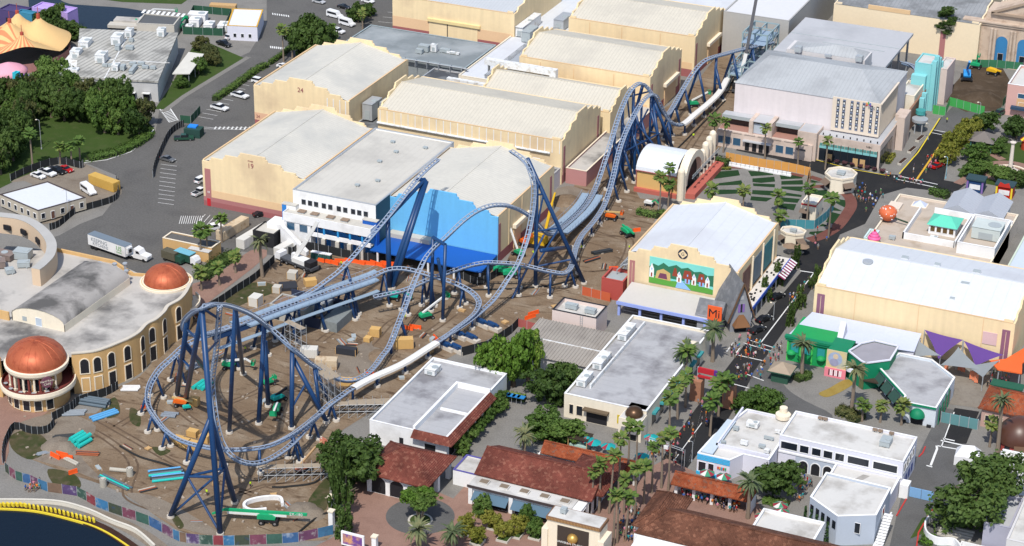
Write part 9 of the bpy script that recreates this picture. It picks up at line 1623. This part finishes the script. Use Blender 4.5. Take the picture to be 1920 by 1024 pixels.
t=thing('curved_barrier','white curved concrete bench wall beside the long green lift','bench wall',tuple(at(490,945))); b=MB(); b.ribbon(smooth(pl([(530,950),(524,938),(495,938),(465,945),(458,955),(472,962),(500,960)]),5),.6,0,1.0); obj('wall_body',b,WHITEW,t)
for pts in ([(225,838),(262,858),(310,872),(350,888)],[(600,820),(608,840),(600,900),(540,914),(510,915)],[(620,960),(590,975),(560,1000)],[(865,545),(960,543),(1040,535),(1085,520)],[(1260,290),(1310,240),(1360,190)]):
 p=at(*pts[0]); s=thing('silt_sock','black silt sock snaking over the dirt','silt barrier',(p.x,p.y,0),'silt socks on the dirt'); b=MB(); b.tube([q+Vector((0,0,.2)) for q in smooth(pl(pts),5)],.25,6); obj('sock',b,mat('black_sock',(.02,.02,.02)),s)
rdm=random.Random(23); b=MB()
for _ in range(900):
 x,y=rdm.uniform(20,1250),rdm.uniform(380,1010)
 if not inpoly(x,y,dirt): continue
 p=at(x,y); s_=rdm.uniform(.12,.5); b.obox((p.x,p.y,0),s_*rdm.uniform(1,2.4),s_,s_*rdm.uniform(.3,.9),rdm.uniform(0,3))
obj('rubble',b,mat('rubble_mix',(.36,.30,.24),.9,.5,.8),kind='stuff',label='rubble and scraps scattered over the construction dirt',cat='rubble')
for i,(x,y,r_,h) in enumerate(((112,838,4.2,1.7),(565,958,3.5,1.4),(586,965,3,1.0),(720,668,4,1.0),(1062,378,4.5,1.6),(1200,480,4,.9),(640,470,0,0))):
 if not r_: continue
 p=at(x,y); b=MB(); b.rev((p.x,p.y,0),[(r_,0),(r_*.75,h*.45),(r_*.4,h*.85),(0,h)],22)
 for q in b.v: k=noise.noise(q*.6+Vector((i*9,0,0))); q.z=max(-.02,q.z*(1+.5*k)); q.x+=k*.7*(r_/4); q.y+=noise.noise(q*.5)*.6
 b.sm=True; obj('soil_heap',b,PALED if i<3 else DIRT,label='low heap of '+('pale sand' if i<3 else 'brown soil')+(' beside the teal fittings',' by the long green lift',' near the columnar trees',' beside the hut track',' at the corridor mouth',' left of the theatre')[i],cat='soil heap')
RUT=ground_mat('rutted_soil',(.20,.135,.09),(.26,.18,.12),(.31,.225,.155),.3,.8,bump=.1); rdm=random.Random(8)
for q in ([(160,800),(210,830),(250,870),(240,930),(300,960)],[(190,790),(260,830),(330,870),(400,900),(480,930)],[(420,760),(470,740),(520,720),(560,735),(600,720)],[(640,700),(700,640),(740,600),(790,590)],[(600,640),(640,620),(700,660),(680,690)],[(690,700),(750,640),(800,625),(850,590)],[(420,800),(480,770),(540,790),(560,830)],[(310,740),(350,780),(380,800)],[(1080,420),(1130,440),(1180,450),(1160,500),(1100,510)],[(1040,480),(1090,450),(1140,400)],[(1290,280),(1330,220),(1380,150)],[(540,545),(560,520),(620,500),(680,510)],[(930,560),(1000,555),(1060,540)],[(440,930),(500,910),(560,900),(590,860)],[(220,800),(280,760),(300,720)]):
 P_=smooth(pl(q),6)
 for s in (-.85,.85):
  b=MB(); b.ribbon([p+Vector((s,s*.5,0)) for p in P_],.5,.052); obj('tyre_rut',b,RUT,kind='structure')
for i in range(46):
 while True:
  x,y=rdm.uniform(110,1240),rdm.uniform(420,1000)
  if inpoly(x,y,dirt): break
 k=i%4; l=' scrap pile lying on the construction dirt'
 if k<2: pipes(x,y,rdm.randint(2,4),rdm.uniform(2,4.5),rdm.uniform(.1,.22),rdm.uniform(0,180),[(PG,PBK)[k],MATS['rust_pipe'],MATS['concrete_pipe']],('grey','black')[k]+' pipe'+l)
 else: crate(x,y,rdm.uniform(1,2.2),rdm.uniform(.8,1.4),rdm.uniform(.3,1),rdm.uniform(0,180),(WOOD,HVACG)[k-2],('timber','grey')[k-2]+' pallet'+l)
# ------------------------------------------------ entrance arch, parasols, lamps, signs
def parasol(px,py,cs,lab,group=None,r=1.7,h=2.7):
 p=at(px,py); t=thing('parasol',lab,'parasol',(p.x,p.y,0),group); b=MB(); b.cyl((p.x,p.y,0),.06,h,6); obj('pole',b,METAL,t); b=MB(); b.cyl((p.x,p.y,.72),.6,.06,12); obj('table_top',b,CONCW,t)
 for k in range(8): a0,a1=R(45*k),R(45*k+45); b=MB(); b.add([(p.x,p.y,h+.5),(p.x+r*math.cos(a0),p.y+r*math.sin(a0),h-.25),(p.x+r*math.cos(a1),p.y+r*math.sin(a1),h-.25)],[(0,1,2)]); obj('canopy_panel',b,cs[k%len(cs)],t)
TQP=mat('parasol_teal',(.01,.32,.32)); RDP=mat('parasol_maroon',(.28,.03,.05)); WHP=mat('parasol_white',(.62,.62,.58)); GNP=mat('parasol_green',(.05,.25,.14)); BRP=mat('parasol_brown',(.26,.18,.12))
for x,y in ((1113,848),(1140,855),(1220,838),(1203,874),(1100,842)): parasol(x,y,[TQP,TQP,RDP],'teal and maroon parasol on the square behind the arcade','teal parasols behind the arcade')
for x,y,l in ((1325,905,'left of two behind the crowded arcade'),(1356,912,'right of two behind the crowded arcade'),(1464,978,'on the court by the annex'),(1428,988,'half hidden by the brown roof'),(1462,966,'beside the annex wall')): parasol(x,y,[GNP,RDP,WHP],'green, maroon and white parasol '+l)
for x,y in ((1480,477),(1503,478)): parasol(x,y,[BRP],'brown parasol beside the cream kiosk near the theatre','brown parasols by the kiosk',2.0)
for i in range(6):
 p=at(932+i*9,752+i*1.8); s=thing('blue_umbrella_table','small blue square sunshade along the green hedge','sunshade',(p.x,p.y,0),'blue sunshades along the hedge'); b=MB(); b.box(p.x-.9,p.y-.7,2.2,p.x+.9,p.y+.7,2.35); obj('shade',b,mat('shade_blue',(.02,.20,.50)),s); b=MB(); b.cyl((p.x,p.y,0),.06,2.2,6); obj('pole',b,METAL,s)
# arch over the street
a,c=at(1306,748),at(1366,762); t=thing('street_arch','red and purple banner arch on brick pillars spanning the street','arch',((a.x+c.x)/2,(a.y+c.y)/2,0))
for p in (a,c): b=MB(); b.box(p.x-1.3,p.y-1.3,0,p.x+1.3,p.y+1.3,5.2); obj('brick_pillar',b,mat('terracotta_pillar',(.36,.17,.10),.9,.1,.6),t)
for z,m in ((5.4,mat('arch_red',(.45,.02,.03))),(7.0,mat('arch_dark',(.05,.015,.02)))):
 for k in range(6): p,q=a.lerp(c,k/6),a.lerp(c,(k+1)/6); b=MB(); b.beam(Vector((p.x,p.y,z+.7)),Vector((q.x,q.y,z+.7)),.5,1.3 if z>6 else .5); obj('banner_panel',b,(mat('arch_red',(.45,.02,.03)) if k<3 else mat('arch_purple',(.10,.03,.22))) if z>6 else m,t)
d=(c-a).normalized()
for p in (a,c): b=MB(); b.tube([(p.x,p.y,5.2),(p.x,p.y,8.4)],.2,6); obj('mast',b,METAL,t)
t2=thing('truss_gate','grey metal truss gate before the entrance avenue','truss',tuple(at(1250,880))); a,c=at(1214,856),at(1280,880)
for p in (a,c):
 for dx in (-.3,.3): b=MB(); b.tube([(p.x+dx,p.y,0),(p.x+dx,p.y,5)],.07,5); obj('upright',b,METAL,t2)
for z in (4.5,5): b=MB(); b.tube([Vector((a.x,a.y,z)),Vector((c.x,c.y,z))],.07,5); obj('chord',b,METAL,t2)
for k in range(5): p=a.lerp(c,(k+.5)/5); b=MB(); b.box(p.x-.6,p.y-.3,3.6,p.x+.6,p.y+.3,4.4); obj('speaker_box',b,WHITEW if k in (0,2) else DARK,t2)
def lamp(px,py,h,lab,m=METAL,group='street lamps'):
 p=at(px,py); t=thing('street_lamp',lab,'street lamp',(p.x,p.y,0),group); b=MB(); b.tube([(p.x,p.y,0),(p.x,p.y,h)],.1,6,r1=.07); obj('pole',b,m,t); b=MB(); b.tube([(p.x,p.y,h),(p.x-.8,p.y-.3,h+.35)],.06,5); obj('arm',b,m,t); b=MB(); b.rev((p.x-.8,p.y-.3,h+.1),[(.0,.3),(.28,.1),(.22,-.05),(0,-.1)],8); obj('lamp_head',b,CREAMTRIM,t); b=MB(); b.cyl((p.x,p.y,0),.2,.5,8); obj('base',b,m,t)
for x,y,h,l in ((1352,560,5.5,'lamp post before the mural'),(1773,335,6.5,'pale blue lamp post at the upper crossing'),(1725,238,5,'lamp post on the pavement by the marquee'),(1740,262,5,'lamp post lower on the upper street pavement'),(128,408,8,'lamp post at the site office corner'),(1450,600,4.6,'lamp post at the theatre kerb'),(1297,866,5,'lamp post at the corner shop kerb'),(1836,222,5,'lamp post by the green hoarding'),(78,280,9,'lamp post on the left lawn'),(250,300,0,'')):
 if h: lamp(x,y,h,l,mat('lamp_blue',(.20,.42,.50)) if 'blue' in l else METAL,None)
p=at(662,1030); t=thing('poster_box','white framed illuminated poster panel at the bottom plaza edge','poster',(p.x,p.y,0)); b=MB(); b.box(p.x-2.6,p.y-.2,.6,p.x+2.6,p.y+.2,3.8); obj('frame',b,WHITEW,t); b=MB(); b.box(p.x-2.2,p.y-.24,1.0,p.x+2.2,p.y-.2,3.4); o=obj('print',b,mat('poster_print',(.16,.07,.28),.5,.5,.8,dirt=(.65,.35,.15),da=.4,ds=.7),t)
for x in (-1.2,1.2): b=MB(); b.box(p.x+x-.15,p.y-.15,0,p.x+x+.15,p.y+.15,.6); obj('leg',b,METAL,t)
for x,y,h in ((622,962,4),(622,985,3.4),(703,1030,3)): p=at(x,y); t=thing('gate_pillar','white stepped gate pillar at the edge of the dirt','pillar',(p.x,p.y,0),'white gate pillars by the dirt edge'); b=MB(); b.box(p.x-.5,p.y-.5,0,p.x+.5,p.y+.5,h); obj('shaft',b,WHITEW,t); b=MB(); b.box(p.x-.65,p.y-.65,h,p.x+.65,p.y+.65,h+.3); obj('cap',b,CREAMTRIM,t)
p=at(1088,838); t=thing('snack_cart','brown slatted pergola cart on the grey square','cart',(p.x,p.y,0));
for k in range(9): b=MB(); b.box(p.x-2.4,p.y-2+k*.45,2.8,p.x+2.4,p.y-1.8+k*.45,2.95); obj('slat',b,mat('dark_timber',(.05,.035,.025)),t)
b=MB(); b.box(p.x-2,p.y-1.6,0,p.x+2,p.y+1.4,1.2); obj('counter',b,mat('cart_teal',(.35,.50,.45)),t)
for x in (-2.2,2.2):
 for y in (-1.8,1.6): b=MB(); b.box(p.x+x-.08,p.y+y-.08,0,p.x+x+.08,p.y+y+.08,2.8); obj('post',b,WOOD,t)
p=at(1465,712); t=thing('gazebo_kiosk','pointed tan-roofed kiosk left of the green shop','kiosk',(p.x,p.y,0)); b=MB(); b.add([(p.x-2.8,p.y-2.6,3),(p.x+2.8,p.y-2.6,3),(p.x+2.8,p.y+2.6,3),(p.x-2.8,p.y+2.6,3),(p.x,p.y,4.8)],[(0,1,4),(1,2,4),(2,3,4),(3,0,4)]); obj('roof',b,mat('tan_shingle',(.34,.27,.20),.9,.15,.8),t); b=MB(); b.box(p.x-2.0,p.y-1.8,0,p.x+2.0,p.y+1.8,2.6); obj('booth',b,mat('dark_green_booth',(.03,.09,.06)),t); b=MB(); b.box(p.x-2.9,p.y-2.7,2.75,p.x+2.9,p.y+2.7,2.95); obj('fascia',b,mat('dark_green_booth',(.03,.09,.06)),t)
b=MB(); b.flat(smooth(pl([(1535,738),(1555,728),(1585,712),(1602,718),(1575,736),(1550,745)]),4,True),.05); obj('yellow_paving',b,ground_mat('yellow_paving_paint',(.55,.38,.09),(.60,.43,.12),(.50,.34,.08),.3,.8),kind='structure')
for i in range(8): p=at(1556+i*14,304+i*2.9); s=thing('flower_tub','round tub of dark red flowers along the glass shop pavement','flower tub',(p.x,p.y,0),'flower tubs along the glass shop'); b=MB(); b.rev((p.x,p.y,0),[(.5,0),(.75,.7),(.7,.7)],10); obj('tub',b,DARK,s); o=obj('flowers',CR[i%5],mat('dark_red_flowers',(.12,.05,.06),.8,.4,2),s,local=True); o.location=(0,0,.9); o.scale=(.9,.9,.7)
for x,y,n in ((1725,262,3),(1710,283,3),(1692,305,3)):
 p=at(x,y); s=thing('planter_bench','long pavement planter box beside the upper street','planter',(p.x,p.y,0),'planter boxes beside the upper street'); b=MB(); b.obox((p.x,p.y,0),1.2,4.6,.6,R(-8)); obj('box',b,CONCW,s); b=MB(); b.obox((p.x,p.y,.6),.9,4.2,.12,R(-8)); obj('soil',b,MULCH,s)
# stage numbers
text('19',2.0,MAROON,(-78.4,3.4,14.3),FS,T19,'stage_number'); text('STAGE',.55,MAROON,(-78.4,3.4,15.7),FS,T19,'stage_lettering'); text('24',2.0,MAROON,(-93.8,59.4,14.2),FS,T24,'stage_number'); text('24',1.3,MAROON,(-108.4,59.4,3.5),FS,T24,'stage_number'); text('18',.9,WHITEW,(-92,3.4,4.2),FS,T19,'stage_number')
# ------------------------------------------------ people
def person_meshes():
 out=[]
 for pose in range(3):
  st=(.12,.28,.02)[pose]; V=[(0,0,.95),(0,.01,1.2),(0,0,1.42),(0,-.01,1.52),(0,-.02,1.64),(0,-.02,1.76)]; E_=[(0,1),(1,2),(2,3),(3,4),(4,5)]; Rr=[.16,.14,.15,.06,.10,.085]
  def add(v,par,r): V.append(v); E_.append((par,len(V)-1)); Rr.append(r); return len(V)-1
  for s in (-1,1):
   f=st*s; h=add((s*.1,0,.90),0,.105); k=add((s*.11,-f*.55,.5),h,.075); a=add((s*.11,-f*.2 if f>0 else -f*1.1,.1),k,.05); add((s*.12,(-f*.2 if f>0 else -f*1.1)-.14,.05),a,.045)
   sh=add((s*.2,0,1.40),2,.065); el=add((s*.27,(.06+f*.4),1.14),sh,.05); ha=add((s*.25,(-.08+f*.6),.92),el,.04); add((s*.24,-.12+f*.6,.84),ha,.03)
  me=bpy.data.meshes.new('skin'); me.from_pydata(V,E_,[]); o=bpy.data.objects.new('tmp',me); COL.objects.link(o); m=o.modifiers.new('s','SKIN');
  for i,r in enumerate(Rr): me.skin_vertices[0].data[i].radius=(r,r); me.skin_vertices[0].data[i].use_root=(i==0)
  o.modifiers.new('u','SUBSURF').levels=1
  dg=bpy.context.evaluated_depsgraph_get(); me2=bpy.data.meshes.new_from_object(o.evaluated_get(dg)); me2.name='person'; bpy.data.objects.remove(o)
  for k in range(4): me2.materials.append(None)
  for f in me2.polygons:
   z=f.center.z; x=abs(f.center.x); y=f.center.y
   f.material_index=3 if z>1.70 or (z>1.60 and y>.0) else 2 if z>1.5 or (z<1.1 and x>.19) or .12<z<.48 and pose!=1 else 0 if z>.93 else 1; f.use_smooth=True
  out.append(me2)
 return out
PM=person_meshes()
SK=[mat('skin_tone_a',(.45,.27,.18),.6,.05,2,obj=True),mat('skin_tone_b',(.24,.13,.08),.6,.05,2,obj=True)]; HR=[mat('hair_dark',(.03,.02,.015),.7,.1,2,obj=True),mat('hair_brown',(.12,.07,.04),.7,.1,2,obj=True),mat('hat_white',(.6,.6,.58),.7,.1,2,obj=True)]
SH={'white':(.68,.68,.66),'black':(.02,.02,.022),'red':(.45,.02,.02),'blue':(.04,.12,.40),'grey':(.25,.26,.27),'teal':(.03,.30,.32),'pink':(.60,.22,.28),'orange':(.65,.20,.03),'navy':(.02,.03,.09),'green':(.06,.22,.07)}; SHM={k:mat('cloth_'+k,v,.85,.06,3,obj=True) for k,v in SH.items()}; PN=[mat('trousers_navy',(.03,.04,.08),.85,.06,3,obj=True),mat('shorts_khaki',(.30,.24,.16),.85,.06,3,obj=True),mat('trousers_black',(.02,.02,.02),.85,.06,3,obj=True)]
HIV=mat('hi_vis_vest',(.55,.75,.03),.7,.04,3,obj=True); rp=random.Random(77)
def person(px,py,label,group,shirt=None,face=None,p=None,s=1.0):
 p=p or at(px,py); k=shirt or rp.choice(list(SH)); o=bpy.data.objects.new('person',PM[rp.randrange(3)]); COL.objects.link(o); o.location=(p.x,p.y,.06); o.rotation_euler=(0,0,face if face is not None else rp.uniform(0,6.28)); q=s*rp.uniform(.93,1.04); o.scale=(q*1.05,q*1.05,q)
 for i,m in enumerate((HIV if k=='vest' else SHM[k],rp.choice(PN),rp.choice(SK),rp.choice(HR))): o.material_slots[i].link='OBJECT'; o.material_slots[i].material=m
 tag(o,label.replace('#','hi-vis' if k=='vest' else k),'person',group); return o
def crowd(poly,n,where,group,mind=4.5):
 n=int(n*1.5); pts=[]; xs=[a for a,_ in poly]; ys=[c for _,c in poly]; tr=0
 while len(pts)<n and tr<4000:
  tr+=1; x,y=rp.uniform(min(xs),max(xs)),rp.uniform(min(ys),max(ys))
  if inpoly(x,y,poly) and all((x-a)**2+(1.6*(y-c))**2>mind**2 for a,c in pts): pts.append((x,y))
 for x,y in pts: person(x,y,'person in # top '+where,group)
crowd([(1372,640),(1405,632),(1430,650),(1440,664),(1400,680),(1365,668)],26,'at the crossing before the storybook shop','people at the crossing'); crowd([(1380,690),(1440,690),(1430,715),(1375,716)],12,'on the lower striped crossing','people on the lower crossing'); crowd([(1290,770),(1345,735),(1370,745),(1325,800),(1290,830)],14,'walking under the street arch','people under the arch'); crowd([(1278,925),(1390,945),(1380,965),(1275,935)],40,'waiting under the tiled arcade','people at the arcade',4); crowd([(1225,840),(1290,850),(1270,880),(1215,865)],12,'on the square beside the truss gate','people by the truss gate'); crowd([(1160,960),(1190,935),(1205,960),(1185,1020),(1155,1024)],26,'on the entrance avenue below the palms','people on the avenue',4)
crowd([(1425,690),(1460,640),(1475,650),(1450,700)],12,'on the pavement left of the green shop','people by the green shop'); crowd([(1600,345),(1660,365),(1645,390),(1620,400),(1600,375)],16,'at the dark junction by the kiosk','people at the junction'); crowd([(1700,325),(1780,260),(1790,270),(1740,330)],12,'strolling on the upper street','people on the upper street'); crowd([(1475,560),(1530,520),(1500,570),(1480,590)],9,'crossing the theatre street','people on the theatre street'); crowd([(1495,905),(1520,890),(1525,930),(1490,945)],12,'in front of the three white arches','people before the arches'); crowd([(1250,820),(1290,800),(1280,840),(1245,850)],6,'beside the cream corner shop','people by the corner shop'); crowd([(1660,330),(1740,345),(1735,352),(1655,338)],8,'at the upper street crossing','people at the upper crossing'); crowd([(1520,410),(1590,375),(1600,400),(1560,450),(1530,480)],6,'walking down the dark street bend','people on the bend')
crowd([(1840,700),(1900,690),(1905,720),(1850,740)],10,'queueing under the orange banners','people at the stall'); crowd([(45,920),(75,905),(85,915),(55,930)],8,'standing on the promenade by the hoarding','people on the promenade'); crowd([(1000,870),(1040,880),(1080,895),(1010,890)],5,'under the tiled arcade behind the long building','people behind the long building')
for x,y in ((470,915),(388,930),(330,1008),(640,500),(1000,480),(760,600),(560,700),(460,660),(690,560),(1180,470),(1090,470),(868,560),(1300,260),(255,480),(1775,230)): person(x,y,'construction worker in # vest on the dirt' if y!=480 else 'worker in # vest beside the lorry cab','site workers',shirt='vest')
# ------------------------------------------------ labels: alike neighbours told apart by their order across the photo
from collections import defaultdict
bpy.context.view_layer.update(); dd=defaultdict(list)
for o in bpy.data.objects:
 if o.parent is None and 'label' in o: dd[o['label']].append(o)
def nth(i): return str(i)+('th' if 10<=i%100<=20 else {1:'st',2:'nd',3:'rd'}.get(i%10,'th'))
for l,os_ in dd.items():
 if len(os_)<2: continue
 os_.sort(key=lambda o:scr(o.matrix_world.translation if o.type=='EMPTY' or o.location.length>.1 else o.matrix_world@Vector(o.bound_box[0]))[0])
 for i,o in enumerate(os_):
  s='leftmost' if i==0 else 'rightmost' if i==len(os_)-1 else nth(i+1)+' from the left'
  w_=l.split(); o['label']=' '.join(w_[:16-len(s.split())]).rstrip(',')+', '+s
